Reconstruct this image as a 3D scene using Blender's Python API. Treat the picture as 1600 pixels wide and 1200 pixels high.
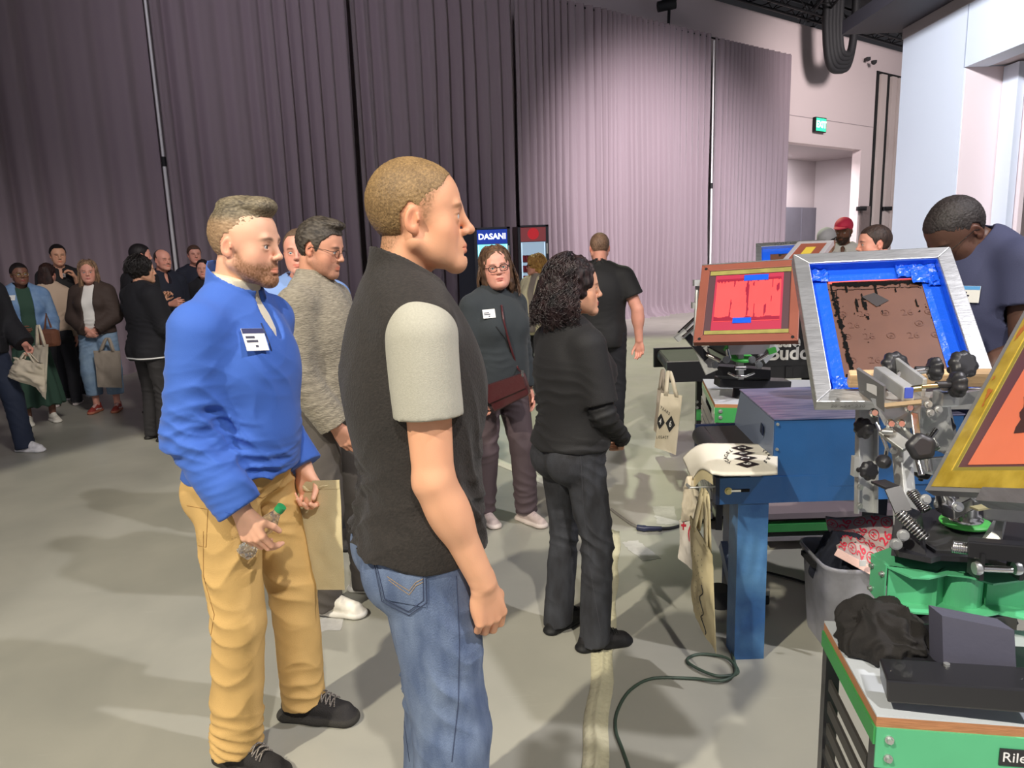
import bpy, bmesh, math, random, time
import numpy as np
from mathutils import Vector, Matrix
for _o in list(bpy.data.objects): bpy.data.objects.remove(_o)
SC = bpy.context.scene
COL = SC.collection
PI = math.pi
# ------------------------------------------------------------------ camera
F_PX = 1110.0; CAM_H = 1.6
ROLL = math.radians(1.9185); PITCH = math.radians(10.324)
_c, _s = math.cos(PITCH), math.sin(PITCH); _cr, _sr = math.cos(ROLL), math.sin(ROLL)
FWD = np.array([0, _c, -_s]); _U0 = np.array([0, _s, _c]); _R0 = np.array([1.0, 0, 0])
RGT = _R0*_cr - _U0*_sr
UPV = _U0*_cr + _R0*_sr
cam_d = bpy.data.cameras.new('camera'); cam_d.sensor_width = 36.0; cam_d.lens = F_PX/1600*36.0
cam_d.clip_start = 0.05; cam_d.clip_end = 200
cam = bpy.data.objects.new('camera', cam_d); COL.objects.link(cam)
cam.matrix_world = Matrix(((RGT[0], UPV[0], -FWD[0], 0), (RGT[1], UPV[1], -FWD[1], 0), (RGT[2], UPV[2], -FWD[2], CAM_H), (0, 0, 0, 1)))
SC.camera = cam
def _ray(px, py): return FWD + RGT*(px-800)/F_PX - UPV*(py-600)/F_PX
def PX(px, py, Y):
    "world point seen at a photo position, at distance Y in front of the camera"
    r = _ray(px, py); p = np.array([0, 0, CAM_H]) + r*Y/r[1]; return Vector(p)
def GX(px, py, h=0.0):
    "world point of height h seen at a photo position"
    r = _ray(px, py); return Vector(np.array([0, 0, CAM_H]) + r*(h-CAM_H)/r[2])
# ------------------------------------------------------------------ world and exposure
SC.view_settings.view_transform = 'Standard'; SC.view_settings.look = 'None'
SC.view_settings.gamma = 1.0; SC.view_settings.use_curve_mapping = False
SC.view_settings.exposure = 0.25
W = bpy.data.worlds.new('hall_air'); SC.world = W; W.use_nodes = True
W.node_tree.nodes['Background'].inputs[0].default_value = (0.80, 0.78, 0.86, 1)
W.node_tree.nodes['Background'].inputs[1].default_value = 0.40
# ------------------------------------------------------------------ lights of the hall and an added crowd fill
def spot(name, loc, target, power, size_deg, color, blend=0.25, radius=0.12):
    d = bpy.data.lights.new(name, 'SPOT'); d.energy = power; d.spot_size = math.radians(size_deg); d.spot_blend = blend
    d.color = color; d.shadow_soft_size = radius
    o = bpy.data.objects.new(name, d); COL.objects.link(o); o.location = loc
    o.rotation_euler = (Vector(target)-Vector(loc)).to_track_quat('-Z', 'Y').to_euler(); return o
def area(name, loc, target, power, sx, sy, color):
    d = bpy.data.lights.new(name, 'AREA'); d.energy = power; d.shape = 'RECTANGLE'; d.size = sx; d.size_y = sy; d.color = color
    o = bpy.data.objects.new(name, d); COL.objects.link(o); o.location = loc
    o.rotation_euler = (Vector(target)-Vector(loc)).to_track_quat('-Z', 'Y').to_euler(); return o
spot('stage_spot_left', (-4.2, -2.6, 7.2), (-1.0, 2.8, 0.0), 2450, 46, (1.0, 0.92, 0.76), 0.06)
spot('stage_spot_front', (1.2, -4.2, 7.4), (1.7, 2.7, 0.2), 1650, 46, (1.0, 0.94, 0.86), 0.12)
spot('stage_spot_right', (5.1, 0.4, 7.3), (0.4, 2.9, 0.0), 1350, 42, (0.98, 0.95, 1.0), 0.12)
spot('stage_spot_back', (2.2, 13.5, 7.6), (2.3, 9.6, 0), 1900, 58, (0.92, 1.0, 0.66), 0.5)
spot('curtain_spot', (4.8, 8.5, 7.5), (4.2, 18.2, 1.2), 6800, 58, (1.0, 0.92, 0.94), 0.9, 0.4)
spot('curtain_wash', (-2.5, 5.0, 7.6), (-1.5, 13.5, 3.5), 560, 90, (0.92, 0.86, 1.0), 1.0, 0.5)
spot('wall_wash', (12.0, 14.5, 7.9), (11.2, 24.0, 4.6), 3600, 84, (1.0, 0.90, 0.89), 0.8, 1.2)
spot('crowd_fill', (0.5, 1.5, 6.4), (-4.4, 7.8, 1.3), 1500, 34, (1.0, 0.93, 0.88), 1.0, 0.8)  # added fill to brighten the crowd's faces, not a lamp of the hall
spot('block_wash', (2.2, 8.0, 7.4), (8.7, 14.0, 3.0), 5200, 64, (0.92, 0.95, 1.0), 0.8, 0.4)
# ------------------------------------------------------------------ materials
def newmat(name):
    m = bpy.data.materials.new(name); m.use_nodes = True; nt = m.node_tree
    return m, nt, nt.nodes['Principled BSDF']
def N(nt, t, **kw):
    n = nt.nodes.new(t)
    for k, v in kw.items(): setattr(n, k, v)
    return n
def rgb(c): return (c[0], c[1], c[2], 1.0)
_MC = {}
def mat(name, col, rough=0.6, metal=0.0, bump=0.0, scale=60.0, var=0.0, spec=0.5, stretch=None, sheen=0.0, trans=0.0, emit=0.0, coat=0.0, vscale=None, col2=None):
    "surface colour with optional blotchy variation and bump, object coordinates"
    if name in _MC: return _MC[name]
    m, nt, b = newmat(name)
    b.inputs['Base Color'].default_value = rgb(col); b.inputs['Roughness'].default_value = rough; b.inputs['Metallic'].default_value = metal
    b.inputs['Specular IOR Level'].default_value = spec
    if sheen: b.inputs['Sheen Weight'].default_value = sheen
    if coat: b.inputs['Coat Weight'].default_value = coat
    if trans: b.inputs['Transmission Weight'].default_value = trans
    if emit:
        b.inputs['Emission Color'].default_value = rgb(col); b.inputs['Emission Strength'].default_value = emit
    if bump or var or col2:
        tc = N(nt, 'ShaderNodeTexCoord'); mp = N(nt, 'ShaderNodeMapping'); nt.links.new(tc.outputs['Object'], mp.inputs['Vector'])
        if stretch: mp.inputs['Scale'].default_value = stretch
        if bump:
            no = N(nt, 'ShaderNodeTexNoise'); no.inputs['Scale'].default_value = scale; no.inputs['Detail'].default_value = 4
            nt.links.new(mp.outputs[0], no.inputs['Vector'])
            bm = N(nt, 'ShaderNodeBump'); bm.inputs['Strength'].default_value = bump; bm.inputs['Distance'].default_value = 0.01
            nt.links.new(no.outputs['Fac'], bm.inputs['Height']); nt.links.new(bm.outputs[0], b.inputs['Normal'])
        if var or col2:
            n2 = N(nt, 'ShaderNodeTexNoise'); n2.inputs['Scale'].default_value = vscale or scale; n2.inputs['Detail'].default_value = 5
            nt.links.new(mp.outputs[0], n2.inputs['Vector'])
            cr = N(nt, 'ShaderNodeValToRGB'); cr.color_ramp.elements[0].position = 0.35; cr.color_ramp.elements[1].position = 0.68
            cr.color_ramp.elements[0].color = rgb([max(0, x*(1-var)) for x in col])
            cr.color_ramp.elements[1].color = rgb(col2 or [min(1, x*(1+var)) for x in col])
            nt.links.new(n2.outputs['Fac'], cr.inputs[0]); nt.links.new(cr.outputs[0], b.inputs['Base Color'])
    _MC[name] = m; return m
def attr_mat(name, rough=0.5, bump=0.1, scale=300.0, sub=0.0, sheen=0.0, spec=0.4, stretch=None, metal=0.0):
    "colour from the mesh's own colour attribute"
    if name in _MC: return _MC[name]
    m, nt, b = newmat(name)
    a = N(nt, 'ShaderNodeAttribute'); a.attribute_name = 'Col'; nt.links.new(a.outputs['Color'], b.inputs['Base Color'])
    b.inputs['Roughness'].default_value = rough; b.inputs['Specular IOR Level'].default_value = spec; b.inputs['Metallic'].default_value = metal
    if sub: b.inputs['Subsurface Weight'].default_value = sub; b.inputs['Subsurface Scale'].default_value = 0.01; b.inputs['Subsurface Radius'].default_value = (1, .35, .2)
    if sheen: b.inputs['Sheen Weight'].default_value = sheen
    tc = N(nt, 'ShaderNodeTexCoord'); mp = N(nt, 'ShaderNodeMapping'); nt.links.new(tc.outputs['Object'], mp.inputs['Vector'])
    if stretch: mp.inputs['Scale'].default_value = stretch
    no = N(nt, 'ShaderNodeTexNoise'); no.inputs['Scale'].default_value = scale; nt.links.new(mp.outputs[0], no.inputs['Vector'])
    bm = N(nt, 'ShaderNodeBump'); bm.inputs['Strength'].default_value = bump; bm.inputs['Distance'].default_value = 0.003
    nt.links.new(no.outputs['Fac'], bm.inputs['Height']); nt.links.new(bm.outputs[0], b.inputs['Normal'])
    _MC[name] = m; return m
# ------------------------------------------------------------------ objects
def thing(name, label, cat, loc=(0, 0, 0), rotz=0.0, group=None):
    o = bpy.data.objects.new(name, None); o.empty_display_size = 0.1; COL.objects.link(o)
    o.location = loc; o.rotation_euler = (0, 0, rotz); return tag(o, label, cat, group)
def tag(o, label, cat, group=None):
    o['label'] = label; o['category'] = cat
    if group: o['group'] = group
    return o
def struct(o): o['kind'] = 'structure'; return o
class MB:
    "collects shapes in world (or local) coordinates; build() links them as one mesh object"
    def __init__(s): s.v = []; s.f = []; s.sm = []
    def add(s, vs, fs, smooth=False):
        n = len(s.v); s.v += [tuple(v) for v in vs]; s.f += [tuple(i+n for i in f) for f in fs]; s.sm += [smooth]*len(fs); return s
    def hexa(s, p):   # 8 corners: bottom 0-3 ring, top 4-7 ring
        return s.add(p, [(3, 2, 1, 0), (4, 5, 6, 7), (0, 1, 5, 4), (1, 2, 6, 5), (2, 3, 7, 6), (3, 0, 4, 7)])
    def box(s, lo, hi):
        (a, b, c), (d, e, f) = lo, hi
        return s.hexa([(a, b, c), (d, b, c), (d, e, c), (a, e, c), (a, b, f), (d, b, f), (d, e, f), (a, e, f)])
    def obox(s, c, half, M=None, bev=0.0):
        M = M or Matrix.Identity(3); c = Vector(c); hx, hy, hz = half
        if bev <= 0:
            return s.hexa([c + M @ Vector((x*hx, y*hy, z*hz)) for z in (-1, 1) for x, y in ((-1, -1), (1, -1), (1, 1), (-1, 1))])
        bm = bmesh.new(); bmesh.ops.create_cube(bm, size=2)
        for v in bm.verts: v.co = Vector((v.co.x*hx, v.co.y*hy, v.co.z*hz))
        bmesh.ops.bevel(bm, geom=list(bm.edges), offset=min(bev, .49*2*min(half)), segments=2, affect='EDGES', profile=0.6)
        bm.verts.index_update()
        s.add([c + M @ v.co for v in bm.verts], [[v.index for v in f.verts] for f in bm.faces]); bm.free(); return s
    def bar(s, a, b, w, h, up=(0, 0, 1), bev=0.0):
        "box beam from a to b, w across, h along up"
        a, b = Vector(a), Vector(b); d = b-a; L = d.length; y = d.normalized(); x = y.cross(Vector(up))
        if x.length < 1e-4: x = y.cross(Vector((1, 0, 0)))
        x.normalize(); z = x.cross(y)
        M = Matrix((x, y, z)).transposed()
        return s.obox((a+b)/2, (w/2, L/2, h/2), M, bev)
    def tube(s, pts, r, n=8, cap=True, closed=False):
        pts = [Vector(p) for p in pts]; m = len(pts); rs = r if hasattr(r, '__len__') else [r]*m
        t0 = (pts[1]-pts[0]).normalized(); u = t0.cross(Vector((0.31, 0.2, 1)));
        if u.length < 1e-3: u = t0.cross(Vector((1, 0, 0)))
        u.normalize(); vs = []; fs = []
        for i, p in enumerate(pts):
            if closed: t = (pts[(i+1) % m]-pts[i-1]).normalized()
            else: t = (pts[min(i+1, m-1)]-pts[max(i-1, 0)]).normalized()
            u = (u - t*u.dot(t)).normalized(); w = t.cross(u)
            for k in range(n):
                a = 2*PI*k/n; vs.append(p + (u*math.cos(a)+w*math.sin(a))*rs[i])
        for i in range(m if closed else m-1):
            j = (i+1) % m
            for k in range(n):
                k2 = (k+1) % n; fs.append((i*n+k, i*n+k2, j*n+k2, j*n+k))
        s.add(vs, fs, True)
        if cap and not closed: s.add(vs[:n], [tuple(range(n-1, -1, -1))]); s.add(vs[-n:], [tuple(range(n))])
        return s
    def cyl(s, a, b, r, r2=None, n=20): return s.tube([a, b], [r, r if r2 is None else r2], n)
    def lathe(s, o, ax, prof, n=24):
        "profile of (distance along axis, radius)"
        o = Vector(o); ax = Vector(ax).normalized()
        u = ax.cross(Vector((0.3, 0.5, 0.8))).normalized(); w = ax.cross(u); vs = []; fs = []
        for t, r in prof:
            for k in range(n):
                a = 2*PI*k/n; vs.append(o+ax*t+(u*math.cos(a)+w*math.sin(a))*max(r, 1e-4))
        for i in range(len(prof)-1):
            for k in range(n):
                k2 = (k+1) % n; fs.append((i*n+k, i*n+k2, (i+1)*n+k2, (i+1)*n+k))
        s.add(vs, fs, True); s.add(vs[:n], [tuple(range(n-1, -1, -1))]); s.add(vs[-n:], [tuple(range(n))]); return s
    def prism(s, poly, d):
        "extrude a 3d polygon by vector d"
        poly = [Vector(p) for p in poly]; d = Vector(d); n = len(poly)
        return s.add(poly+[p+d for p in poly], [tuple(range(n-1, -1, -1)), tuple(range(n, 2*n))]+[(i, (i+1) % n, (i+1) % n+n, i+n) for i in range(n)])
    def grid(s, rows, thick=None, smooth=True):
        "sheet through rows of points; thick = vector for thickness"
        n, m = len(rows), len(rows[0]); vs = [Vector(p) for r in rows for p in r]
        fs = [(i*m+j, i*m+j+1, (i+1)*m+j+1, (i+1)*m+j) for i in range(n-1) for j in range(m-1)]
        if thick is None: return s.add(vs, fs, smooth)
        t = Vector(thick); k = n*m
        ring = [j for j in range(m)]+[i*m+m-1 for i in range(1, n)]+[(n-1)*m+j for j in range(m-2, -1, -1)]+[i*m for i in range(n-2, 0, -1)]
        s.add(vs+[v+t for v in vs], fs+[tuple(x+k for x in f[::-1]) for f in fs]+[(ring[i-1], ring[i], ring[i]+k, ring[i-1]+k) for i in range(len(ring))], smooth)
        return s
    def build(s, name, m, parent=None, loc=None, fix=True, local=False):
        me = bpy.data.meshes.new(name); me.from_pydata(s.v, [], s.f)
        me.polygons.foreach_set('use_smooth', s.sm)
        if fix:
            bm = bmesh.new(); bm.from_mesh(me); bmesh.ops.recalc_face_normals(bm, faces=bm.faces); bm.to_mesh(me); bm.free()
        if m: me.materials.append(m)
        o = bpy.data.objects.new(name, me); COL.objects.link(o)
        if parent: o.parent = parent; o.matrix_parent_inverse = Matrix.Identity(4) if local else _inv(parent)
        if loc is not None: o.location = loc
        return o
def _inv(p):   # children are modelled in world coordinates: undo the empty's own placement
    M = Matrix.Identity(4); q = p
    while q is not None and q.type == 'EMPTY':
        M = (Matrix.LocRotScale(q.location, q.rotation_euler, q.scale)) @ M; q = q.parent
    return M.inverted()
def text(name, s, size, M, m, parent=None, extrude=0.0006, align='CENTER', bold=0.0, local=False):
    "flat lettering; M = 4x4 world matrix of its plane"
    c = bpy.data.curves.new(name, 'FONT'); c.body = s; c.size = size; c.extrude = extrude; c.align_x = align; c.align_y = 'CENTER'; c.offset = bold
    c.resolution_u = 3
    t = bpy.data.objects.new('tmp', c); COL.objects.link(t)
    dg = bpy.context.evaluated_depsgraph_get(); dg.update()
    me = bpy.data.meshes.new_from_object(t.evaluated_get(dg)); bpy.data.objects.remove(t)
    me.transform(M); me.materials.clear(); me.materials.append(m); me.name = name
    o = bpy.data.objects.new(name, me); COL.objects.link(o)
    if parent: o.parent = parent; o.matrix_parent_inverse = Matrix.Identity(4) if local else _inv(parent)
    return o
def frame4(o, x, y):
    "matrix with origin o, x axis along x, y axis near y"
    o, x, y = Vector(o), Vector(x).normalized(), Vector(y); z = x.cross(y).normalized(); y = z.cross(x)
    M = Matrix((x, y, z)).transposed().to_4x4(); M.translation = o; return M
# ------------------------------------------------------------------ smooth solid modelling (signed distances, meshed on a grid)
f32 = np.float32
def V3(*a): return np.array(a if len(a) == 3 else a[0], dtype=np.float64)
def rot(ax, deg):
    a = math.radians(deg); c, s = math.cos(a), math.sin(a)
    return {'x': np.array([[1, 0, 0], [0, c, -s], [0, s, c]]), 'y': np.array([[c, 0, s], [0, 1, 0], [-s, 0, c]]), 'z': np.array([[c, -s, 0], [s, c, 0], [0, 0, 1]])}[ax]
class Pr:
    "one primitive: E ellipsoid, C tapered capsule, B rounded box, H half space"
    __slots__ = ('t', 'c', 'r', 'R', 'a', 'b', 'ra', 'rb', 'fl', 'k', 'op', 'cuts', 'bc', 'br')
    def __init__(s, t, k=0.01, op='u', cuts=(), **kw):
        s.t = t; s.k = k; s.op = op; s.cuts = list(cuts); s.fl = None; s.R = np.eye(3)
        for n, v in kw.items(): setattr(s, n, v)
        s.bound()
    def bound(s):
        if s.t == 'E': s.bc = s.c; s.br = float(max(s.r))
        elif s.t == 'C': s.bc = (s.a+s.b)/2; s.br = float(np.linalg.norm(s.b-s.a)/2+max(s.ra, s.rb)*(max(1, s.fl[1]) if s.fl else 1))
        elif s.t == 'B': s.bc = s.c; s.br = float(np.linalg.norm(s.r)+s.ra)
        else: s.bc = V3(0, 0, 0); s.br = 1e3
    def moved(s, R, t, sc=1.0):
        q = Pr.__new__(Pr)
        for n in Pr.__slots__:
            try: setattr(q, n, getattr(s, n))
            except AttributeError: pass
        m = lambda p: R @ (np.asarray(p)*sc) + t
        if s.t in 'EB': q.c = m(s.c); q.r = np.asarray(s.r)*sc; q.R = R @ s.R
        if s.t == 'B': q.ra = s.ra*sc
        if s.t == 'C': q.a = m(s.a); q.b = m(s.b); q.ra = s.ra*sc; q.rb = s.rb*sc; q.fl = (R @ s.fl[0], s.fl[1]) if s.fl else None
        q.k = s.k*sc; q.cuts = [(m(p), R @ n) for p, n in s.cuts]; q.bound(); return q
    def ev(s, P):
        if s.t == 'E':
            q = (P-s.c.astype(f32)) @ s.R.astype(f32); r = np.asarray(s.r, f32)
            k0 = np.sqrt(((q/r)**2).sum(-1)); k1 = np.sqrt(((q/(r*r))**2).sum(-1))
            d = k0*(k0-1)/np.maximum(k1, 1e-6)
        elif s.t == 'C':
            ba = s.b-s.a; L2 = float(ba @ ba)+1e-12; q = P-s.a.astype(f32); h = np.clip(q @ (ba/L2).astype(f32), 0, 1)
            w = q-h[..., None]*ba.astype(f32)
            if s.fl:
                ax, f = s.fl; ax = ax.astype(f32); c = w @ ax; w2 = (w*w).sum(-1)-c*c+(c/f)**2; d = (np.sqrt(np.maximum(w2, 0))-(s.ra+h*(s.rb-s.ra)))*min(1, (1+f)/2)
            else: d = np.sqrt((w*w).sum(-1))-(s.ra+h*(s.rb-s.ra))
        elif s.t == 'B':
            q = np.abs((P-s.c.astype(f32)) @ s.R.astype(f32))-np.asarray(s.r, f32)
            d = np.sqrt((np.maximum(q, 0)**2).sum(-1))+np.minimum(q.max(-1), 0)-s.ra
        else: d = (P-s.c.astype(f32)) @ s.R.astype(f32)[:, 2]
        for p, n in s.cuts: d = np.maximum(d, (P-np.asarray(p, f32)) @ np.asarray(n, f32))
        return d
def E(c, r, k=.01, op='u', R=None, cuts=()): return Pr('E', k, op, cuts, c=V3(c), r=np.array([r]*3 if np.isscalar(r) else r, float), R=np.eye(3) if R is None else R)
def C(a, b, ra, rb=None, k=.01, op='u', fl=None, cuts=()): return Pr('C', k, op, cuts, a=V3(a), b=V3(b), ra=ra, rb=ra if rb is None else rb, fl=(V3(fl[0]), fl[1]) if fl else None)
def BX(c, r, ra=.01, k=.01, op='u', R=None, cuts=()): return Pr('B', k, op, cuts, c=V3(c), r=np.array(r, float), ra=ra, R=np.eye(3) if R is None else R)
def comb(d, e, k, op):
    if op == 'u':
        if k <= 0: return np.minimum(d, e)
        h = np.maximum(k-np.abs(d-e), 0)/k; return np.minimum(d, e)-h*h*k*.25
    if op == 's': e = -e
    if k <= 0: return np.maximum(d, e)
    h = np.maximum(k-np.abs(d-e), 0)/k; return np.maximum(d, e)+h*h*k*.25
def sdf_mesh(prims, vox, lo=None, hi=None, keep=None, funcs=()):
    "prims in order; keep=(inside, centre, radius) spheres to restrict cells; funcs(P,d)->d applied last"
    us = [p for p in prims if p.op == 'u']
    L = np.min([p.bc-p.br for p in us], 0)-2*vox; Hh = np.max([p.bc+p.br for p in us], 0)+2*vox
    if lo is not None: L = np.maximum(L, lo)
    if hi is not None: Hh = np.minimum(Hh, hi)
    n = 8; bs = n*vox; nb = np.maximum(np.ceil((Hh-L)/bs).astype(int), 1)
    g = np.stack(np.meshgrid(*[np.arange(k) for k in nb], indexing='ij'), -1).reshape(-1, 3)
    cen = (L+(g+.5)*bs)
    if keep:
        m = np.ones(len(g), bool)
        for ins, c, r in keep:
            dd = np.linalg.norm(cen-c, axis=1)
            m &= (dd < r+bs*.9) if ins else (dd > r-bs*.9)
        g, cen = g[m], cen[m]
    def evalp(P, cc, half):
        d = np.full(P.shape[:-1], .5, f32)
        for p in prims:
            if p.t == 'H': sel = slice(None)
            else:
                sel = np.nonzero(np.linalg.norm(cc-p.bc, axis=1) < p.br+half+p.k*1.5+.035)[0]
                if len(sel) == 0: continue
            e = p.ev(P[sel]).astype(f32); d[sel] = comb(d[sel], e, p.k, p.op)
        for fn in funcs: d = fn(P, d)
        return d
    half = bs*.87
    dc = evalp(cen[:, None, :].astype(f32), cen, half*1.6)[:, 0]
    m = np.abs(dc) < half*1.7+.020
    g, cen = g[m], cen[m]
    if len(g) == 0: return np.zeros((0, 3)), np.zeros((0, 4), int)
    t = np.arange(n+1); loc = np.stack(np.meshgrid(t, t, t, indexing='ij'), -1)
    D = np.empty((len(g), n+1, n+1, n+1), f32); CH = 1500
    for i in range(0, len(g), CH):
        gg = g[i:i+CH]; P = (L+((gg*n)[:, None, None, None, :]+loc)*vox).astype(f32)
        D[i:i+CH] = evalp(P.reshape(len(gg), -1, 3), cen[i:i+CH], half).reshape(-1, n+1, n+1, n+1)
    S = D < 0
    cell = lambda i, j, k: S[:, i:n+i, j:n+j, k:n+k]
    cnt = sum(cell(i, j, k).astype(np.int8) for i in (0, 1) for j in (0, 1) for k in (0, 1))
    act = (cnt > 0) & (cnt < 8); B, I, J, K = np.nonzero(act)
    acc = np.zeros((len(B), 3), f32); num = np.zeros(len(B), f32)
    crn = [(i, j, k) for i in (0, 1) for j in (0, 1) for k in (0, 1)]
    for a in crn:
        for ax in range(3):
            if a[ax]: continue
            b = list(a); b[ax] = 1
            da = D[B, I+a[0], J+a[1], K+a[2]]; db = D[B, I+b[0], J+b[1], K+b[2]]; x = (da < 0) != (db < 0)
            tt = np.where(x, da/np.where(x, da-db, 1), 0); p = np.tile(np.array(a, f32), (len(B), 1)); p[:, ax] = tt
            acc[x] += p[x]; num += x
    G = g[B]*n+np.stack([I, J, K], -1)
    Vv = L+(G+acc/num[:, None])*vox
    if keep:
        km = np.ones(len(Vv), bool)
        for ins, c, r in keep:
            dd = np.linalg.norm(Vv-c, axis=1); km &= (dd < r) if ins else (dd > r)
        Vv, G = Vv[km], G[km]
    dims = nb*n+2; key = (G[:, 0].astype(np.int64)*dims[1]+G[:, 1])*dims[2]+G[:, 2]
    od = np.argsort(key); ks = key[od]
    def look(Q):
        kk = (Q[:, 0].astype(np.int64)*dims[1]+Q[:, 1])*dims[2]+Q[:, 2]; p = np.searchsorted(ks, kk); p = np.minimum(p, len(ks)-1)
        return np.where(ks[p] == kk, od[p], -1)
    Fs = []
    for ax in range(3):
        s0 = S[:, :n, :n, :n]; s1 = [S[:, 1:, :n, :n], S[:, :n, 1:, :n], S[:, :n, :n, 1:]][ax]
        B2, I2, J2, K2 = np.nonzero(s0 != s1); flip = s0[B2, I2, J2, K2]
        Q = g[B2]*n+np.stack([I2, J2, K2], -1); u = np.zeros(3, int); v = np.zeros(3, int); u[(ax+1) % 3] = 1; v[(ax+2) % 3] = 1
        q = np.stack([look(Q-u-v), look(Q-v), look(Q), look(Q-u)], -1); ok = (q >= 0).all(1); q, fl = q[ok], flip[ok]
        q[~fl] = q[~fl][:, ::-1]; Fs.append(q)
    return Vv, np.concatenate(Fs)
def vnoise(P, s=1.0, seed=0):
    "smooth value noise in -1..1"
    P = np.asarray(P)*s+seed*17.13; i = np.floor(P).astype(np.int64); f = P-i; f = f*f*(3-2*f); out = 0
    for dx in (0, 1):
        for dy in (0, 1):
            for dz in (0, 1):
                h = (i[..., 0]+dx)*374761393+(i[..., 1]+dy)*668265263+(i[..., 2]+dz)*2147483647
                h = (h ^ (h >> 13))*1274126177; h = ((h ^ (h >> 16)) & 0xffff)/32767.5-1
                w = (f[..., 0] if dx else 1-f[..., 0])*(f[..., 1] if dy else 1-f[..., 1])*(f[..., 2] if dz else 1-f[..., 2]); out = out+w*h
    return out
def fbm(P, s=1.0, o=3, seed=0): return sum(vnoise(P, s*2**i, seed+i)*.5**i for i in range(o))
def vnormals(V, Fq):
    nrm = np.zeros_like(V); a, b, c, d = (V[Fq[:, i]] for i in range(4)); fn = np.cross(c-a, d-b)
    for i in range(4): np.add.at(nrm, Fq[:, i], fn)
    return nrm/np.maximum(np.linalg.norm(nrm, axis=1, keepdims=True), 1e-12)
def relax(V, Fq, it=1, w=.5):
    for _ in range(it):
        acc = np.zeros_like(V); n = np.zeros(len(V))
        for i in range(4):
            j = (i+1) % 4; np.add.at(acc, Fq[:, i], V[Fq[:, j]]); np.add.at(n, Fq[:, i], 1)
            np.add.at(acc, Fq[:, j], V[Fq[:, i]]); np.add.at(n, Fq[:, j], 1)
        V = V*(1-w)+w*acc/np.maximum(n, 1)[:, None]
    return V
def np_mesh(name, patches, m, parent=None, color=None, disp=None, smooth_it=1, loc=None):
    "patches = [(V,F),...] quads, one mesh object; disp(V,N)->scalar; color(V,N)->(n,3)"
    Vs, Fs, off = [], [], 0
    for V, Fq in patches:
        if len(V) == 0: continue
        if smooth_it: V = relax(V, Fq, smooth_it)
        if disp is not None: Nn = vnormals(V, Fq); dd = disp(V, Nn); V = V+(Nn*dd[:, None] if dd.ndim == 1 else dd)
        Vs.append(V); Fs.append(Fq+off); off += len(V)
    V = np.concatenate(Vs); Fq = np.concatenate(Fs)
    me = bpy.data.meshes.new(name); me.vertices.add(len(V)); me.vertices.foreach_set('co', V.astype(f32).ravel())
    me.loops.add(len(Fq)*4); me.loops.foreach_set('vertex_index', Fq.astype(np.int32).ravel())
    me.polygons.add(len(Fq)); me.polygons.foreach_set('loop_start', np.arange(0, len(Fq)*4, 4, dtype=np.int32))
    me.update(calc_edges=True); me.validate(); me.polygons.foreach_set('use_smooth', np.ones(len(me.polygons), bool))
    if color is not None:
        Nn = vnormals(V, Fq); cc = np.clip(color(V, Nn), 0, 1); ca = me.color_attributes.new('Col', 'FLOAT_COLOR', 'POINT')
        ca.data.foreach_set('color', np.concatenate([cc, np.ones((len(cc), 1))], 1).astype(f32).ravel())
    me.materials.append(m); o = bpy.data.objects.new(name, me); COL.objects.link(o)
    if parent: o.parent = parent
    if loc is not None: o.location = loc
    return o
# ------------------------------------------------------------------ people
def s8(r, g, b):
    "display colour 0..255 to linear"
    return tuple((x/12.92 if x <= .04045 else ((x+.055)/1.055)**2.4) for x in (r/255, g/255, b/255))
def nrm(v): v = np.array(v, float); return v/np.linalg.norm(v)
def poly_sd(Y, Z, pts):
    "signed distance to a polygon in two coordinates, negative inside"
    P = np.array(pts, float); d = np.full(Y.shape, 1e9); ins = np.zeros(Y.shape, bool); j = len(P)-1
    for i in range(len(P)):
        ey, ez = P[j]-P[i]; wy, wz = Y-P[i, 0], Z-P[i, 1]; h = np.clip((wy*ey+wz*ez)/(ey*ey+ez*ez), 0, 1)
        d = np.minimum(d, (wy-ey*h)**2+(wz-ez*h)**2)
        c = ((P[i, 1] > Z) != (P[j, 1] > Z)) & (Y < (P[j, 0]-P[i, 0])*(Z-P[i, 1])/(P[j, 1]-P[i, 1]+1e-12)+P[i, 0]); ins ^= c; j = i
    d = np.sqrt(d); return np.where(ins, -d, d)
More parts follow.
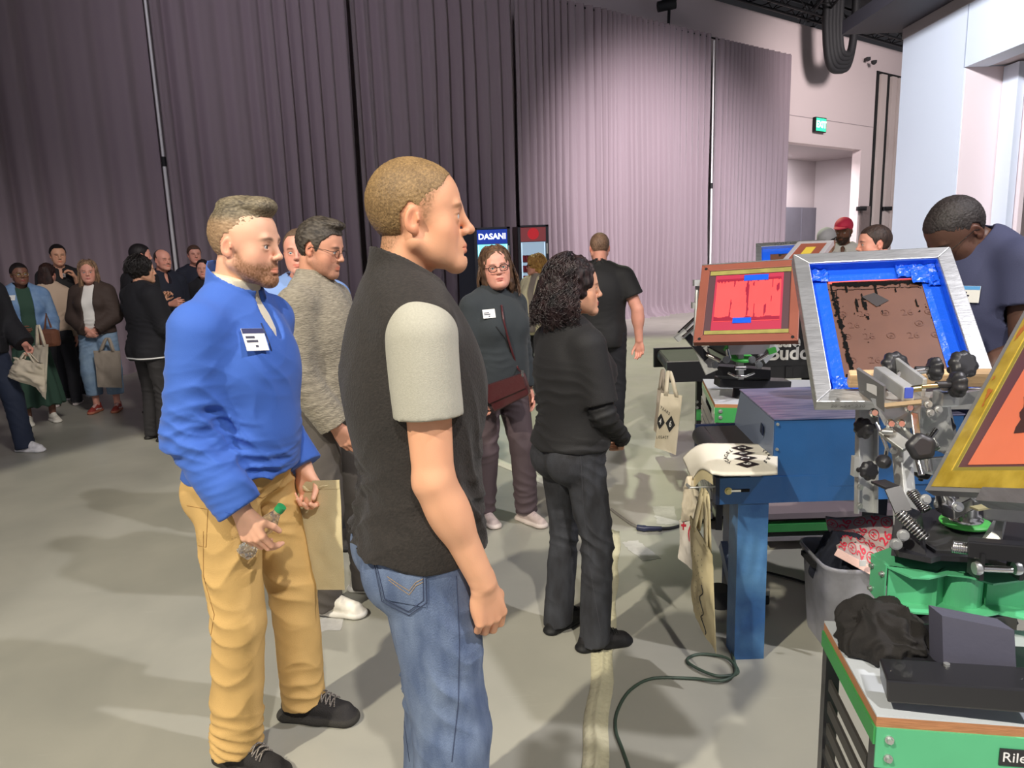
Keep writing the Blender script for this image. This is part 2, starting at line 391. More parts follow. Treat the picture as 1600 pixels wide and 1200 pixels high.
def head_prims(fem=False, jaw=1.0, nose=1.0, fat=0.0, brow=1.0, mouth=0.0, smile=0.0):
    j = jaw*(.93 if fem else 1); L = []; a = L.append
    a(E((0, -.011, .036), (.0760, .0885, .0865)))
    a(E((0, .036, .048), (.052, .044, .046), k=.03))
    a(E((0, .022, .012), (.0655, .066, .080), k=.03))
    a(E((0, .028, -.050), (.0545*j+fat*.5, .056, .050), k=.025))
    for s in (-1, 1):
        a(C((s*(.056*j+fat*.4), -.004, -.046), (s*.020*j, .068, -.092), .0165+fat*.3, .0175, k=.022))
        a(E((s*.041, .050, -.024), (.023+fat*.3, .020, .022), k=.028)); a(E((s*.034, .042, -.056), (.025+fat*.4, .028, .036), k=.025))
    a(E((0, .073, -.094), (.021*j, .018, .017), k=.02))
    if fat: a(E((0, .03, -.095), (.045, .045, .025+fat), k=.03))
    a(C((-.030, .078, .019), (.030, .078, .019), .0125*brow, k=.014))
    a(E((0, .078, -.062), (.026, .018, .026), k=.016))
    for s in (-1, 1):
        a(E((s*.031, .101, .002), (.019, .0150, .0115), k=.014, op='s'))
        a(E((s*.031, .0745, 0), .0140, k=.006))
    a(C((0, .086, .016), (0, .102+.02*(nose-1), -.022), .0080, .0088, k=.012))
    a(E((0, .1035+.02*(nose-1), -.0275), (.0100, .0100*nose, .0088), k=.008))
    for s in (-1, 1):
        a(E((s*.0115, .095, -.031), (.0075, .0095, .0072), k=.006))
        a(E((s*.0065, .101, -.0380), (.0036, .0050, .0026), k=.003, op='s'))
    zc = -.0625
    for s in (-1, 1):
        a(C((0, .0915, zc+.0045), (s*.021, .081, zc+.001+smile*.006), .0052, .0028, k=.006))
        a(C((0, .0895, zc-.0065-mouth), (s*.019, .080, zc-.002+smile*.006), .0060, .0032, k=.006))
        a(C((0, .0995, zc-.0008-mouth*.5), (s*.022, .088, zc-.001+smile*.007), .0016+mouth*.45, .0012, k=.002, op='s'))
    a(E((0, .0905, -.079), (.016, .0050, .005), k=.008, op='s')); a(E((0, .076, -.093), (.020*j, .0165, .016), k=.015))
    for s in (-1, 1):
        a(E((s*.031, .093, -.0004), (.0135, .0155, .0056), k=.0025, op='s'))
    for s in (-1, 1):   # ears
        R = rot('x', -12) @ rot('z', s*18)
        a(E((s*.0775, -.009, -.003), (.0060, .0150, .0255), k=.006, R=R))
        a(E((s*.0745, -.005, -.023), (.0055, .008, .010), k=.006, R=R))
        a(E((s*.0830, -.006, .000), (.0050, .0090, .0165), k=.004, op='s', R=R))
        a(C((s*.079, .004, -.004), (s*.078, .003, .006), .0035, .003, k=.003))
    return L
def hand_prims(side, curl=.45, thumb=.4, spread=.0, curls=None, scale=1.0):
    "x along the fingers, y towards the thumb, z palm normal"
    L = []; a = L.append; ty = [.030, .010, -.011, -.030]; pl = [.088, .092, .087, .079]
    seg = [(.042, .025, .021), (.046, .029, .022), (.043, .027, .021), (.033, .020, .018)]
    a(C((-.02, 0, 0), (.012, 0, 0), .026, .026, k=.01, fl=((0, 0, 1), .72)))
    for i in range(4): a(C((.006, ty[i]*.55, 0), (pl[i]-.006, ty[i], -.001), .0140, .0115, k=.010))
    a(E((.048, .002, .004), (.044, .036, .012), k=.010))
    a(E((.045, -.024, .007), (.035, .015, .013), k=.010))
    a(C((.018, .016, .008), (.048, .038, .012), .0140, .0118, k=.012))
    t0 = V3(.048, .038, .012); td = nrm((.80-.25*thumb, .55-.45*thumb, .20+.55*thumb)); t1 = t0+td*.034
    td2 = nrm(td+V3(.35, -.35, .15)*(.4+thumb*.8)); t2 = t1+td2*.027
    a(C(t0, t1, .0112, .0098, k=.006)); a(C(t1, t2, .0100, .0080, k=.003))
    for i in range(4):
        c = curls[i] if curls else curl*(1+.12*i); b = V3(pl[i]-.004, ty[i], -.001); ang = 0; sp = spread*(1.5-i)*.15
        for q in range(3):
            ang += c*(.75, .95, .6)[q]; d = V3(math.cos(ang)*math.cos(sp), math.sin(sp), math.sin(ang)); e = b+d*seg[i][q]
            r0 = (.0098, .0090, .0080)[q]*(1, 1, .98, .88)[i]; r1 = (.0090, .0081, .0068)[q]*(1, 1, .98, .88)[i]
            a(C(b, e, r0, r1, k=.0045 if q == 0 else .0015)); b = e
    if scale != 1: L = [p.moved(np.eye(3), V3(0, 0, 0), scale) for p in L]
    return L
SHORT = [(.25, .25), (.25, .075), (.066, .073), (.052, .050), (.036, .036), (.026, .000), (.014, -.014), (.008, .018), (-.010, .034), (-.030, .012), (-.033, -.030), (-.055, -.062), (-.2, -.075), (-.2, .25)]
HIGH = [(.25, .25), (.25, .092), (.055, .088), (.045, .060), (.028, .036), (.024, -.002), (.014, -.014), (.008, .018), (-.010, .034), (-.030, .012), (-.033, -.025), (-.055, -.055), (-.2, -.062), (-.2, .25)]
class Person: pass
def lin(a, b, t): return a+(b-a)*t
def eye_mesh(root, hc, HR, hs, gaze, irisc, vx):
    for s in (-1, 1):
        c = hc+HR @ (V3(s*.031, .0745, 0)*hs); g = nrm(HR @ nrm(gaze)); u = nrm(np.cross(g, (0.1, 0.2, 1))); w = np.cross(g, u); n = 20
        an = np.concatenate([np.linspace(.01, .62, 12), np.linspace(.7, 2.2, 8)]); ph = np.arange(n)*2*PI/n; r = .0121*hs
        V = (c+r*(np.cos(an)[:, None, None]*g+np.sin(an)[:, None, None]*(np.cos(ph)[None, :, None]*u+np.sin(ph)[None, :, None]*w))).reshape(-1, 3)
        Fq = np.array([(i*n+k, i*n+(k+1) % n, (i+1)*n+(k+1) % n, (i+1)*n+k) for i in range(len(an)-1) for k in range(n)])
        def colr(V, Nn):
            a = np.arccos(np.clip(((V-c)/r) @ g, -1, 1))[:, None]
            return np.where(a < .17, (.004, .004, .004), np.where(a < .44, irisc, (.62, .58, .54)))
        np_mesh('eye', [(V, Fq[:, ::-1])], attr_mat('eye_surface', .12, 0.0, 10, spec=.6), root, colr, smooth_it=0)
def person(label, x, y, theta, h=1.75, fem=False, w=1.0, d=1.0, belly=0.0, lean=0.0, head=(0, 0, 0), hs=1.0, z=0.0,
           skin=(.50, .28, .18), face={}, hair=None, arms=None, feet=None, top=None, under=None, trousers=None, shoes=None, q=None,
           eyes=True, iris=(.05, .10, .13), gaze=(0, 1, 0), brow_c=(.06, .035, .02), beard=None, bust=None, lip=None, group=None, skirt=None, mirror_hip=0.0, kneeb=.02, seat=1.0, neck=1.0, hoff=(0, 0, 0)):
    P = Person(); q = q or max(.0035, min(.011, y*.0019)); sc = h/1.75
    root = thing('person', label, 'person', (x, y, z), math.radians(theta-90), group); P.root = root
    # skeleton, person-local: x right, y forward
    Lr = rot('x', -lean); hipz = .93*sc; piv = V3(0, 0, hipz)
    def T(p): p = V3(p)*sc; return Lr @ (p-piv)+piv if p[2] > hipz*.98 else p
    def TD(v): return Lr @ V3(v)
    sw = (.150 if fem else .168)*w**.8; bd = d
    hc = T((0, .028, 1.622)) + V3(hoff); HR = Lr @ rot('z', head[0]) @ rot('x', -head[1]) @ rot('y', head[2])
    if lean: HR = rot('z', head[0]) @ rot('x', -lean-head[1]) @ rot('y', head[2])
    P.hc, P.HR, P.hs = hc, HR, hs*(.97 if fem else 1.0)*sc**.5; hs = P.hs
    B = []; a = B.append
    def fl(f): return (TD((0, 1, 0)), f)
    def e(c, r, k=.03, **kw): a(E(T(c), np.array(r)*sc, k=k, R=Lr if T(c)[2] > hipz*.98 else None, **kw))
    torso0 = len(B)
    e((0, -.012, 1.30), (.158*w, .108*bd, .20)); e((0, .004, 1.10), (.138*w*(.92 if fem else 1), .100*bd, .18)); e((0, -.008, .955), (.158*w*seat, .112*bd, .125))
    if belly: e((0, .055+belly*.4, 1.08), (.125*w, .07+belly, .15), k=.05)
    for s in (-1, 1):
        e((s*.072, -.062*bd, .885), (.082*seat, .082*seat, .095), k=.03)
        a(C(T((s*.04, -.022, 1.470)), T((s*(sw-.03), -.012, 1.400)), .042*sc, .052*sc, k=.04))
        if bust: e((s*.072*w, .085*bd, 1.265), (.066*bust, .062*bust, .066*bust), k=.03)
    a(C(T((0, -.020, 1.42)), hc+HR @ V3(0, -.030, -.055), .063*neck*(.84 if fem else 1), .054*neck*(.82 if fem else 1), k=.03))
    ntorso = len(B)
    # arms
    P.sh, P.el, P.wr, P.hf = {}, {}, {}, {}
    arms = arms or {}
    hand_spheres = []
    for nm, s in (('L', -1), ('R', 1)):
        A = arms.get(nm, {}); shd = T((s*sw, -.012, 1.388)); ev = nrm(A.get('e', (s*.16, -.08, -1))); wv = nrm(A.get('w', (s*.02, .22, -1)))
        el = shd+ev*.285*sc; wr = el+wv*.255*sc; P.sh[nm], P.el[nm], P.wr[nm] = shd, el, wr
        ar = A.get('r', 1.0)*(.86 if fem else 1.0)*sc
        a(C(shd, el, .050*ar, .041*ar, k=.03)); a(C(el, wr, .042*ar, .028*ar, k=.015)); a(E(lin(el, wr, .28), (.046*ar, .043*ar, .075*ar), k=.02, R=np.stack([nrm(np.cross(wv, (0, 1, .1))), nrm(np.cross(wv, np.cross(wv, (0, 1, .1)))), wv], 1)))
        hf = nrm(A.get('hf', wv)); pn = np.array(A.get('pn', (-s, 0, 0)), float); pn = nrm(pn-hf*(pn @ hf)); ht = np.cross(pn, hf)
        if A.get('th') is not None and ht @ V3(A['th']) < 0: ht = -ht
        elif A.get('th') is None and ht @ V3(0, 1, .3) < 0: ht = -ht
        M = np.stack([hf, ht, pn], 1); hsc = A.get('hs', 1.0)*(.9 if fem else 1.0)*sc
        for p in hand_prims(s, A.get('curl', .4), A.get('thumb', .4), curls=A.get('curls')): a(p.moved(M, wr+hf*.012, hsc))
        P.hf[nm] = (wr+hf*.012, M, hsc); hand_spheres.append((wr+hf*.095*hsc, .135*hsc))
    # legs
    feet = feet or dict(L=(-.11, .0, 8), R=(.11, .0, -8)); P.an, P.kn, P.hip = {}, {}, {}
    for nm, s in (('L', -1), ('R', 1)):
        fx, fy, fa = feet[nm]; an = V3(fx, fy, .085*sc); hip = V3(s*.088*w, -.005, .90)*sc; hip[2] = .90*sc
        kn = lin(hip, an, .50)+V3(s*.012, kneeb+.01, .0); P.an[nm], P.kn[nm], P.hip[nm] = an, kn, hip
        a(C(hip, kn, .070*sc*w, .048*sc, k=.02)); a(C(kn, an, .045*sc, .034*sc, k=.02)); a(E(lin(kn, an, .25)+V3(0, -.010, 0), (.042*sc, .042*sc, .09*sc), k=.02))
        a(C(an+V3(0, 0, -.03), an+rot('z', fa) @ V3(0, .09, -.045), .026, .020, k=.02))
    hp = [p.moved(HR, hc, hs) for p in head_prims(fem, **face)]
    hk = hp[0].k; B += hp; 
    # body mesh
    tors = B[:ntorso]; B = [p.moved(np.eye(3), V3(0, 0, 0)) for p in B]
    for p in (B[:ntorso-1] if top else []):
        if p.t == 'E': p.r = p.r-.012
        else: p.ra -= .010; p.rb -= .010
        p.bound()
    hq = max(.0021, q*.55); spheres = [(hc, .150*hs+.02)]+hand_spheres
    pts = [sdf_mesh(B, q if (under or (top and top.get('sleeve', 1) < .9)) else max(q*1.4, .007), keep=[(False, c, r-q*2.2) for c, r in spheres])]
    for c, r in spheres: pts.append(sdf_mesh(B, hq, lo=c-r, hi=c+r, keep=[(True, c, r)]))
    sk = np.array(skin); lipc = np.array(lip if lip else (sk*V3(.95, .62, .60)))
    def bcol(V, Nn):
        c = np.tile(sk, (len(V), 1)); nz = fbm(V, 22, 2)[:, None]; c = c*(1+.07*nz)*(1+V3(.02, -.03, -.04)*vnoise(V, 9)[:, None])
        H = ((V-hc) @ HR)/hs; X, Y, Z = H.T; ax = np.abs(X)
        sm = lambda d, s: 1/(1+np.exp(np.clip(d/s, -30, 30)))
        def mix(m, col): nonlocal c; c = c*(1-m[:, None])+np.array(col)*m[:, None]
        inh = (np.abs(Z) < .2) & (np.abs(Y) < .2) & (ax < .12)
        mix(.35*np.exp(-((ax-.045)**2+(Z+.028)**2)/.0005)*(Y > .02)*inh, sk*V3(1.0, .72, .68))
        mix(.5*sm(np.abs(ax-.08)-.006, .002)*sm(np.abs(Y+.008)-.022, .003)*inh*(np.abs(Z) < .04), sk*V3(1.0, .66, .60))
        mix(.85*sm(((X/.0225)**2+((Z+.0640)/.0105)**2-1), .12)*(Y > .078)*inh, lipc)
        bz = .0195+.003*np.cos((ax-.030)*90); mix(.85*sm(np.abs(Z-bz)-(.0042 if not fem else .0028), .0009)*sm(np.abs(ax-.032)-.017, .002)*(Y > .05)*inh, brow_c)
        mix(.85*sm(np.abs(Z-.0056+(ax-.031)**2*9)-.0018, .0006)*sm(np.abs(ax-.031)-.0145, .001)*(Y > .06)*inh, brow_c)
        if beard:
            bc, dens, polyb = beard; g = sm(poly_sd(Y, Z, polyb), .0035)*(ax < .09)*inh*dens*(.9+.35*vnoise(V, 300)); g = g*(1-.95*sm(((X/.021)**2+((Z+.0640)/.0085)**2-1), .1)*(Y > .07)); mix(np.clip(g, 0, 1), bc)
        if hair and hair.get('stub'):
            st = hair['stub']; g = sm(poly_sd(Y, Z, hair.get('poly', SHORT)), .003)*inh*st[1]*(.8+.5*vnoise(V, 420)); mix(np.clip(g, 0, 1), st[0])
        return c
    P.body = np_mesh('body', pts, attr_mat('skin', .48, .12, 420, sub=.06, spec=.35), root, bcol, smooth_it=1)
    if eyes and q < .0105: eye_mesh(root, hc, HR, hs, gaze, iris, hq)
    # clothing
    def infl(ps, off, kk=None):
        out = []
        for p in ps:
            r = p.moved(np.eye(3), V3(0, 0, 0))
            if r.t == 'E': r.r = r.r+off
            elif r.t == 'C': r.ra += off; r.rb += off
            else: r.ra += off
            if kk: r.k = kk
            r.bound(); out.append(r)
        return out
    P.infl, P.tors, P.T, P.TD, P.sc, P.q = infl, tors, T, TD, sc, q
    def folds(bunch, amp, seed, zs=.5, sc_=9.0):
        def f(V, Nn):
            dd = amp*fbm(V*V3(1, 1, zs), sc_, 2, seed)
            for (c, R, dr, wl, am) in bunch:
                r = np.linalg.norm(V-c, axis=1); dr = nrm(dr); wv_ = V @ dr
                ph = (wv_-np.array(c) @ dr)*2*PI/wl+9.0*vnoise(V, 4.2, seed+3)+3.0*vnoise(V, 10, seed+4)
                gate = np.clip(.55+1.1*vnoise(V, 6.5, seed+5), 0, 1.2); dd = dd+am*1.15*np.exp(-(r/R)**2)*(1-np.abs(np.sin(ph*.5))**.8*2)*gate
            return dd
        return f
    rs = int(abs(x*131+y*57)) % 97
    def make_top(t, nm):
        off = t.get('off', .014); hem = t.get('hem', .93)*sc; loose = t.get('loose', 0.0); L = infl(tors[:-1], off, .035)
        if t.get('chest'): L.append(E(T((0, .01, 1.25)), np.array([.165*w, .125*bd, .16])*sc+off, k=.04, R=Lr))
        L.append(C(T((0, -.004+t.get('ty', 0), 1.28)), T((0, .0+belly*.25+t.get('ty', 0), hem/sc)), (.140*w)*sc+off+loose*.3, (.142*w*seat)*sc+off+loose, k=.05, fl=(TD((0, 1, 0)), .74*bd+belly*.8)))
        hcut = (T((0, 0, hem/sc)), TD((0, t.get('tilt', 0), -1)))
        for p in L: p.cuts.append(hcut)
        sl = t.get('sleeve', 1.0); bunch = list(t.get('bunch', []))
        if sl > 0:
            for s_n, s in (('L', -1), ('R', 1)):
                S0, E0, W0 = P.sh[s_n], P.el[s_n], P.wr[s_n]; so = off+t.get('so', .004); ar = (arms.get(s_n, {}).get('r', 1.0))*(.86 if fem else 1.0)*sc
                if sl < .75:
                    end = lin(S0, E0, sl/.5*.9); dv = nrm(E0-S0); L.append(C(S0, end+dv*.05, .052*ar+so+.002, .047*ar+so+t.get('flare', .012), k=.03, cuts=[(end, dv)]))
                    L.append(C(end-dv*.022, end+dv*.03, .047*ar+so*.4, .046*ar+so*.4, k=.001, op='s'))
                else:
                    L.append(C(S0, E0, .052*ar+so, .043*ar+so, k=.035)); dv = nrm(W0-E0); en = lin(E0, W0, sl if sl <= 1 else 1)
                    L.append(C(E0, en+dv*.05, .042*ar+so, .030*ar+so+t.get('cuff', 0), k=.02, cuts=[(en, dv)]))
                    bunch += [(E0, .10, E0-S0+(W0-E0)*.3, .042, .0045), (lin(E0, W0, .8), .09, dv, .028, .0030), (S0+V3(-s*.04, .02, -.08), .13, (s*.7, .5, .6), .055, .0040)]
        bunch += [(T((0, .1, hem/sc+.06)), .16, (0, .15, 1), .040, .0035), (T((s_ * .1 if (s_ := 1) else 0, -.03, 1.02)), .17, (.25, 0, 1), .050, .0040), (T((-.1, -.03, 1.02)), .17, (-.25, 0, 1), .050, .004)]
        col_ = t.get('collar'); nb = T((0, -.018, 1.435)); nt_ = nb+nrm(hc+HR @ V3(0, -.025, -.055)-nb)
        nd = nrm(nt_-nb); nr = .066*neck*(.86 if fem else 1)*sc
        if col_ == 'turtle':
            L.append(C(nb+nd*.0, nb+nd*.115, nr+.012, nr+.004, k=.02, cuts=[(nb+nd*.105, nd)]))
        elif col_ == 'stand':
            cd = nrm(nd+V3(0, .02, 0)); ch_ = t.get('ch', .08); L.append(C(nb-cd*.02, nb+cd*(ch_+.08), nr+.018, nr+.020, k=.016, cuts=[(nb+cd*ch_, nrm(cd+TD((0, .40, 0))))]))
            L.append(C(nb+cd*.03, nb+cd*.26, nr+.009, nr+.012, k=.002, op='s'))
            L.append(E(T((0, .085, 1.47)), (.035, .06, .06), k=.01, op='s'))
        elif col_ == 'polo':
            ch_ = t.get('ch', .072); cd = nrm(nd+V3(0, -.04, 0)); L.append(C(nb, nb+cd*(ch_+.06), nr+.019, nr+.014, k=.008, cuts=[(nb+cd*ch_, nrm(cd+TD((0, .45, 0))))]))
            L.append(C(nb+cd*.02, nb+cd*.24, nr+.007, nr+.008, k=.002, op='s'))
            L.append(E(T((0, .105, 1.43)), (.030, .06, .085), k=.006, op='s'))
        else:
            L.append(C(nb+nd*.022, nb+nd*.1, nr+.006, nr+.012, k=.008, op='s'))
            if t.get('open'):
                L.append(BX(T((0, .16, 1.20)), (t['open'], .10, .30), .01, k=.01, op='s', R=Lr))
        if t.get('armhole'):
            for s_n, s in (('L', -1), ('R', 1)): L.append(E(P.sh[s_n]+V3(s*.045, 0, -.045), (.055, .078, .115), k=.012, op='s'))
        L += t.get('extra', [])
        V_, F_ = sdf_mesh(L, t.get('q', q*1.15))
        cf = t.get('colf'); o = np_mesh(nm, [(V_, F_)], t['mat'], root, cf, folds(bunch, t.get('amp', .004), rs+len(nm)), smooth_it=2 if q < .006 else 1)
        return o
    P.top_fn = make_top
    if under: P.under = make_top(under, under.get('name', 'tshirt'))
    if top: P.top = make_top(top, top.get('name', 'shirt'))
    if trousers:
        t = trousers; off = t.get('off', .010); wz = t.get('waist', 1.0)*sc; L = infl([p for p in tors if p.bc[2] < 1.02*sc and p.t == 'E'], off, .025)
        for p in L: p.cuts.append((V3(0, 0, wz), V3(0, 0, 1)))
        bunch = []
        hz = t.get('hem', .03)
        for nm, s in (('L', -1), ('R', 1)):
            hip, kn, an = P.hip[nm], P.kn[nm], P.an[nm]; th, kr, hr = t.get('thigh', .092)*sc*w**.5, t.get('knee', .072)*sc, t.get('cuff', .068)*sc
            L.append(C(hip+V3(0, -.005, .02), kn, th, kr, k=.022)); dv = nrm(an-kn); tt = (kn[2]-hz)/(kn[2]-an[2]); en = kn+(an-kn)*tt
            L.append(C(kn, en+dv*.05, kr, hr, k=.02, cuts=[(en, V3(0, .12 if hz < .1 else 0, -1))]))
            if hz > .065: L.append(C(en-dv*.03, en+dv*.04, hr-.012, hr-.010, k=.001, op='s'))
            bunch += [(lin(hip, kn, .12)+V3(0, .05, 0), .13, (s*.5, .2, 1), .045, .0045*t.get('fa', 1)), (kn+V3(0, -.03, 0), .12, (s*.3, .5, 1), .060, .0050*t.get('fa', 1)), (en+V3(0, 0, .06), .10, (-s*.25, .4, 1), .050, .0060*t.get('fa', 1)), (lin(kn, en, .5), .14, (s*.6, .3, 1), .085, .0040*t.get('fa', 1)), (lin(hip, kn, .6), .16, (s*.8, .3, .6), .09, .0040*t.get('fa', 1))]
        V_, F_ = sdf_mesh(L, t.get('q', q*1.15)); P.trousers = np_mesh(t.get('name', 'trousers'), [(V_, F_)], t['mat'], root, t.get('colf'), folds(bunch, .004, rs+40), smooth_it=2 if q < .006 else 1)
    if skirt:
        t = skirt; L = [C((0, 0, 1.0*sc), (0, 0, t['hem']), .15*sc, t.get('r', .22), k=.02, fl=(V3(0, 1, 0), .8), cuts=[(V3(0, 0, t['hem']), V3(0, 0, -1)), (V3(0, 0, 1.0*sc), V3(0, 0, 1))])]
        V_, F_ = sdf_mesh(L, q*1.2)
        def pl(V, Nn): an_ = np.arctan2(V[:, 1], V[:, 0]); return .014*np.sin(an_*11+3*vnoise(V, 3))*np.clip((1.0-V[:, 2])*1.6, 0, 1)
        np_mesh('skirt', [(V_, F_)], t['mat'], root, None, pl)
    if shoes:
        for nm in 'LR':
            fx, fy, fa = feet[nm]; make_shoe(P, root, fx, fy, fa, shoes, sc*(.92 if fem else 1), max(.003, q*.8), s=-1 if nm == 'L' else 1)
    if hair: make_hair(P, root, hair, hq)
    return P
def make_shoe(P, root, fx, fy, fa, t, k, q, s=1):
    R = rot('z', fa); o = V3(fx, fy, 0); L = []; st = t.get('sole_h', .030); fl = (V3(0, 0, 1), .55)
    sole = [C((0, -.060, .012), (s*-.004, .05, .012), .038, .036, k=.02, fl=fl), C((s*-.004, .05, .012), (s*-.006, .150, .016), .036, .044, k=.02, fl=fl)]
    up = [C((0, -.050, .050), (0, .01, .055), .034, .035, k=.02), C((0, .0, .06), (-.003*s, .140, .038), .037, .037, k=.02, fl=(V3(0, 0, 1), .8)),
          C((0, -.02, .06), (0, -.022, t.get('col_h', .105)), .037, .040, k=.02, cuts=[(V3(0, 0, t.get('col_h', .105)), nrm((0, .25, 1)))]), C((0, .01, .095), (0, .10, .052), .028, .024, k=.02)]
    L = sole+up; L = [p.moved(R, o, k) for p in L]; L.append(Pr('H', 0.004, 's', c=V3(0, 0, 0.001), R=np.eye(3)))
    # sole rim flares a little
    def rim(PP, d): return d-.004*np.exp(-((PP[..., 2]-st*.5)/(st*.5))**4)
    V, Fq = sdf_mesh(L, q, funcs=(rim,)); uc, scol, acc = np.array(t['upper']), np.array(t['sole']), np.array(t.get('accent', t['upper']))
    def col(V, Nn):
        Hl = (V-o) @ R/k; z = V[:, 2]; m = (z > st)[:, None]; c = np.where(m, uc*(1+.15*vnoise(V, 60)[:, None]), scol)
        lm = (np.abs(Hl[:, 0]) < .024) & (Hl[:, 1] > .015) & (Hl[:, 1] < .105) & (Hl[:, 2] > .055) & (Nn[:, 2] > .25)
        if t.get('lace') is not None and k > 0 and q > .0045: c = np.where(lm[:, None] & (np.sin(Hl[:, 1:2]*420) > 0), np.array(t['lace']), c)
        if t.get('stripe') is not None: c = np.where(((np.abs(Hl[:, 2]-.045-.10*(Hl[:, 1]-.03)) < .006) & (Hl[:, 1] > -.03) & (Hl[:, 1] < .10))[:, None], np.array(t['stripe']), c)
        return c
    ob = np_mesh('shoe', [(V, Fq)], attr_mat('shoe_'+t.get('mk', 'plain'), t.get('rough', .6), t.get('bump', .25), 260), root, col)
    if q <= .0045 and t.get('lace') is not None:
        b = MB()
        for i in range(6):
            yy = .030+i*.0150; zz = .1235-.478*(yy-.01)
            for sg in (-1, 1):
                pts = [o+R @ (V3(sg*.027*(1-2*tt), yy+.015*tt, zz+.006*math.sin(tt*PI)-.010*(abs(2*tt-1))**2)*k) for tt in np.linspace(0, 1, 7)]
                b.tube(pts, .0026*k, 6)
        for sg in (-1, 1):
            pts = [o+R @ (V3(sg*.030*math.sin(tt*PI)*1.2, .020-.02*tt+.01*math.sin(tt*6), .118-.022*tt+.012*math.sin(tt*PI))*k) for tt in np.linspace(0, 1, 9)]
            b.tube(pts, .0026*k, 6)
        b.build('shoelaces', mat('lace_'+t.get('mk', 'plain'), t['lace'], .8, bump=.5, scale=700, col2=t.get('lace2'), vscale=330), ob, local=True)
def make_hair(P, root, hr, hq):
    hc, HR, hs = P.hc, P.HR, P.hs; kind = hr['kind']; colr = np.array(hr['col']); c2 = np.array(hr.get('col2', colr*1.6)); th = hr.get('t', .008); poly = hr.get('poly', SHORT)
    W2 = lambda p: hc+HR @ (V3(p)*hs)
    def local(Pp): return ((Pp-hc.astype(f32)) @ HR.astype(f32))/hs
    L = [E((0, -.011, .036), (.0760+th, .0885+th, .0865+th), k=.004)]+([E((0, .036, .048), (.052+th, .044+th, .046+th), k=.03)] if kind != 'long' else [E((0, .034, .048), (.052+th*.55, .042+th*.55, .046+th*.7), k=.02)])
    ear = []
    if kind in ('short', 'top', 'afro'):
        if kind == 'top':
            for p in hr.get('vol', []): L.append(p)
        sd = .0
        def mask(PP, d):
            h = local(PP); m = poly_sd(h[..., 1].astype(np.float64), h[..., 2].astype(np.float64)+.05*np.maximum(np.abs(h[..., 0])-.035, 0)*0, poly)
            return np.maximum(d, m.astype(f32)*hs)
        funcs = (mask,)
    else:
        funcs = ()
        L = [p for p in L]+list(hr.get('vol', []))
        L.append(E((0, .080, -.035), (.056, .075, .115), k=.012, op='s'))   # face opening
        for p in hr.get('cut', []): L.append(p)
    L = [p.moved(HR, hc, hs) for p in L]
    V, Fq = sdf_mesh(L, max(hq, hr.get('q', hq)), funcs=funcs)
    sd = hr.get('strand', (1, 1, .25)); fr = hr.get('freq', 160); am = hr.get('amp', .0012)
    def disp(V, Nn): H = ((V-hc) @ HR)/hs; return am*(vnoise(H*V3(sd), fr, 5)+.6*vnoise(H*V3(sd), fr*2.1, 6))+hr.get('clump', 0)*vnoise(H, hr.get('cf', 45), 8)
    def col(V, Nn):
        H = ((V-hc) @ HR)/hs; t = np.clip(.5+.6*vnoise(H*V3(sd), fr*1.3, 9)+.3*vnoise(H, 30, 2), 0, 1)[:, None]; c = colr*(1-t)+c2*t
        if hr.get('fade'):   # short clipped sides, longer on top
            fz, fc = hr['fade']; g = 1/(1+np.exp(-(fz-H[:, 2]-.25*H[:, 1]*0)/.006)); g = g[:, None]; c = c*(1-g)+(np.array(fc)*(.8+.5*t))*g
        return c
    o = np_mesh('hair', [(V, Fq)], attr_mat('hair', hr.get('rough', .55), .35, 500, spec=.35, stretch=(1, 1, 1)), root, col, disp, smooth_it=1)
    P.hair = o
    if hr.get('strands'):
        rnd = random.Random(int(abs(hc[2])*1e5)); nS, rr, fn = hr['strands']; b = MB()
        for i in range(nS): 
            pts = fn(rnd)
            b.tube([W2(p) for p in pts], [rr*(1-.5*j/len(pts)) for j in range(len(pts))], 4, cap=False)
        b.build('hair_strands', mat('strand_%d' % int(colr[0]*9999), colr*1.1, hr.get('srough', .45), bump=.2, scale=80, col2=tuple(c2), vscale=22), o, fix=False, local=True)
def glasses(P, m, w=.024, hgt=.019, thick=.0016, yo=.0995, lens=True):
    b = MB(); W2 = lambda p: P.hc+P.HR @ (V3(p)*P.hs)
    for s in (-1, 1):
        ring = [W2((s*.0315+w*math.cos(t)*(abs(math.cos(t))**-.25 if abs(math.cos(t)) > .1 else 1), yo-.004*abs(math.cos(t)), -.003+hgt*math.sin(t))) for t in np.linspace(0, 2*PI, 25)[:-1]]
        b.tube(ring, thick, 6, closed=True)
        b.tube([W2((s*.056, yo-.006, .004)), W2((s*.072, .06, .008)), W2((s*.0805, .0, .010)), W2((s*.081, -.016, -.004))], thick, 6)
    b.tube([W2((-.009, yo, .0)), W2((0, yo+.003, .003)), W2((.009, yo, .0))], thick, 6)
    return b.build('glasses', m, P.root, local=True)
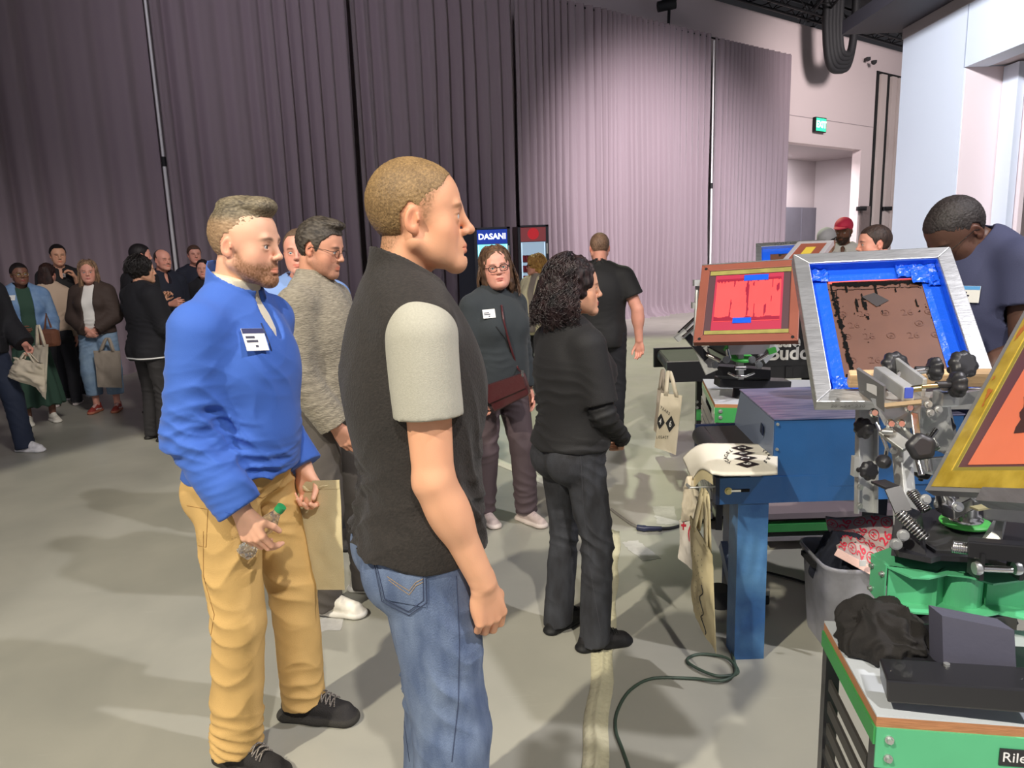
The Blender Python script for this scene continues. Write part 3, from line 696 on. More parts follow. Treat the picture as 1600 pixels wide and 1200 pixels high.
def badge(P, c, x, yv, w=.075, h=.052, top=None, lines=('',), parent=None):
    "paper name badge stuck on the chest; c centre, x right direction, yv up (person-local)"
    b = MB(); c = V3(c); x = nrm(x); yv = np.array(yv, float); yv = nrm(yv-x*(yv @ x)); n = np.cross(x, yv); M = Matrix((x, yv, n)).transposed()
    b.obox(c, (w/2, h/2, .0012), M, .0008); o = b.build('name_badge', mat('badge_paper', (.78, .78, .76), .5), P.root, local=True); o['label'] = 'white paper name badge'
    if top: MB().obox(c+yv*(h*.38)+n*.0013, (w/2*.98, h*.11, .0004), M).build('badge_band', mat('badge_band_%d' % int(top[0]*999+top[2]*99), top, .5), o, local=True)
    dk = mat('badge_ink', (.05, .05, .08), .6)
    b = MB()
    for i, (lx, ly, lw) in enumerate(lines): b.obox(c+x*lx*w+yv*ly*h+n*.0014, (lw*w/2, h*.05, .0003), M)
    b.build('badge_print', dk, o, local=True)
    return o
# ------------------------------------------------------------------ the hall
def PP(px, py, p0, n):
    "where the line of sight through a photo position meets a plane"
    r = _ray(px, py); o = np.array([0, 0, CAM_H]); n = np.array(n, float); t = ((np.array(p0, float)-o) @ n)/(r @ n); return Vector(o+r*t)
def floor_mat():
    m, nt, b = newmat('polished_concrete'); tc = N(nt, 'ShaderNodeTexCoord')
    def noi(sc, det=6, dist=0.0):
        n = N(nt, 'ShaderNodeTexNoise'); n.inputs['Scale'].default_value = sc; n.inputs['Detail'].default_value = det; n.inputs['Distortion'].default_value = dist
        nt.links.new(tc.outputs['Object'], n.inputs['Vector']); return n
    def ramp(fac, a, ca, z, cz):
        r = N(nt, 'ShaderNodeValToRGB'); e = r.color_ramp.elements; e[0].position, e[1].position = a, z; e[0].color, e[1].color = rgb(ca), rgb(cz); nt.links.new(fac, r.inputs[0]); return r
    def mix(f, a, b_, mode='MIX'):
        x = N(nt, 'ShaderNodeMix'); x.data_type = 'RGBA'; x.blend_type = mode
        if isinstance(f, float): x.inputs[0].default_value = f
        else: nt.links.new(f, x.inputs[0])
        nt.links.new(a, x.inputs[6]); nt.links.new(b_, x.inputs[7]); return x.outputs[2]
    big = ramp(noi(.55, 8, .3).outputs['Fac'], .25, s8(150, 149, 138), .78, s8(178, 176, 162))
    mid = ramp(noi(2.2, 8, .5).outputs['Fac'], .3, s8(148, 147, 138), .75, s8(180, 177, 164))
    c = mix(.45, big.outputs[0], mid.outputs[0])
    sc = N(nt, 'ShaderNodeTexNoise'); sc.inputs['Scale'].default_value = 1.2; sc.inputs['Detail'].default_value = 10; sc.inputs['Roughness'].default_value = .75
    mp = N(nt, 'ShaderNodeMapping'); mp.inputs['Scale'].default_value = (1, 5, 1); mp.inputs['Rotation'].default_value = (0, 0, .5); nt.links.new(tc.outputs['Object'], mp.inputs[0]); nt.links.new(mp.outputs[0], sc.inputs['Vector'])
    scr = ramp(sc.outputs['Fac'], .60, (0, 0, 0), .72, (1, 1, 1)); sm = N(nt, 'ShaderNodeMath', operation='MULTIPLY'); sm.inputs[1].default_value = .30; nt.links.new(scr.outputs[0], sm.inputs[0])
    lt = N(nt, 'ShaderNodeRGB'); lt.outputs[0].default_value = rgb(s8(188, 186, 174)); c = mix(sm.outputs[0], c, lt.outputs[0])
    nt.links.new(c, b.inputs['Base Color']); rr = N(nt, 'ShaderNodeMapRange'); rr.inputs['To Min'].default_value = .26; rr.inputs['To Max'].default_value = .44
    nt.links.new(noi(3.1, 5).outputs['Fac'], rr.inputs['Value']); nt.links.new(rr.outputs[0], b.inputs['Roughness'])
    bm = N(nt, 'ShaderNodeBump'); bm.inputs['Strength'].default_value = .05; bm.inputs['Distance'].default_value = .01; nt.links.new(noi(14, 6).outputs['Fac'], bm.inputs['Height']); nt.links.new(bm.outputs[0], b.inputs['Normal'])
    return m
M_floor = floor_mat()
struct(MB().box((-16, -6, -.15), (26, 32, 0)).build('floor', M_floor))
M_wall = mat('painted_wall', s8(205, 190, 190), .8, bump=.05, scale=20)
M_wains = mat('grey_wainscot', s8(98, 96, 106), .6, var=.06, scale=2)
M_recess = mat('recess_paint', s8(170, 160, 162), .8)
M_black = mat('matt_black', (.012, .012, .014), .7)
M_steel = mat('dark_steel', (.02, .02, .022), .45, .6)
M_dkgap = mat('dark_gap', (.006, .006, .007), .9)
# back wall runs obliquely behind the drapes
WS = .72; WY = 16.2; wd = Vector((1, WS, 0)).normalized(); wn = Vector((wd.y, -wd.x, 0)); W0 = (0, WY, 0)   # wn points into the hall
def wp(X, z, off=0.0): return Vector((X, WY+WS*X, z)) + wn*off
def wbox(b, X0, X1, z0, z1, o0, o1): return b.hexa([wp(X0, z0, o0), wp(X1, z0, o0), wp(X1, z0, o1), wp(X0, z0, o1), wp(X0, z1, o0), wp(X1, z1, o0), wp(X1, z1, o1), wp(X0, z1, o1)])
rx0 = PP(1226, 300, W0, wn).x; rx1 = PP(1342, 300, W0, wn).x; rz = (PP(1228, 222, W0, wn).z+PP(1342, 233, W0, wn).z)/2; WH = 8.05
b = MB(); wbox(b, -17, rx0, 0, WH, 0, -.3); wbox(b, rx0, rx1, rz, WH, 0, -.3); wbox(b, rx1, 17, 0, WH, 0, -.3)
struct(b.build('wall_back', M_wall))
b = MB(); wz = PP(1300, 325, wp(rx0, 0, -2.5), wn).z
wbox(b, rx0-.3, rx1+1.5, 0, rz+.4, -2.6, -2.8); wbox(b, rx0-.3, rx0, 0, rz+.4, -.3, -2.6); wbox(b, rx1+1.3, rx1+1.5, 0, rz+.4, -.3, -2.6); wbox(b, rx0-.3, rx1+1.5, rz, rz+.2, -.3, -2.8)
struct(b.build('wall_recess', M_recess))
b = MB(); wbox(b, rx0-.1, rx1+1.3, 0, wz, -2.6, -2.5); wbox(b, rx1+.5, rx1+.53, 0, wz, -2.5, -2.47); wbox(b, rx0+1.2, rx0+1.23, 0, wz, -2.5, -2.47)
struct(b.build('trim_1', M_wains))
# panel joint line and the pilaster with dark slots at the right end
b = MB(); xj = PP(1232, 180, W0, wn); wbox(b, rx0-.4, 12.6, xj.z, xj.z+.02, 0, .006); struct(b.build('trim_2', mat('panel_joint_grey', s8(150, 138, 140), .8)))
px0 = PP(1362, 250, W0, wn).x; px1 = PP(1378, 250, W0, wn).x; px2 = PP(1392, 250, W0, wn).x; px3 = PP(1412, 250, W0, wn).x; pz = PP(1375, 112, W0, wn).z
b = MB(); wbox(b, px0+.12, px1-.14, 0, pz-.1, 0, .12); wbox(b, px1+.14, px2-.1, 0, pz-.1, 0, .12); wbox(b, px2, px3+1, 0, pz-.1, 0, .12); struct(b.build('trim_3', mat('pilaster_paint', s8(190, 176, 172), .75)))
b = MB(); wbox(b, px0, px3+.4, 0, pz, 0, .03); struct(b.build('trim_4', M_dkgap))
wz2 = PP(1350, 322, W0, wn).z
b = MB(); wbox(b, rx1+.1, px0, 0, wz2, 0, .05); struct(b.build('trim_5', mat('brown_wainscot', s8(120, 106, 104), .6, var=.08, scale=6)))
for (xx, yy) in ((1346, 326), (1386, 326)):
    c = PP(xx, yy, wp(0, 0, .15), wn); t = thing('door_hinge_bracket', 'small dark bracket on the wall %s of the dark wall slot' % ('left' if xx < 1350 else 'right'), 'bracket', c)
    MB().obox(c, (.16, .06, .07), bev=.02).build('plate', M_steel, t); MB().cyl(c+Vector((-.1, -.08, 0)), c+Vector((.1, -.08, 0)), .035).build('barrel', M_steel, t)
# ceiling and rigging
struct(MB().box((-16, -6, 8.75), (26, 32, 8.95)).build('ceiling', M_black))
def truss(name, label, a, bb, hh=.42, nseg=14, r=.035):
    a, bb = Vector(a), Vector(bb); t = thing(name, label, 'truss', a); d = (bb-a); s_ = d.cross(Vector((0, 0, 1))).normalized()*hh*.5; up = Vector((0, 0, hh))
    for o in (Vector((0, 0, 0))+s_, Vector((0, 0, 0))-s_, up+s_, up-s_): MB().tube([a+o, bb+o], r, 6).build('chord', M_steel, t)
    m = MB()
    for i in range(nseg):
        p, q_ = a+d*(i/nseg), a+d*((i+1)/nseg); e = i % 2
        for s2 in (s_, -s_): m.tube([p+s2+(up if e else up*0), q_+s2+(up*0 if e else up)], r*.55, 5)
        m.tube([p+s_, p-s_], r*.5, 5)
    m.build('lattice', M_steel, t); return t
truss('lighting_truss', 'black lattice truss running along the top of the back wall', wp(-6, WH+.0, .55), wp(14.5, WH, .55), .40, 46)
truss('lighting_truss', 'black truss crossing overhead between the wall truss and the white block', (4.5, 18.6, 8.2), (14.0, 17.0, 8.2), .42, 22)
truss('lighting_truss', 'black truss nearest the camera at the top edge of the photo', (3.6, 14.6, 8.05), (12.0, 16.0, 8.05), .42, 18)
truss('lighting_truss', 'black truss running back under the ceiling above the cable loop', (7.2, 10, 8.2), (9.6, 24, 8.2), .42, 26)
b = MB()
for k in range(5):
    r0 = random.Random(k); c0 = PP(1290+k*3, 38, wp(0, 0, .9), wn); c1 = PP(1337-k*3, 40, wp(0, 0, .9), wn); pts = []
    for i in range(21):
        t_ = i/20; p = c0.lerp(c1, t_); p.z -= (1.25-.10*k)*(1-(2*t_-1)**4)**.8; pts.append(p+wn*(.05*k))
    b.tube([pts[0]+Vector((0, 0, 1.0))]+pts+[pts[-1]+Vector((0, 0, 1.0))], .10, 7)
tag(b.build('cable_loop', M_black), 'thick bundle of black cable hanging in a loop from the ceiling truss', 'cable')
c = PP(1046, 14, wp(0, 0, .6), wn); t = thing('stage_light', 'small black lamp fixture clamped under the truss above the curtain', 'lamp', c)
b = MB(); b.obox(c+Vector((0, 0, .25)), (.18, .05, .06)); b.build('clamp', M_steel, t); MB().cyl(c+Vector((-.28, 0, .05)), c+Vector((.14, 0, .12)), .12).build('can', M_black, t)
MB().cyl(c+Vector((0, 0, .15)), c+Vector((-.02, 0, -.38)), .035).build('rod', M_steel, t)
c = PP(1360, 95, wp(0, 0, .2), wn); t = thing('security_camera', 'tiny dark dome camera fixed high on the pale wall', 'camera', c); MB().obox(c+Vector((-.1, 0, .05)), (.06, .1, .05)).build('mount', M_steel, t)
MB().lathe(c+Vector((.12, 0, 0)), Vector((0, 0, -1)), [(0, .09), (.07, .085), (.11, .05), (.13, .0)], 16).build('dome', M_black, t)
# exit signs
def exit_sign(c, u, label, s=1.0):
    u = Vector(u).normalized(); n = Vector((u.y, -u.x, 0)); t = thing('exit_sign', label, 'sign', c); M = Matrix((u, -n, Vector((0, 0, 1)))).transposed()
    MB().obox(c-n*.05, (.30*s, .05, .22*s), M, .01).build('housing', M_steel, t)
    MB().obox(c+n*.004, (.27*s, .004, .19*s), M).build('lit_panel', mat('exit_green', s8(60, 225, 165), .4, emit=.75), t)
    text('lettering', 'EXIT', .27*s, frame4(c+n*.010, u, (0, 0, 1)), mat('exit_letters', s8(225, 255, 240), .4, emit=1.0), t, bold=.012*s)
area('recess_lamp', tuple(wp((rx0+rx1)/2, rz-.15, -1.2)), tuple(wp((rx0+rx1)/2, 0, -2.2)), 260, 2.5, .6, (1, .95, .97))
exit_sign(PP(1283, 195, wp(0, 0, .12), wn), wd, 'green lit EXIT sign on the pale wall right of the curtain', 1.0)
# drapes
M_drape = mat('curtain_cloth', s8(146, 130, 138), .85, bump=.15, scale=40, sheen=.15, stretch=(6, 6, .6))
CY = 14.9
def cp(X, z, off=0.0): return Vector((X, CY+WS*X, z))+wn*off
def drape(X0, X1, H, label, seed, fine=1.0, pud=.05):
    L = (X1-X0)/wd.x; n = int(L/.022); rows = []; rd = random.Random(seed)
    ph = []; a_ = 0
    xs = np.arange(n+1)/n*L; wl = .30/fine; phase = np.cumsum(2*PI*.022/(wl*(1+.45*np.array([vnoise(np.array([x*1.1, seed, 0.])) for x in xs]))))
    zs = [0, .03, .10, .25, .6, 1.2, 2.0, 3.0, 4.0, 5.0, 5.8, 6.3, H-.12, H-.03, H]
    am = .060+.06*np.array([abs(float(vnoise(np.array([x*.9, seed+5., 0.])))) for x in xs])
    for z in zs:
        t_ = z/H; g = 1-.55*t_; sw = .10*np.array([float(vnoise(np.array([x*.5, z*.35, seed*1.0]))) for x in xs]); pert = np.array([float(vnoise(np.array([x*3.1, z*.5, seed+2.]))) for x in xs])
        y = am*g*(np.sin(phase+.5*pert)+.35*np.sin(phase*2.03+1.1*t_))+sw*(1-t_)+(.10*np.array([float(vnoise(np.array([x*4, 3., seed+1.]))) for x in xs]) + .08)*(1 if z < .04 else .35 if z < .12 else 0)*(pud/.05)
        rows.append([cp(X0+(X1-X0)*i/n, z, y[i]) for i in range(n+1)])
    o = MB().grid(rows, thick=tuple(wn*-.012)).build('curtain', M_drape, fix=False); return tag(o, label, 'curtain', None)
XP = lambda px: float((px-800)/F_PX*CY/(1-(px-800)/F_PX*WS))
xa, xb, xc, xd, xe = -5.15, -2.58, .27, 5.22, 7.93
drape(-9.6, xa-.03, 6.75, 'tall grey-purple curtain at far left behind the dark crowd', 1, .8)
drape(xa+.03, xb-.01, 6.75, 'tall grey-purple curtain behind the bearded man in blue', 2, .9)
drape(xb+.01, xc-.01, 6.75, 'tall grey-purple curtain behind the head of the man in the black vest', 3, 1.0)
drape(xc+.01, xd-.04, 6.75, 'wide pleated grey curtain behind the vending coolers and curly-haired woman', 4, 1.35, .1)
drape(xd+.05, xe, 6.70, 'narrow pleated grey curtain at the right end of the drape line', 5, 1.4, .07)
for X, lb in ((xa, 'thin steel upright pole in the curtain gap left of the bearded man'), (xd, 'thin bright steel pole in the gap between the two rightmost curtains')):
    t = thing('drape_pole', lb, 'pole', cp(X, 0, .03)); mp_ = mat('pole_steel', (.82, .80, .80), .4, .1)
    MB().tube([cp(X, 0, .03), cp(X, 3.1, .03)], .026, 10).build('lower_tube', mp_, t); MB().tube([cp(X, 3.2, .03), cp(X, 6.6, .03)], .022, 10).build('upper_tube', mp_, t); MB().tube([cp(X, 3.08, .03), cp(X, 3.22, .03)], .034, 10).build('collar', M_black, t)
    MB().obox(cp(X, .01, .03), (.16, .16, .01)).build('base_plate', M_steel, t)
o = MB().tube([cp(-9.6, 6.72, -.05), cp(xe, 6.68, -.05)], .022, 8).build('drape_rail', M_steel); tag(o, 'long horizontal rail the grey curtains hang from', 'rail')
# white block with the opening at right
BXX = 8.7; nX = (1, 0, 0)
y0 = PP(1400, 250, (BXX, 0, 0), nX).y; y1 = PP(1503, 150, (BXX, 0, 0), nX).y; zh = PP(1510, 104, (BXX, 0, 0), nX).z; zt = PP(1411, 62, (BXX, 0, 0), nX).z
M_blk = mat('white_panel', s8(214, 220, 232), .6); M_pink = mat('pink_white_panel', s8(236, 216, 216), .65)
TH = 1.5
b = MB(); b.box((BXX, y1, 0), (BXX+TH, y0, zt)); struct(b.build('wall_right', M_blk))
b = MB(); b.box((BXX, 3.0, zh), (BXX+.45, y1-.012, zt)); b.box((BXX, 0, 0), (BXX+.45, 3.0, zt)); struct(b.build('wall_header', M_blk))
b = MB(); b.box((BXX+.03, y1-.012, 0), (BXX+TH+.02, y1-.001, zh)); struct(b.build('trim_6', M_pink))
b = MB(); b.box((BXX+.45, 3, zh+.02), (BXX+TH+.5, y1-.02, zh+.12)); struct(b.build('ceiling_soffit', mat('soffit_paint', s8(196, 184, 186), .8)))
xx1 = PP(1571, 250, (0, y1-.3, 0), (0, 1, 0)).x; xx2 = PP(1582, 250, (0, y1-.3, 0), (0, 1, 0)).x
b = MB(); b.box((xx1, y1-.45, 0), (xx2, y1-.03, zh-.02)); struct(b.build('trim_7', M_blk))
b = MB(); b.box((xx2+.02, y1-.55, 0), (xx2+.10, y1-.2, zh-.02)); struct(b.build('trim_8', M_pink))
b = MB(); b.box((BXX-.02, 0, zt), (BXX+TH, y0+.02, zt+.21)); struct(b.build('trim_9', mat('grey_fascia', s8(165, 160, 158), .7)))
b = MB(); b.box((BXX-1.2, 0, zt+.22), (BXX+TH+2, y0+.3, zt+.5)); struct(b.build('ceiling_canopy', mat('canopy_dark', s8(58, 55, 62), .6)))
b = MB(); b.box((BXX-.004, y1-.02, zh), (BXX, y1+.01, zt)); struct(b.build('trim_10', mat('seam_grey', s8(160, 166, 182), .7)))
# far hall seen through the opening
b = MB(); b.box((18.4, 29.0, 0), (25.8, 29.2, 8.6)); struct(b.build('wall_far', mat('far_wall', s8(150, 142, 148), .8)))
b = MB(); b.box((18.4, 28.88, 0), (25.8, 29.0, 3.2)); struct(b.build('trim_11', mat('far_wainscot', s8(92, 80, 80), .7, var=.15, scale=5)))
b = MB(); b.box((18.4, 28.9, 3.2), (25.8, 29.0, 5.0)); struct(b.build('trim_12', mat('far_band', s8(120, 124, 150), .7)))
exit_sign(PX(1592, 241, 28.7), (1, 0, 0), 'second small green exit sign seen through the opening at right edge', .8)
# tape strips over a cable ridge on the floor
def tape_strip(pts, w, label, m):
    rows = []
    for i, p in enumerate(pts):
        p = Vector((p[0], p[1], 0)); d = Vector(pts[min(i+1, len(pts)-1)])-Vector(pts[max(i-1, 0)]); n = Vector((-d.y, d.x, 0)).normalized() if len(d) == 3 else Vector((-d[1], d[0], 0)).normalized()
        rows.append([p+n*(w*u)+Vector((0, 0, .002+.010*math.exp(-((u+.04*math.sin(i*.7))/.10)**2))) for u in (-.5, -.25, -.14, -.07, 0, .07, .14, .25, .5)])
    return tag(MB().grid(rows, thick=(0, 0, .0008)).build('floor_tape', m), label, 'tape')
M_tape = mat('gaffer_tape', s8(206, 200, 168), .45, bump=.4, scale=60, var=.08, vscale=9)
ta, tb = GX(925, 1230), GX(958, 830)
tape_strip([ta.lerp(tb, i/30)[:2]+(0,) if False else (ta.lerp(tb, i/30).x+.006*math.sin(i), ta.lerp(tb, i/30).y, 0) for i in range(31)], .085, 'pale tape strip over a cable running along the floor beside the curly-haired woman', M_tape)
ta, tb = GX(870, 760), GX(700, 690)
tape_strip([(ta.lerp(tb, i/12).x, ta.lerp(tb, i/12).y, 0) for i in range(13)], .10, 'pale floor tape strip behind the feet of the woman with the handbag', mat('gaffer_tape_white', s8(214, 212, 196), .5, bump=.3, scale=60))
M_pale = mat('pale_floor_patch', s8(190, 188, 182), .55, bump=.3, scale=30, var=.12, vscale=14)  # mottled pale colour for the irregular floor patches
def patch(cx, cy, w, h_, a, seed, label):
    rd = random.Random(seed); R = Matrix.Rotation(a, 3, 'Z'); n = 40; pts = []
    for i in range(n):
        t_ = 4*i/n; k = int(t_); f = t_-k; q_ = [(-1, -1), (1, -1), (1, 1), (-1, 1), (-1, -1)]; x = q_[k][0]*(1-f)+q_[k+1][0]*f; y = q_[k][1]*(1-f)+q_[k+1][1]*f
        pts.append(Vector((cx, cy, .0008))+R @ Vector((x*w/2+rd.uniform(-.008, .008), y*h_/2+rd.uniform(-.008, .008), 0)))
    tag(MB().prism(pts, (0, 0, .0006)).build('pale_floor_patch', M_pale), label, 'tape')
g = GX(1040, 805); patch(g.x, g.y, .13, .30, -.1, 1, 'rough pale patch on the floor left of the hanging tote bags')
g = GX(500, 962); patch(g.x, g.y, .22, .30, .15, 2, 'pale floor patch below the white sneaker of the man in the sweater')
g = GX(1000, 860); patch(g.x, g.y, .10, .26, .3, 3, 'thin whitish floor patch near the dark cable plug')
# ------------------------------------------------------------------ tote bags, screens, equipment
M_alu = mat('aluminium', (.62, .63, .65), .34, .85, bump=.08, scale=40, stretch=(1, 1, 8), var=.12, vscale=12)
M_aluw = mat('aluminium_worn', (.55, .56, .56), .5, .55, bump=.15, scale=30, var=.15, vscale=9)
M_chrome = mat('chrome_steel', (.75, .74, .72), .18, 1.0)
M_zinc = mat('zinc_steel', (.55, .56, .55), .38, .8, var=.12, scale=14)
M_knob = mat('black_plastic', (.022, .022, .026), .42)
M_blk2 = mat('black_paint', (.018, .018, .022), .35, coat=.2)
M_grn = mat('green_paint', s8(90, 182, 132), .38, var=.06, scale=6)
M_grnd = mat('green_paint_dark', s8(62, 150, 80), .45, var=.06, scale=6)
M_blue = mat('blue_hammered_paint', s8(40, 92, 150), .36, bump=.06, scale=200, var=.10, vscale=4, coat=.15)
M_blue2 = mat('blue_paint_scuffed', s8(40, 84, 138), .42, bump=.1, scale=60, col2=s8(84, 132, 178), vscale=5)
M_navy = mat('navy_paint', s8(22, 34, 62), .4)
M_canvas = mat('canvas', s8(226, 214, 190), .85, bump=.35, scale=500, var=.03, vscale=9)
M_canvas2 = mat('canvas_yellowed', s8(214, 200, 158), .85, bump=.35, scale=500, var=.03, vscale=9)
M_canvas3 = mat('canvas_shade', s8(168, 156, 142), .85, bump=.35, scale=500, var=.03, vscale=9)  # same canvas with shade put into its colour
M_ink = mat('black_print_ink', (.015, .015, .016), .55)
M_inkr = mat('red_print_ink', s8(205, 50, 70), .6)
M_tblue = mat('blue_tape', s8(28, 92, 222), .30, bump=.5, scale=28, coat=.3)
def quadgrid(TL, TR, BR, BL, n, m, f=None):
    rows = []; TL, TR, BR, BL = map(Vector, (TL, TR, BR, BL)); nn = (TR-TL).cross(BL-TL).normalized()
    for i in range(n+1):
        v = i/n; a, c = TL.lerp(BL, v), TR.lerp(BR, v); rows.append([a.lerp(c, j/m)+nn*(f(j/m, v) if f else 0) for j in range(m+1)])
    return rows
def ribbon(pts, wdir, w, th=.003):
    rows = []; wdir = Vector(wdir).normalized()
    for p in pts: rows.append([Vector(p)-wdir*w/2, Vector(p), Vector(p)+wdir*w/2])
    d = (Vector(pts[1])-Vector(pts[0])).normalized(); n = d.cross(wdir).normalized()
    return rows, n*th
def tote(label, TL, TR, BR, BL, apex, m, seed=0, puff=.018, hw=.026, apex2=None, group=None, wr=.006, thick=.012):
    TL, TR, BR, BL = map(Vector, (TL, TR, BR, BL)); t = thing('tote_bag', label, 'bag', (TL+TR)/2, 0, group)
    f = lambda u, v: -puff*math.sin(PI*u)**.6*(math.sin(PI*min(1, v*1.02))**.7 if v < .98 else 0)-wr*float(fbm(np.array([u*3, v*4, seed*3.1]), 1.0, 3))-.0015*math.sin(3*u+9*v)
    nn = (TR-TL).cross(BL-TL).normalized(); rows = quadgrid(TL, TR, BR, BL, 26, 20, f)
    bk = quadgrid(TL, TR, BR, BL, 26, 20, lambda u, v: thick*.3+puff*.7*math.sin(PI*u)**.6*(math.sin(PI*min(1, v*1.02))**.7 if v < .98 else 0))
    b = MB(); b.grid(rows); b.grid([r[::-1] for r in bk]); k = len(rows)
    edge = lambda a, c: b.grid([a, c])
    b.grid([[r[0] for r in rows], [r[0] for r in bk]]); b.grid([[r[-1] for r in rows], [r[-1] for r in bk]]); b.grid([rows[-1], bk[-1]])
    body = b.build('bag_body', m, t); w = (TR-TL)
    hb = MB(); hb.grid([[p-nn*.0016 for p in rows[0]], [p-nn*.0020 for p in rows[1]], [p-nn*.0016 for p in rows[2]]]); hb.build('hem_band', m, body)
    for kx, (ap, rr, off) in enumerate(((apex, rows, -nn*.004), (apex2 or apex, bk, nn*.006))):
        a = rr[1][5]+off; c = rr[1][15]+off; ap = Vector(ap)+off*.6; pts = []
        for i in range(15):
            s_ = i/14; p = (1-s_)**3*a+3*(1-s_)**2*s_*(a.lerp(ap, .55)+(ap-a)*.45)+3*(1-s_)*s_*s_*(c.lerp(ap, .55)+(ap-c)*.45)+s_**3*c; pts.append(p)
        h = ribbon(pts, w, hw, .003); g_ = MB(); g_.grid(h[0], thick=tuple(nn*.003)); g_.build('handle', m, t)
    return t, body, rows, nn
def surf(rows, u, v, off):
    n, m = len(rows)-1, len(rows[0])-1; x, y = min(max(u, 0), .9999)*m, min(max(v, 0), .9999)*n; i, j = int(y), int(x); fy, fx = y-i, x-j
    p = (rows[i][j].lerp(rows[i][j+1], fx)).lerp(rows[i+1][j].lerp(rows[i+1][j+1], fx), fy); return p+off
def on_sheet(o, rows, off):
    "bend a flat mesh given in sheet coordinates (x across 0..1, y down 0..1) onto the cloth"
    for v in o.data.vertices: v.co = surf(rows, v.co.x, v.co.y, off*(1+v.co.z))
    o.data.update()
def sheet_text(s, size, cx, cy, asp, rows, off, m, parent, ang=0, name='print'):
    c = Matrix.Translation((cx, cy, 0)) @ Matrix.Diagonal((1, -asp, 1, 1)) @ Matrix.Rotation(ang, 4, 'Z'); o = text(name, s, size, c, m, parent, extrude=0, bold=size*.02); on_sheet(o, rows, off); return o
def diamond(cx, cy, rx, ry, rows, off, m, parent):
    n = 5; b = MB(); g = [[Vector((cx+rx*(i-j)/n, cy+ry*((i+j)/n-1), 0)) for j in range(n+1)] for i in range(n+1)]; b.grid(g); o = b.build('print_diamond', m, parent, fix=False); on_sheet(o, rows, off); return o
def arc_word(s, size, cx, cy, R, a0, a1, asp, rows, off, m, parent, inward=False):
    for i, ch in enumerate(s):
        a = a0+(a1-a0)*i/max(1, len(s)-1); x = cx+R*math.cos(a); y = cy-R*asp*math.sin(a); sheet_text(ch, size, x, y, asp, rows, off, m, parent, (a+PI/2 if inward else a-PI/2), 'print_letter')
def blobs(TL, u, v, n, cond, W_, H_, res, m, name, parent, th=.0006):
    "thin layer of ink where cond(x,y) holds; x,y in metres from the top left corner"
    b = MB(); nx, ny = int(W_/res), int(H_/res); X, Y_ = np.meshgrid((np.arange(nx)+.5)*res, (np.arange(ny)+.5)*res); K = cond(X, Y_)
    for j in range(ny):
        i = 0
        while i < nx:
            if K[j, i]:
                k = i
                while k < nx and K[j, k]: k += 1
                p = [TL+u*(i*res)-v*(j*res), TL+u*(k*res)-v*(j*res), TL+u*(k*res)-v*((j+1)*res), TL+u*(i*res)-v*((j+1)*res)]; b.add([q+n*th for q in p], [(0, 1, 2, 3)]); i = k
            else: i += 1
    if not b.v: return None
    o = b.build(name, m, parent, fix=False); o['kind'] = 'stuff'; return o
def frame_bars(b, O, u, v, n, W_, H_, fw, d0, d1):
    "mitred rectangular frame; O top-left outer corner, v up, n towards the viewer, depth d0..d1 along n"
    P = lambda x, y, d: O+u*x-v*y+n*d
    c = [(0, 0), (W_, 0), (W_, H_), (0, H_)]; i_ = [(fw, fw), (W_-fw, fw), (W_-fw, H_-fw), (fw, H_-fw)]
    for k in range(4):
        a, a2, z, z2 = c[k], c[(k+1) % 4], i_[k], i_[(k+1) % 4]
        b.hexa([P(*a, d0), P(*a2, d0), P(*z2, d0), P(*z, d0), P(*a, d1), P(*a2, d1), P(*z2, d1), P(*z, d1)])
    return b
def ortho(TL, TR, BL):
    TL, TR, BL = map(Vector, (TL, TR, BL)); u = (TR-TL); W_ = u.length; u = u/W_; v = TL-BL; v = v-u*v.dot(u); H_ = v.length; v = v/H_; n = u.cross(v); return TL, u, v, n, W_, H_
def squeegee_screen(label, TL, TR, BL, border, field, W_=None, H_=None, fr=M_alu, fw=.036, dp=.034, well=True, style='red'):
    O, u, v, n, w0, h0 = ortho(TL, TR, BL); W_ = W_ or w0; H_ = H_ or h0; c = O+u*W_/2-v*H_/2
    if n.dot(Vector((0, 0, 1.6))-c) < 0: n = -n
    t = thing('printing_screen', label, 'screen', c); P = lambda x, y, d=0: O+u*x-v*y+n*d
    b = frame_bars(MB(), O, u, v, n, W_, H_, fw, -dp, 0); f = b.build('frame', fr, t)
    bev = f.modifiers.new('soft_edges', 'BEVEL'); bev.width = .0025; bev.segments = 2; bev.limit_method = 'ANGLE'
    md = -dp+.004 if well else -.006
    MB().hexa([P(fw*.7, fw*.7, md-.001), P(W_-fw*.7, fw*.7, md-.001), P(W_-fw*.7, H_-fw*.7, md-.001), P(fw*.7, H_-fw*.7, md-.001), P(fw*.7, fw*.7, md), P(W_-fw*.7, fw*.7, md), P(W_-fw*.7, H_-fw*.7, md), P(fw*.7, H_-fw*.7, md)]).build('mesh_fabric', field, t)
    return t, f, P, u, v, n, W_, H_, md
def ring(P, x0, y0, x1, y1, w, d, th, m, name, parent):
    b = MB()
    for (a, c, e, g) in ((x0, y0, x1, y0+w), (x0, y1-w, x1, y1), (x0, y0+w, x0+w, y1-w), (x1-w, y0+w, x1, y1-w)):
        b.hexa([P(a, c, d), P(e, c, d), P(e, g, d), P(a, g, d), P(a, c, d+th), P(e, c, d+th), P(e, g, d+th), P(a, g, d+th)])
    return b.build(name, m, parent)
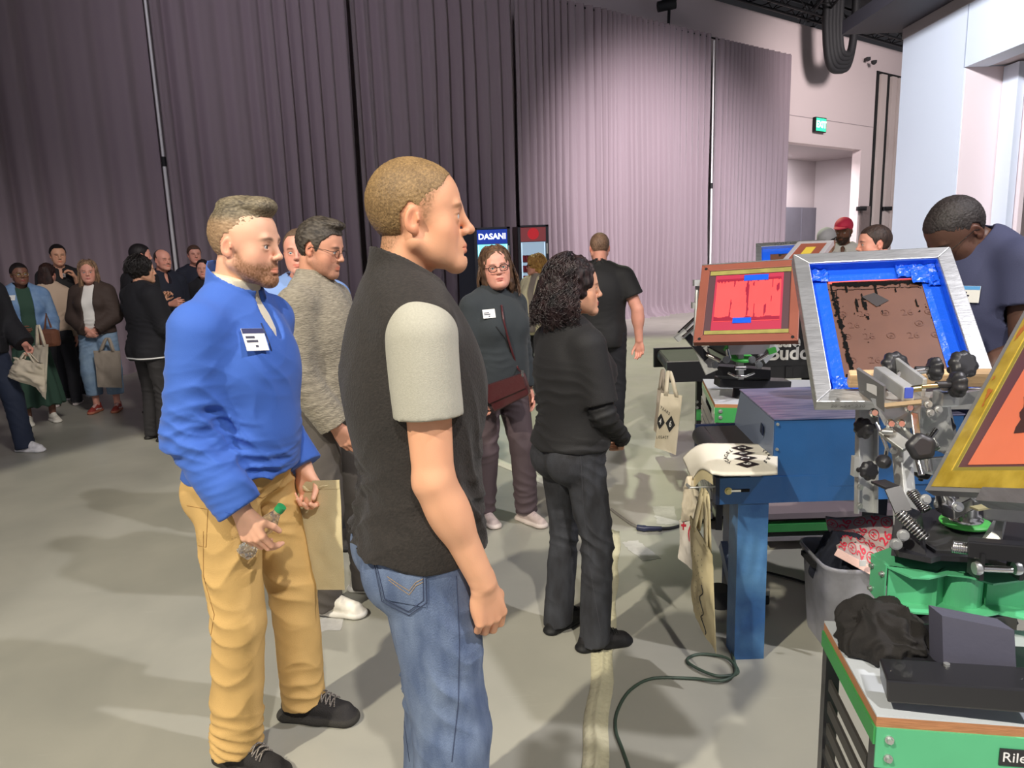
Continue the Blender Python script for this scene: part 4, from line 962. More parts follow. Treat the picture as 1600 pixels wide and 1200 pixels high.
def knob(name_parent, c, ax, r, m=M_knob, lobes=8, stem=.03):
    ax = Vector(ax).normalized(); u = ax.cross(Vector((.2, .5, .8))).normalized(); w = ax.cross(u); b = MB(); prof = [(0, .45), (.004, .86), (.010, 1.0), (.018, 1.0), (.023, .86), (.025, .6)]; n = lobes*6; vs = []; fs = []
    for t_, k in prof:
        for i in range(n): a = 2*PI*i/n; rr = r*k*(1+.07*math.cos(lobes*a)); vs.append(Vector(c)+ax*t_*r/.025+(u*math.cos(a)+w*math.sin(a))*rr)
    for i in range(len(prof)-1):
        for k in range(n): k2 = (k+1) % n; fs.append((i*n+k, i*n+k2, (i+1)*n+k2, (i+1)*n+k))
    b.add(vs, fs, True); b.add(vs[:n], [tuple(range(n))[::-1]]); b.add(vs[-n:], [tuple(range(n))]); b.cyl(Vector(c), Vector(c)-ax*stem, r*.28)
    return b.build('knob', m, name_parent)
def bolt(parent, c, ax, r=.008, name='bolt', m=None):
    ax = Vector(ax).normalized(); c = Vector(c); return MB().cyl(c-ax*.002, c+ax*.0025, r*1.45, n=18).cyl(c+ax*.0025, c+ax*.008, r, n=6).build(name, m or M_zinc, parent)
def spring(parent, a, c, r, turns, wr, m=None, name='spring'):
    a, c = Vector(a), Vector(c); d = c-a; u = d.cross(Vector((.3, .1, 1))).normalized(); w = d.normalized().cross(u); pts = [a+d*(i/(turns*10))+(u*math.cos(2*PI*i/10)+w*math.sin(2*PI*i/10))*r for i in range(turns*10+1)]
    return MB().tube(pts, wr, 5).build(name, m or M_chrome, parent)
# ---- nearest press: cart -------------------------------------------------
CZ = .75
c0, c1, c2 = GX(1288, 970, CZ), GX(1370, 1117, CZ), GX(1600, 1133, CZ)
fx = (c2-c1).normalized(); fy = Vector((-fx.y, fx.x, 0)); 
L_side = (c0-c1).length; sd = (c0-c1).normalized(); CW = 1.0
t = thing('press_cart', 'green and black press cart with grey top in the bottom right corner', 'cart', (c1.x, c1.y, 0))
Q = lambda a, b_, z: c1*1+fx*a+sd*b_+Vector((0, 0, z-CZ))
def qbox(b, a0, a1, b0, b1, z0, z1): return b.hexa([Q(a0, b0, z0), Q(a1, b0, z0), Q(a1, b1, z0), Q(a0, b1, z0), Q(a0, b0, z1), Q(a1, b0, z1), Q(a1, b1, z1), Q(a0, b1, z1)])
top = qbox(MB(), 0, CW, 0, L_side, CZ-.004, CZ).build('worktop_laminate', mat('grey_laminate', s8(196, 202, 208), .4, var=.03, scale=8), t)
qbox(MB(), 0, CW, 0, L_side, CZ-.024, CZ-.004).build('worktop_board', mat('raw_board_edge', s8(176, 122, 84), .7, bump=.2, scale=30, stretch=(1, 1, 10), var=.12), t)
fr_ = qbox(MB(), 0, CW, -.004, .0, CZ-.105, CZ-.024).build('front_panel', M_grn, t)
qbox(MB(), .02, CW, .03, .04, .30, CZ-.10).build('lower_panel', mat('green_paint_bright', s8(90, 205, 152), .35, var=.05, scale=4), t)
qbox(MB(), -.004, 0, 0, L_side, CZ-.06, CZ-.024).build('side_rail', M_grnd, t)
for (a_, b_) in ((.0, .0), (.0, L_side-.03), (CW-.03, 0), (CW-.03, L_side-.03)): qbox(MB(), a_, a_+.03, b_, b_+.03, 0, CZ-.026).build('leg', M_blk2, t)
b = MB()
for i in range(7): z = .60-.055*i; qbox(b, .004, .010, .05, L_side-.04, z, z+.028)
b.build('side_louvres', mat('louvre_grey', (.05, .048, .045), .5), t)
nf = -fy if fy.y > 0 else fy
for zz in (CZ-.045, CZ-.083): bolt(t, Q(.022, -.005, zz), nf, .0055)
pl = Q(.240, -.0055, CZ-.062); sgn = MB().obox(pl, (.034, .0012, .0165), Matrix((fx, -nf, Vector((0, 0, 1)))).transposed()).build('maker_plate', M_blk2, t)
text('lettering', 'Riley', .027, frame4(pl+nf*.0018-fx*.004, fx+Vector((0, 0, .0)), Vector((0, 0, 1))), mat('plate_white', (.8, .8, .8), .4), sgn, extrude=.0003)
# near press hub and head
pr = thing('screen_printing_press', 'silver, black and green manual printing press standing on the nearest cart', 'press', GX(1510, 1000, CZ))
zt_, zb_ = CZ+.165, CZ+.082
up_pts = [(1362, 866), (1384, 884), (1425, 902), (1452, 903), (1480, 897), (1515, 901), (1552, 912), (1600, 906), (1660, 900), (1680, 860), (1520, 850), (1400, 852)]
lo_pts = [(1384, 948), (1432, 957), (1452, 958), (1470, 952), (1500, 957), (1530, 963), (1560, 958), (1600, 966), (1660, 972), (1700, 930), (1520, 912), (1400, 918)]
zt_ = CZ+.150; zb_ = zt_-.080
MB().prism([GX(x, y, zt_) for x, y in up_pts], (0, 0, -.004)).build('hub_top_plate', M_grn, pr)
MB().prism([GX(x, y, zb_) for x, y in lo_pts], (0, 0, -.004)).build('hub_bottom_plate', M_grn, pr)
a, c = GX(1361, 868, zt_), GX(1384, 886, zt_); e = (c-a); MB().hexa([a+Vector((0, 0, -.085)), c+Vector((0, 0, -.098)), c+Vector((.004, .001, -.098)), a+Vector((.004, .001, -.085)), a+Vector((0, 0, .004)), c+Vector((0, 0, .004)), c+Vector((.004, .001, .004)), a+Vector((.004, .001, .004))]).build('hub_end_plate', M_grn, pr)
en = Vector((e.y, -e.x, 0)).normalized(); en = -en if en.x > 0 else en
for (f_, z_) in ((.15, -.02), (.85, -.02), (.15, -.075), (.88, -.088)): bolt(pr, a+e*f_+Vector((0, 0, z_)), en, .0045)
wb = [GX(x, y, zb_) for x, y in ((1386, 938), (1455, 946), (1462, 948))]; ctr = GX(1500, 938, zb_); rad = .040
arc = [ctr+Vector((rad*math.cos(t_), rad*math.sin(t_), 0)) for t_ in np.linspace(PI*1.02, 1.95*PI, 14)]; we = [GX(x, y, zb_) for x, y in ((1540, 945), (1600, 948), (1660, 950))]
rows = [[p for p in wb+arc+we], [p+Vector((0, 0, .080)) for p in wb+arc+we]]; MB().grid(rows, thick=(0, .004, 0), smooth=False).build('hub_web', M_grn, pr)
MB().obox(GX(1400, 935, zb_)+Vector((.02, .03, .03)), (.02, .03, .02)).build('hub_cutout_block', M_blk2, pr)
MB().tube([GX(1385, 880, zt_-.02)+Vector((0, .01, 0)), GX(1450, 893, zt_-.02)], .004, 8).build('tie_rod', M_zinc, pr)
# pedestal block and beam on the worktop
gb = [PX(1472, 962, 1.24), PX(1585, 985, 1.18), PX(1588, 1047, 1.18), PX(1474, 1040, 1.24)]; back = Vector((.01, .06, -.02))
MB().hexa([gb[3], gb[2], gb[2]+back, gb[3]+back, gb[0], gb[1], gb[1]+back+Vector((0, 0, .01)), gb[0]+back+Vector((0, 0, .01))]).build('pedestal_box', mat('grey_box_paint', s8(88, 88, 104), .5, bump=.05, scale=90), pr)
MB().bar(PX(1380, 1062, 1.20), PX(1640, 1080, 1.12), .075, .045, bev=.004).build('base_beam', M_blk2, pr)
MB().bar(PX(1385, 1030, 1.32), PX(1640, 1045, 1.26), .10, .035, bev=.004).build('base_beam_rear', M_blk2, pr)
MB().lathe(PX(1455, 985, 1.42)-Vector((0, 0, .09)), (0, 0, 1), [(0, .055), (.03, .055), (.035, .040), (.13, .036), (.14, .036)], 24).build('pedestal', M_blk2, pr)
MB().hexa([PX(1400, 1000, 1.36)-Vector((0, 0, .06)), PX(1475, 1010, 1.32)-Vector((0, 0, .06)), PX(1590, 985, 1.45)-Vector((0, 0, .06)), PX(1440, 960, 1.5)-Vector((0, 0, .06)), PX(1400, 978, 1.36), PX(1475, 975, 1.32), PX(1590, 960, 1.45), PX(1440, 950, 1.5)]).build('pedestal_shroud', M_blk2, pr)
for x_, y_ in ((1478, 1058), (1572, 1062)): bolt(pr, PX(x_, y_-6, 1.19)+Vector((0, 0, .012)), (0, 0, 1), .006)
# head base plate and central spindle
zc_ = zt_+.045
bp = [(1392, 848), (1405, 862), (1455, 872), (1470, 868), (1545, 872), (1600, 890), (1660, 880), (1640, 820), (1560, 792), (1480, 792), (1430, 800), (1395, 822)]
MB().prism([GX(x, y, zc_) for x, y in bp], (0, 0, -.012)).build('head_base_plate', M_blk2, pr)
MB().prism([GX(x, y, zc_+.006) for x, y in ((1440, 845), (1462, 860), (1500, 862), (1555, 848), (1560, 815), (1520, 800), (1470, 806))], (0, 0, -.006)).build('head_top_plate', mat('dark_grey_steel', (.10, .10, .105), .35, .7, var=.1, scale=8), pr)
cc = GX(1508, 818, zc_+.012)
MB().lathe(cc-Vector((0, 0, .012)), (0, 0, 1), [(0, .043), (.010, .045), (.012, .045)], 36).build('hub_collar', M_blk2, pr)
MB().lathe(cc, (0, 0, 1), [(0, .0), (0, .052), (.004, .053), (.006, .052), (.006, 0)], 40).build('green_washer', mat('washer_green', s8(96, 222, 100), .4), pr)
MB().lathe(cc+Vector((0, 0, .006)), (0, 0, 1), [(0, .034), (.008, .036), (.010, .030), (.016, .031), (.018, .024), (.055, .022), (.056, .015), (.06, .012)], 32).build('spindle', M_chrome, pr)
MB().lathe(PX(1482, 790, 1.50), (-.4, -.2, .55), [(0, .022), (.004, .027), (.010, .027), (.014, .020), (.03, .018), (.05, .012)], 28).build('bearing', M_chrome, pr)
MB().bar(PX(1480, 800, 1.47), PX(1520, 780, 1.50), .03, .03, bev=.004).build('spindle_block', M_chrome, pr)
# arm carrying the raised head
MB().bar(PX(1420, 835, 1.62), PX(1405, 660, 1.72), .042, .030, (1, 0, 0), .003).build('lift_arm', M_aluw, pr)
for x_, y_ in ((1402, 704), (1411, 716)): bolt(pr, PX(x_-6, y_, 1.65), (-.3, -1, 0), .006)
MB().bar(PX(1395, 762, 1.50), PX(1372, 752, 1.55), .035, .005, (0, -.3, 1)).bar(PX(1395, 762, 1.50), PX(1412, 800, 1.47), .035, .006, (-.3, -.5, 1)).build('flat_bracket', M_blk2, pr)
b = MB(); b.hexa([PX(1392, 868, 1.46), PX(1450, 878, 1.40), PX(1450, 870, 1.55), PX(1400, 855, 1.6), PX(1400, 795, 1.50), PX(1432, 812, 1.46), PX(1440, 800, 1.55), PX(1405, 785, 1.58)]); b.build('pivot_housing', M_blk2, pr)
for x_, y_ in ((1411, 836), (1400, 850)): bolt(pr, PX(x_, y_, 1.425), (-.4, -1, .1), .0085)
MB().hexa([PX(1394, 780, 1.52), PX(1408, 786, 1.50), PX(1408, 830, 1.49), PX(1396, 820, 1.51), PX(1394, 780, 1.54), PX(1408, 786, 1.52), PX(1408, 830, 1.51), PX(1396, 820, 1.53)]).build('side_plate', M_aluw, pr)
for (a, c) in (((1404, 800, 1.44), (1446, 842, 1.40)), ((1424, 768, 1.56), (1448, 798, 1.52)), ((1488, 854, 1.36), (1520, 858, 1.34)), ((1500, 772, 1.58), (1516, 790, 1.55))):
    spring(pr, PX(*a), PX(*c), .011, 11, .0022)
    MB().cyl(PX(*a), PX(*c), .0075).build('spring_rod', M_blk2, pr)
MB().bar(PX(1512, 855, 1.34), PX(1660, 868, 1.26), .03, .035, bev=.003).build('front_arm', M_blk2, pr)
MB().tube([PX(1525, 888, 1.32), PX(1582, 890, 1.30)], .0065, 12).build('cross_shaft', M_chrome, pr)
for x_ in (1522, 1584): MB().lathe(PX(x_, 888, 1.315), (1, -.1, .02), [(0, .012), (.006, .014), (.012, .012)], 18).build('shaft_collar', M_zinc, pr); MB().obox(PX(x_+3, 880, 1.33), (.004, .02, .028)).build('shaft_lug', M_blk2, pr)
# tube assembly right of the spindle
MB().bar(PX(1540, 795, 1.45), PX(1660, 805, 1.36), .05, .035, bev=.004).build('right_arm', M_aluw, pr)
MB().hexa([PX(1532, 850, 1.42), PX(1566, 845, 1.40), PX(1566, 830, 1.40), PX(1552, 828, 1.42), PX(1532, 845, 1.46), PX(1575, 805, 1.44), PX(1572, 800, 1.44), PX(1560, 800, 1.46)]).build('gusset', M_aluw, pr)
MB().bar(PX(1515, 786, 1.5), PX(1560, 782, 1.48), .04, .02, bev=.003).build('clamp_block', M_zinc, pr)
MB().obox(PX(1532, 793, 1.42), (.018, .010, .002), Matrix.Rotation(.3, 3, 'Z')).build('yellow_sticker', mat('cream_sticker', s8(225, 215, 160), .5), pr)
for x_, y_ in ((1497, 792), (1524, 775), (1552, 790), (1584, 800), (1446, 780)): bolt(pr, PX(x_, y_, 1.44), (-.2, -1, .3), .0075)
# upright channel with knobs in front of the blue dryer
ch = MB(); pa, pb = PX(1350, 800, 2.02), PX(1352, 636, 2.12); xw = Vector((.028, 0, 0))
ch.bar(pa, pb, .056, .004, (0, -1, 0)); ch.bar(pa-xw+Vector((0, -.012, 0)), pb-xw+Vector((0, -.012, 0)), .004, .024, (0, -1, 0)); ch.bar(pa+xw+Vector((0, -.012, 0)), pb+xw+Vector((0, -.012, 0)), .004, .024, (0, -1, 0)); ch.build('upright_channel', M_aluw, pr)
for x_, y_ in ((1341, 761), (1340, 790)): bolt(pr, PX(x_+3, y_, 2.0), (0, -1, 0), .006)
knob(pr, PX(1352, 735, 1.97), (.2, -1, .25), .027); knob(pr, PX(1356, 668, 2.00), (-1, -.35, 0), .030)
MB().obox(PX(1336, 728, 2.02), (.008, .01, .03)).build('channel_stop', M_aluw, pr)
# clamp that grips the big screen
MB().hexa([PX(1342, 612, 1.80), PX(1382, 644, 1.62), PX(1382, 640, 1.64), PX(1345, 608, 1.83), PX(1338, 576, 1.80), PX(1381, 604, 1.62), PX(1384, 602, 1.64), PX(1342, 574, 1.83)]).build('clamp_side_plate', mat('grey_clamp_paint', s8(120, 120, 120), .5, .3), pr)
MB().hexa([PX(1382, 636, 1.62), PX(1440, 630, 1.60), PX(1440, 634, 1.66), PX(1386, 640, 1.68), PX(1382, 630, 1.62), PX(1440, 624, 1.60), PX(1440, 626, 1.66), PX(1386, 632, 1.68)]).build('clamp_floor', mat('cream_metal', s8(206, 184, 150), .5, .3), pr)
stk = MB().hexa([PX(x, y, yy) for x, y, yy in ((1354, 610, 1.735), (1370, 619, 1.665), (1370.5, 618, 1.67), (1354.5, 609, 1.74), (1354, 594, 1.735), (1370, 604, 1.665), (1370.5, 604, 1.67), (1354.5, 594, 1.74))]).build('barcode_sticker', mat('sticker_white', (.75, .75, .75), .5), pr)
MB().bar(PX(1373, 582, 1.80), PX(1420, 616, 1.62), .028, .034, bev=.004).build('inner_square_tube', M_aluw, pr)
MB().obox(PX(1420, 614, 1.605), (.010, .002, .013), bev=.002).build('blue_end_plug', mat('blue_plug', s8(70, 92, 190), .45), pr)
MB().bar(PX(1400, 572, 1.82), PX(1444, 606, 1.64), .010, .045, bev=.002).build('right_clamp_plate', M_aluw, pr)
MB().tube([PX(1425, 608, 1.62), PX(1440, 606, 1.61)], .008, 8).build('brass_bolt', mat('brass', (.6, .5, .25), .3, 1.0), pr)
MB().tube([PX(1405, 584, 1.78), PX(1452, 578, 1.78)], .009, 10).build('upper_clamp_screw', M_chrome, pr); knob(pr, PX(1450, 577, 1.78), (1, -.15, .02), .030)
MB().tube([PX(1440, 604, 1.62), PX(1488, 601, 1.62)], .0055, 10).build('lower_clamp_screw', mat('brass', (.6, .5, .25), .3, 1.0), pr); knob(pr, PX(1484, 601, 1.62), (1, -.1, .0), .030)
knob(pr, PX(1392, 573, 1.84), (.1, -1, .45), .034); knob(pr, PX(1497, 573, 1.74), (.1, -1, .5), .034)
MB().bar(PX(1325, 592, 1.93), PX(1560, 590, 1.84), .028, .045, (0, -.5, 1), .006).build('wooden_squeegee_bar', mat('pale_wood', s8(206, 172, 132), .6, bump=.2, scale=12, stretch=(1, 1, 12), var=.14, vscale=8), pr)
MB().hexa([PX(1452, 640, 1.70), PX(1560, 625, 1.64), PX(1560, 622, 1.74), PX(1455, 634, 1.80), PX(1452, 622, 1.70), PX(1560, 606, 1.64), PX(1560, 604, 1.74), PX(1455, 616, 1.80)]).build('clamp_crossplate', M_zinc, pr)
MB().obox(PX(1478, 622, 1.66), (.022, .02, .018), bev=.004).build('clamp_lug', M_zinc, pr)
MB().hexa([PX(1382, 665, 1.66), PX(1438, 670, 1.64), PX(1440, 668, 1.70), PX(1384, 663, 1.72), PX(1360, 622, 1.68), PX(1438, 632, 1.64), PX(1440, 630, 1.70), PX(1362, 620, 1.74)]).build('pivot_plate', M_zinc, pr)
for x_, y_ in ((1391, 662), (1407, 662), (1420, 637), (1365, 645)): MB().lathe(PX(x_, y_, 1.63), (-.1, -1, .2), [(0, .011), (.003, .011), (.003, .007), (.008, .007)], 16).build('pivot_bolt', M_chrome, pr)
MB().hexa([PX(1430, 690, 1.72), PX(1500, 720, 1.68), PX(1505, 718, 1.76), PX(1435, 688, 1.80), PX(1436, 636, 1.70), PX(1480, 636, 1.68), PX(1485, 634, 1.74), PX(1440, 632, 1.78)]).build('rear_plate', M_aluw, pr)
MB().bar(PX(1380, 672, 1.66), PX(1418, 700, 1.60), .03, .012, (0, -1, .4), .002).build('link_plate', M_zinc, pr)
MB().tube([PX(1370, 660, 1.68), PX(1378, 680, 1.66), PX(1386, 700, 1.65), PX(1383, 718, 1.66)], .005, 8).build('link_rod', M_chrome, pr)
MB().lathe(PX(1384, 716, 1.64), (-.6, -.6, -.3), [(0, .010), (.01, .017), (.02, .017), (.03, .010)], 18).build('rubber_bumper', M_knob, pr)
MB().bar(PX(1428, 645, 1.64), PX(1434, 690, 1.60), .018, .006, (0, -1, .2), .002).build('release_lever', M_chrome, pr)
knob(pr, PX(1434, 698, 1.56), (-.15, -1, .25), .030, lobes=5)
for (a, c, r_) in (((1410, 668, 1.66), (1430, 690, 1.60), .006), ((1440, 700, 1.60), (1462, 672, 1.64), .007), ((1434, 718, 1.62), (1440, 742, 1.60), .007), ((1452, 680, 1.66), (1462, 700, 1.62), .010), ((1448, 705, 1.60), (1452, 735, 1.60), .008), ((1395, 675, 1.62), (1378, 674, 1.63), .005)): MB().tube([PX(*a), PX(*c)], r_, 10).build('threaded_rod', M_chrome if r_ > .006 else M_zinc, pr)
knob(pr, PX(1472, 666, 1.72), (-.6, -1, .2), .028); knob(pr, PX(1440, 745, 1.70), (0, -.3, 1), .020, lobes=6, stem=.01)
for x_, y_ in ((1476, 605), (1450, 632), (1453, 645), (1466, 640), (1438, 724), (1420, 630)): bolt(pr, PX(x_, y_, 1.63), (0, -1, .2), .0065)
MB().hexa([PX(1415, 735, 1.68), PX(1475, 745, 1.66), PX(1475, 742, 1.72), PX(1418, 732, 1.74), PX(1415, 720, 1.68), PX(1480, 715, 1.66), PX(1480, 712, 1.72), PX(1418, 718, 1.74)]).build('lower_plate', M_aluw, pr)
# big screen with blue tape
M_brown = mat('brown_emulsion', s8(98, 64, 50), .5, var=.10, scale=9, bump=.05)
sc_ = squeegee_screen('large silver screen frame lined with blue tape around a brown inked mesh', PX(1239, 397, 2.35), PX(1485, 385, 2.25), PX(1277, 628, 1.93), None, M_brown, fw=.045, dp=.042)
t, f, P, u, v, n, W_, H_, md = sc_
tp = ring(P, .043, .043, W_-.043, H_-.043, .052, md+.0008, .0010, M_tblue, 'blue_tape_border', t)
b = MB(); 
for (a, c, e, g) in ((.0445, .0445, W_-.0445, .046), (.0445, .0445, .046, H_-.05), (W_-.046, .0445, W_-.0445, H_-.05)): b.hexa([P(a, c, md), P(e, c, md), P(e, g, md), P(a, g, md), P(a, c, -.008), P(e, c, -.008), P(e, g, -.008), P(a, g, -.008)])
b.build('blue_tape_lip', M_tblue, t)
def crumple(c, s_, seed, name='crumpled_tape'):
    rows = [[P(c[0]+s_*(i/7-.5), c[1]+s_*(j/7-.5), md+.006+.012*abs(float(vnoise(np.array([i*.9, j*.9, seed*5.]))))) for i in range(8)] for j in range(8)]; MB().grid(rows, thick=tuple(n*.001), smooth=False).build(name, M_tblue, t)
crumple((W_-.085, .085), .075, 1); crumple((W_-.055, .11), .05, 2); crumple((.075, .075), .05, 3); crumple((.08, H_-.08), .05, 4); crumple((W_-.13, .065), .06, 5)
MB().hexa([P(.10, .096, md+.001), P(W_-.10, .092, md+.001), P(W_-.10, .104, md+.001), P(.10, .106, md+.001), P(.10, .096, md+.0016), P(W_-.10, .092, md+.0016), P(W_-.10, .104, md+.0016), P(.10, .106, md+.0016)]).build('red_mesh_edge', mat('coral_mesh', s8(238, 92, 84), .45), t)
x0, y0, x1, y1_ = .095, .10, W_-.095, H_-.09
def cond(X, Y_):
    Z = np.stack([X, Y_, X*0], -1); nz = fbm(Z, 60, 3); nz2 = fbm(Z*V3(1, .12, 1), 95, 2, 7); xx, yy = X/(x1-x0), Y_/(y1_-y0)
    topb = (Y_ < .018+.008*nz) & (xx > .06); drips = (nz2 > .38+.9*yy) & (yy < .30+.15*nz) & (yy > .02); left = (np.abs(X-(.010+.05*yy*.3)) < .005+.006*nz) & (yy > .1); left2 = (np.abs(X-(.022+.006*nz)) < .0022) & (yy > .08)
    bot = (yy > .93+.03*nz) & (xx < .42) & (xx > .02); spk = (np.abs(fbm(Z, 160, 2, 4)) > .93)*(np.abs(xx-.32) < .07); line = (np.abs(Y_-.032-.003*nz) < .0012)&(xx<.98)
    return topb | drips | left | left2 | bot | spk | line
blobs(P(x0, y0, md+.001), u, v, n, cond, x1-x0, y1_-y0, .0022, mat('wet_black_ink', (.008, .008, .008), .15, coat=.5), 'black_ink_smears', t)
ctr_ = P(x0+.54*(x1-x0)-.02, y0+.075, md+.0018); MB().prism([ctr_+u*.036+v*.004, ctr_+v*.030, ctr_-u*.036-v*.004, ctr_-v*.030] if False else [ctr_-u*.034+v*.010, ctr_+u*.004+v*.024, ctr_+u*.040-v*.010, ctr_+u*.002-v*.034], n*.0008).build('dark_tape_patch', mat('slate_tape', s8(52, 46, 46), .5), t)
M_faint = mat('faint_stencil', s8(92, 58, 46), .5)
rd = random.Random(4)
for r_ in range(6):
    xx = .03+(.025 if r_ % 2 else 0)
    for k in range(5):
        if rd.random() < .8:
            st = '26' if (k+r_) % 2 else 'O'; M_ = frame4(P(x0+xx+.06*k, y0+.135+.045*r_, md+.0012), u, v); text('stencil_text', st, .034, M_, M_faint, t, extrude=.0001)
            if st == 'O': text('stencil_text', '#', .014, frame4(P(x0+xx+.06*k, y0+.135+.045*r_, md+.0012), u, v), M_faint, t, extrude=.0001)
text('size_marking', '20"x24" 230', .018, frame4(P(.085, H_+.0006, -.021), u, n), mat('stamp_ink', (.35, .35, .36), .5), t, extrude=.0002)
def red_screen():
    M_rbrown = mat('orange_brown_tape', s8(142, 80, 64), .45, var=.06, scale=9); M_olive = mat('olive_tape', s8(150, 142, 76), .5, var=.15, scale=20); M_dark = mat('dark_mauve_mesh', s8(82, 56, 62), .5)
    t, f, P, u, v, n, W_, H_, md = squeegee_screen('red meshed screen framed in orange-brown tape behind the black conveyor', PX(1097, 414, 3.9), PX(1252, 404, 3.69), PX(1085, 535, 3.6), None, M_dark, fr=M_rbrown, fw=.045, dp=.035, well=False)
    a = MB(); a.hexa([P(0, -.002, -.036), P(W_, -.002, -.036), P(W_, .004, -.036), P(0, .004, -.036), P(0, -.002, .002), P(W_, -.002, .002), P(W_, .004, .002), P(0, .004, .002)]); a.build('aluminium_edge', M_alu, t)
    text('size_marking', '20"x24" 230', .022, frame4(P(.10, -.0055, -.018), u, -n), mat('stamp_dark', (.08, .08, .09), .5), t, extrude=.0006)
    q_ = lambda x0, y0, x1, y1, m, nm, d=-.004, sk=0: MB().hexa([P(x0+sk, y0, d), P(x1+sk, y0, d), P(x1, y1, d), P(x0, y1, d), P(x0+sk, y0, d+.001), P(x1+sk, y0, d+.001), P(x1, y1, d+.001), P(x0, y1, d+.001)]).build(nm, m, t)
    q_(.05, .048, W_-.045, .075, M_olive, 'olive_tape_top', -.003); q_(.05, H_-.070, W_-.045, H_-.048, M_olive, 'olive_tape_bottom', -.003)
    q_(.080, .078, W_-.08, H_-.072, mat('crimson_mesh', s8(178, 52, 78), .4), 'crimson_field', -.0045); 
    q_(.090, .105, W_-.090, H_-.125, mat('bright_red_ink', s8(250, 86, 88), .35, var=.04, scale=12), 'red_ink_field', -.0035)
    def cond(X, Y_): Z = np.stack([X, Y_, X*0], -1); nz = fbm(Z*V3(1, .10, 1), 85, 2, 3); w = fbm(Z, 30, 2); yy = Y_/.26; return ((Y_ < .014+.012*np.sin(X*190)**2*np.abs(w)*2) | ((nz > .48+.20*yy) & (X > .07)) | (Y_ > .245+.006*w))
    blobs(P(.090, .105, -.0023), u, v, n, cond, W_-.18, H_-.23, .0035, mat('crimson_drip', s8(150, 30, 58), .4), 'ink_drips', t)
    q_(.225, .085, .345, .122, M_tblue, 'blue_tape_piece', -.0018); q_(.185, H_-.145, .275, H_-.112, M_tblue, 'blue_tape_piece', -.0018)
    for x_, y_ in ((.025, .03), (.03, H_-.02), (W_-.025, H_-.02)): MB().cyl(P(x_, y_, .0005), P(x_, y_, .002), .008).build('frame_hole', M_dkgap, t)
red_screen()
def back_screens():
    t, f, P, u, v, n, W_, H_, md = squeegee_screen('distant screen frame with blue tape and brown mesh rising behind the red screen', PX(1181, 380, 5.3), PX(1290, 374, 5.15), PX(1150, 450, 5.0), None, M_brown, fw=.04)
    ring(P, .038, .038, W_-.038, H_-.038, .06, md+.001, .001, M_tblue, 'blue_tape_border', t)
    def cond(X, Y_): Z = np.stack([X, Y_, X*0], -1); return (fbm(Z, 30, 3) > .15+6*Y_)
    blobs(P(.10, .10, md+.002), u, v, n, cond, W_-.2, .12, .008, M_ink, 'black_ink_smears', t)
    text('size_marking', '20"x24" 230', .03, frame4(P(.2, .02, .0006), u, v), mat('stamp_dark', (.08, .08, .09), .5), t)
    t, f, P, u, v, n, W_, H_, md = squeegee_screen('distant white-framed screen with orange and yellow tape left of the capped man', PX(1247, 377, 4.6), PX(1303, 375, 4.45), PX(1212, 425, 4.3), None, mat('crimson_mesh', s8(178, 52, 78), .4), fr=mat('pale_frame', s8(205, 200, 205), .4, .4), fw=.03, well=False)
    ring(P, .03, .03, W_-.03, H_-.03, .05, md+.001, .001, mat('orange_brown_tape', s8(142, 80, 64), .45), 'orange_tape_border', t); ring(P, .08, .08, W_-.08, H_-.08, .03, md+.001, .001, mat('yellow_tape', s8(206, 180, 70), .5), 'yellow_tape_border', t)
back_screens()
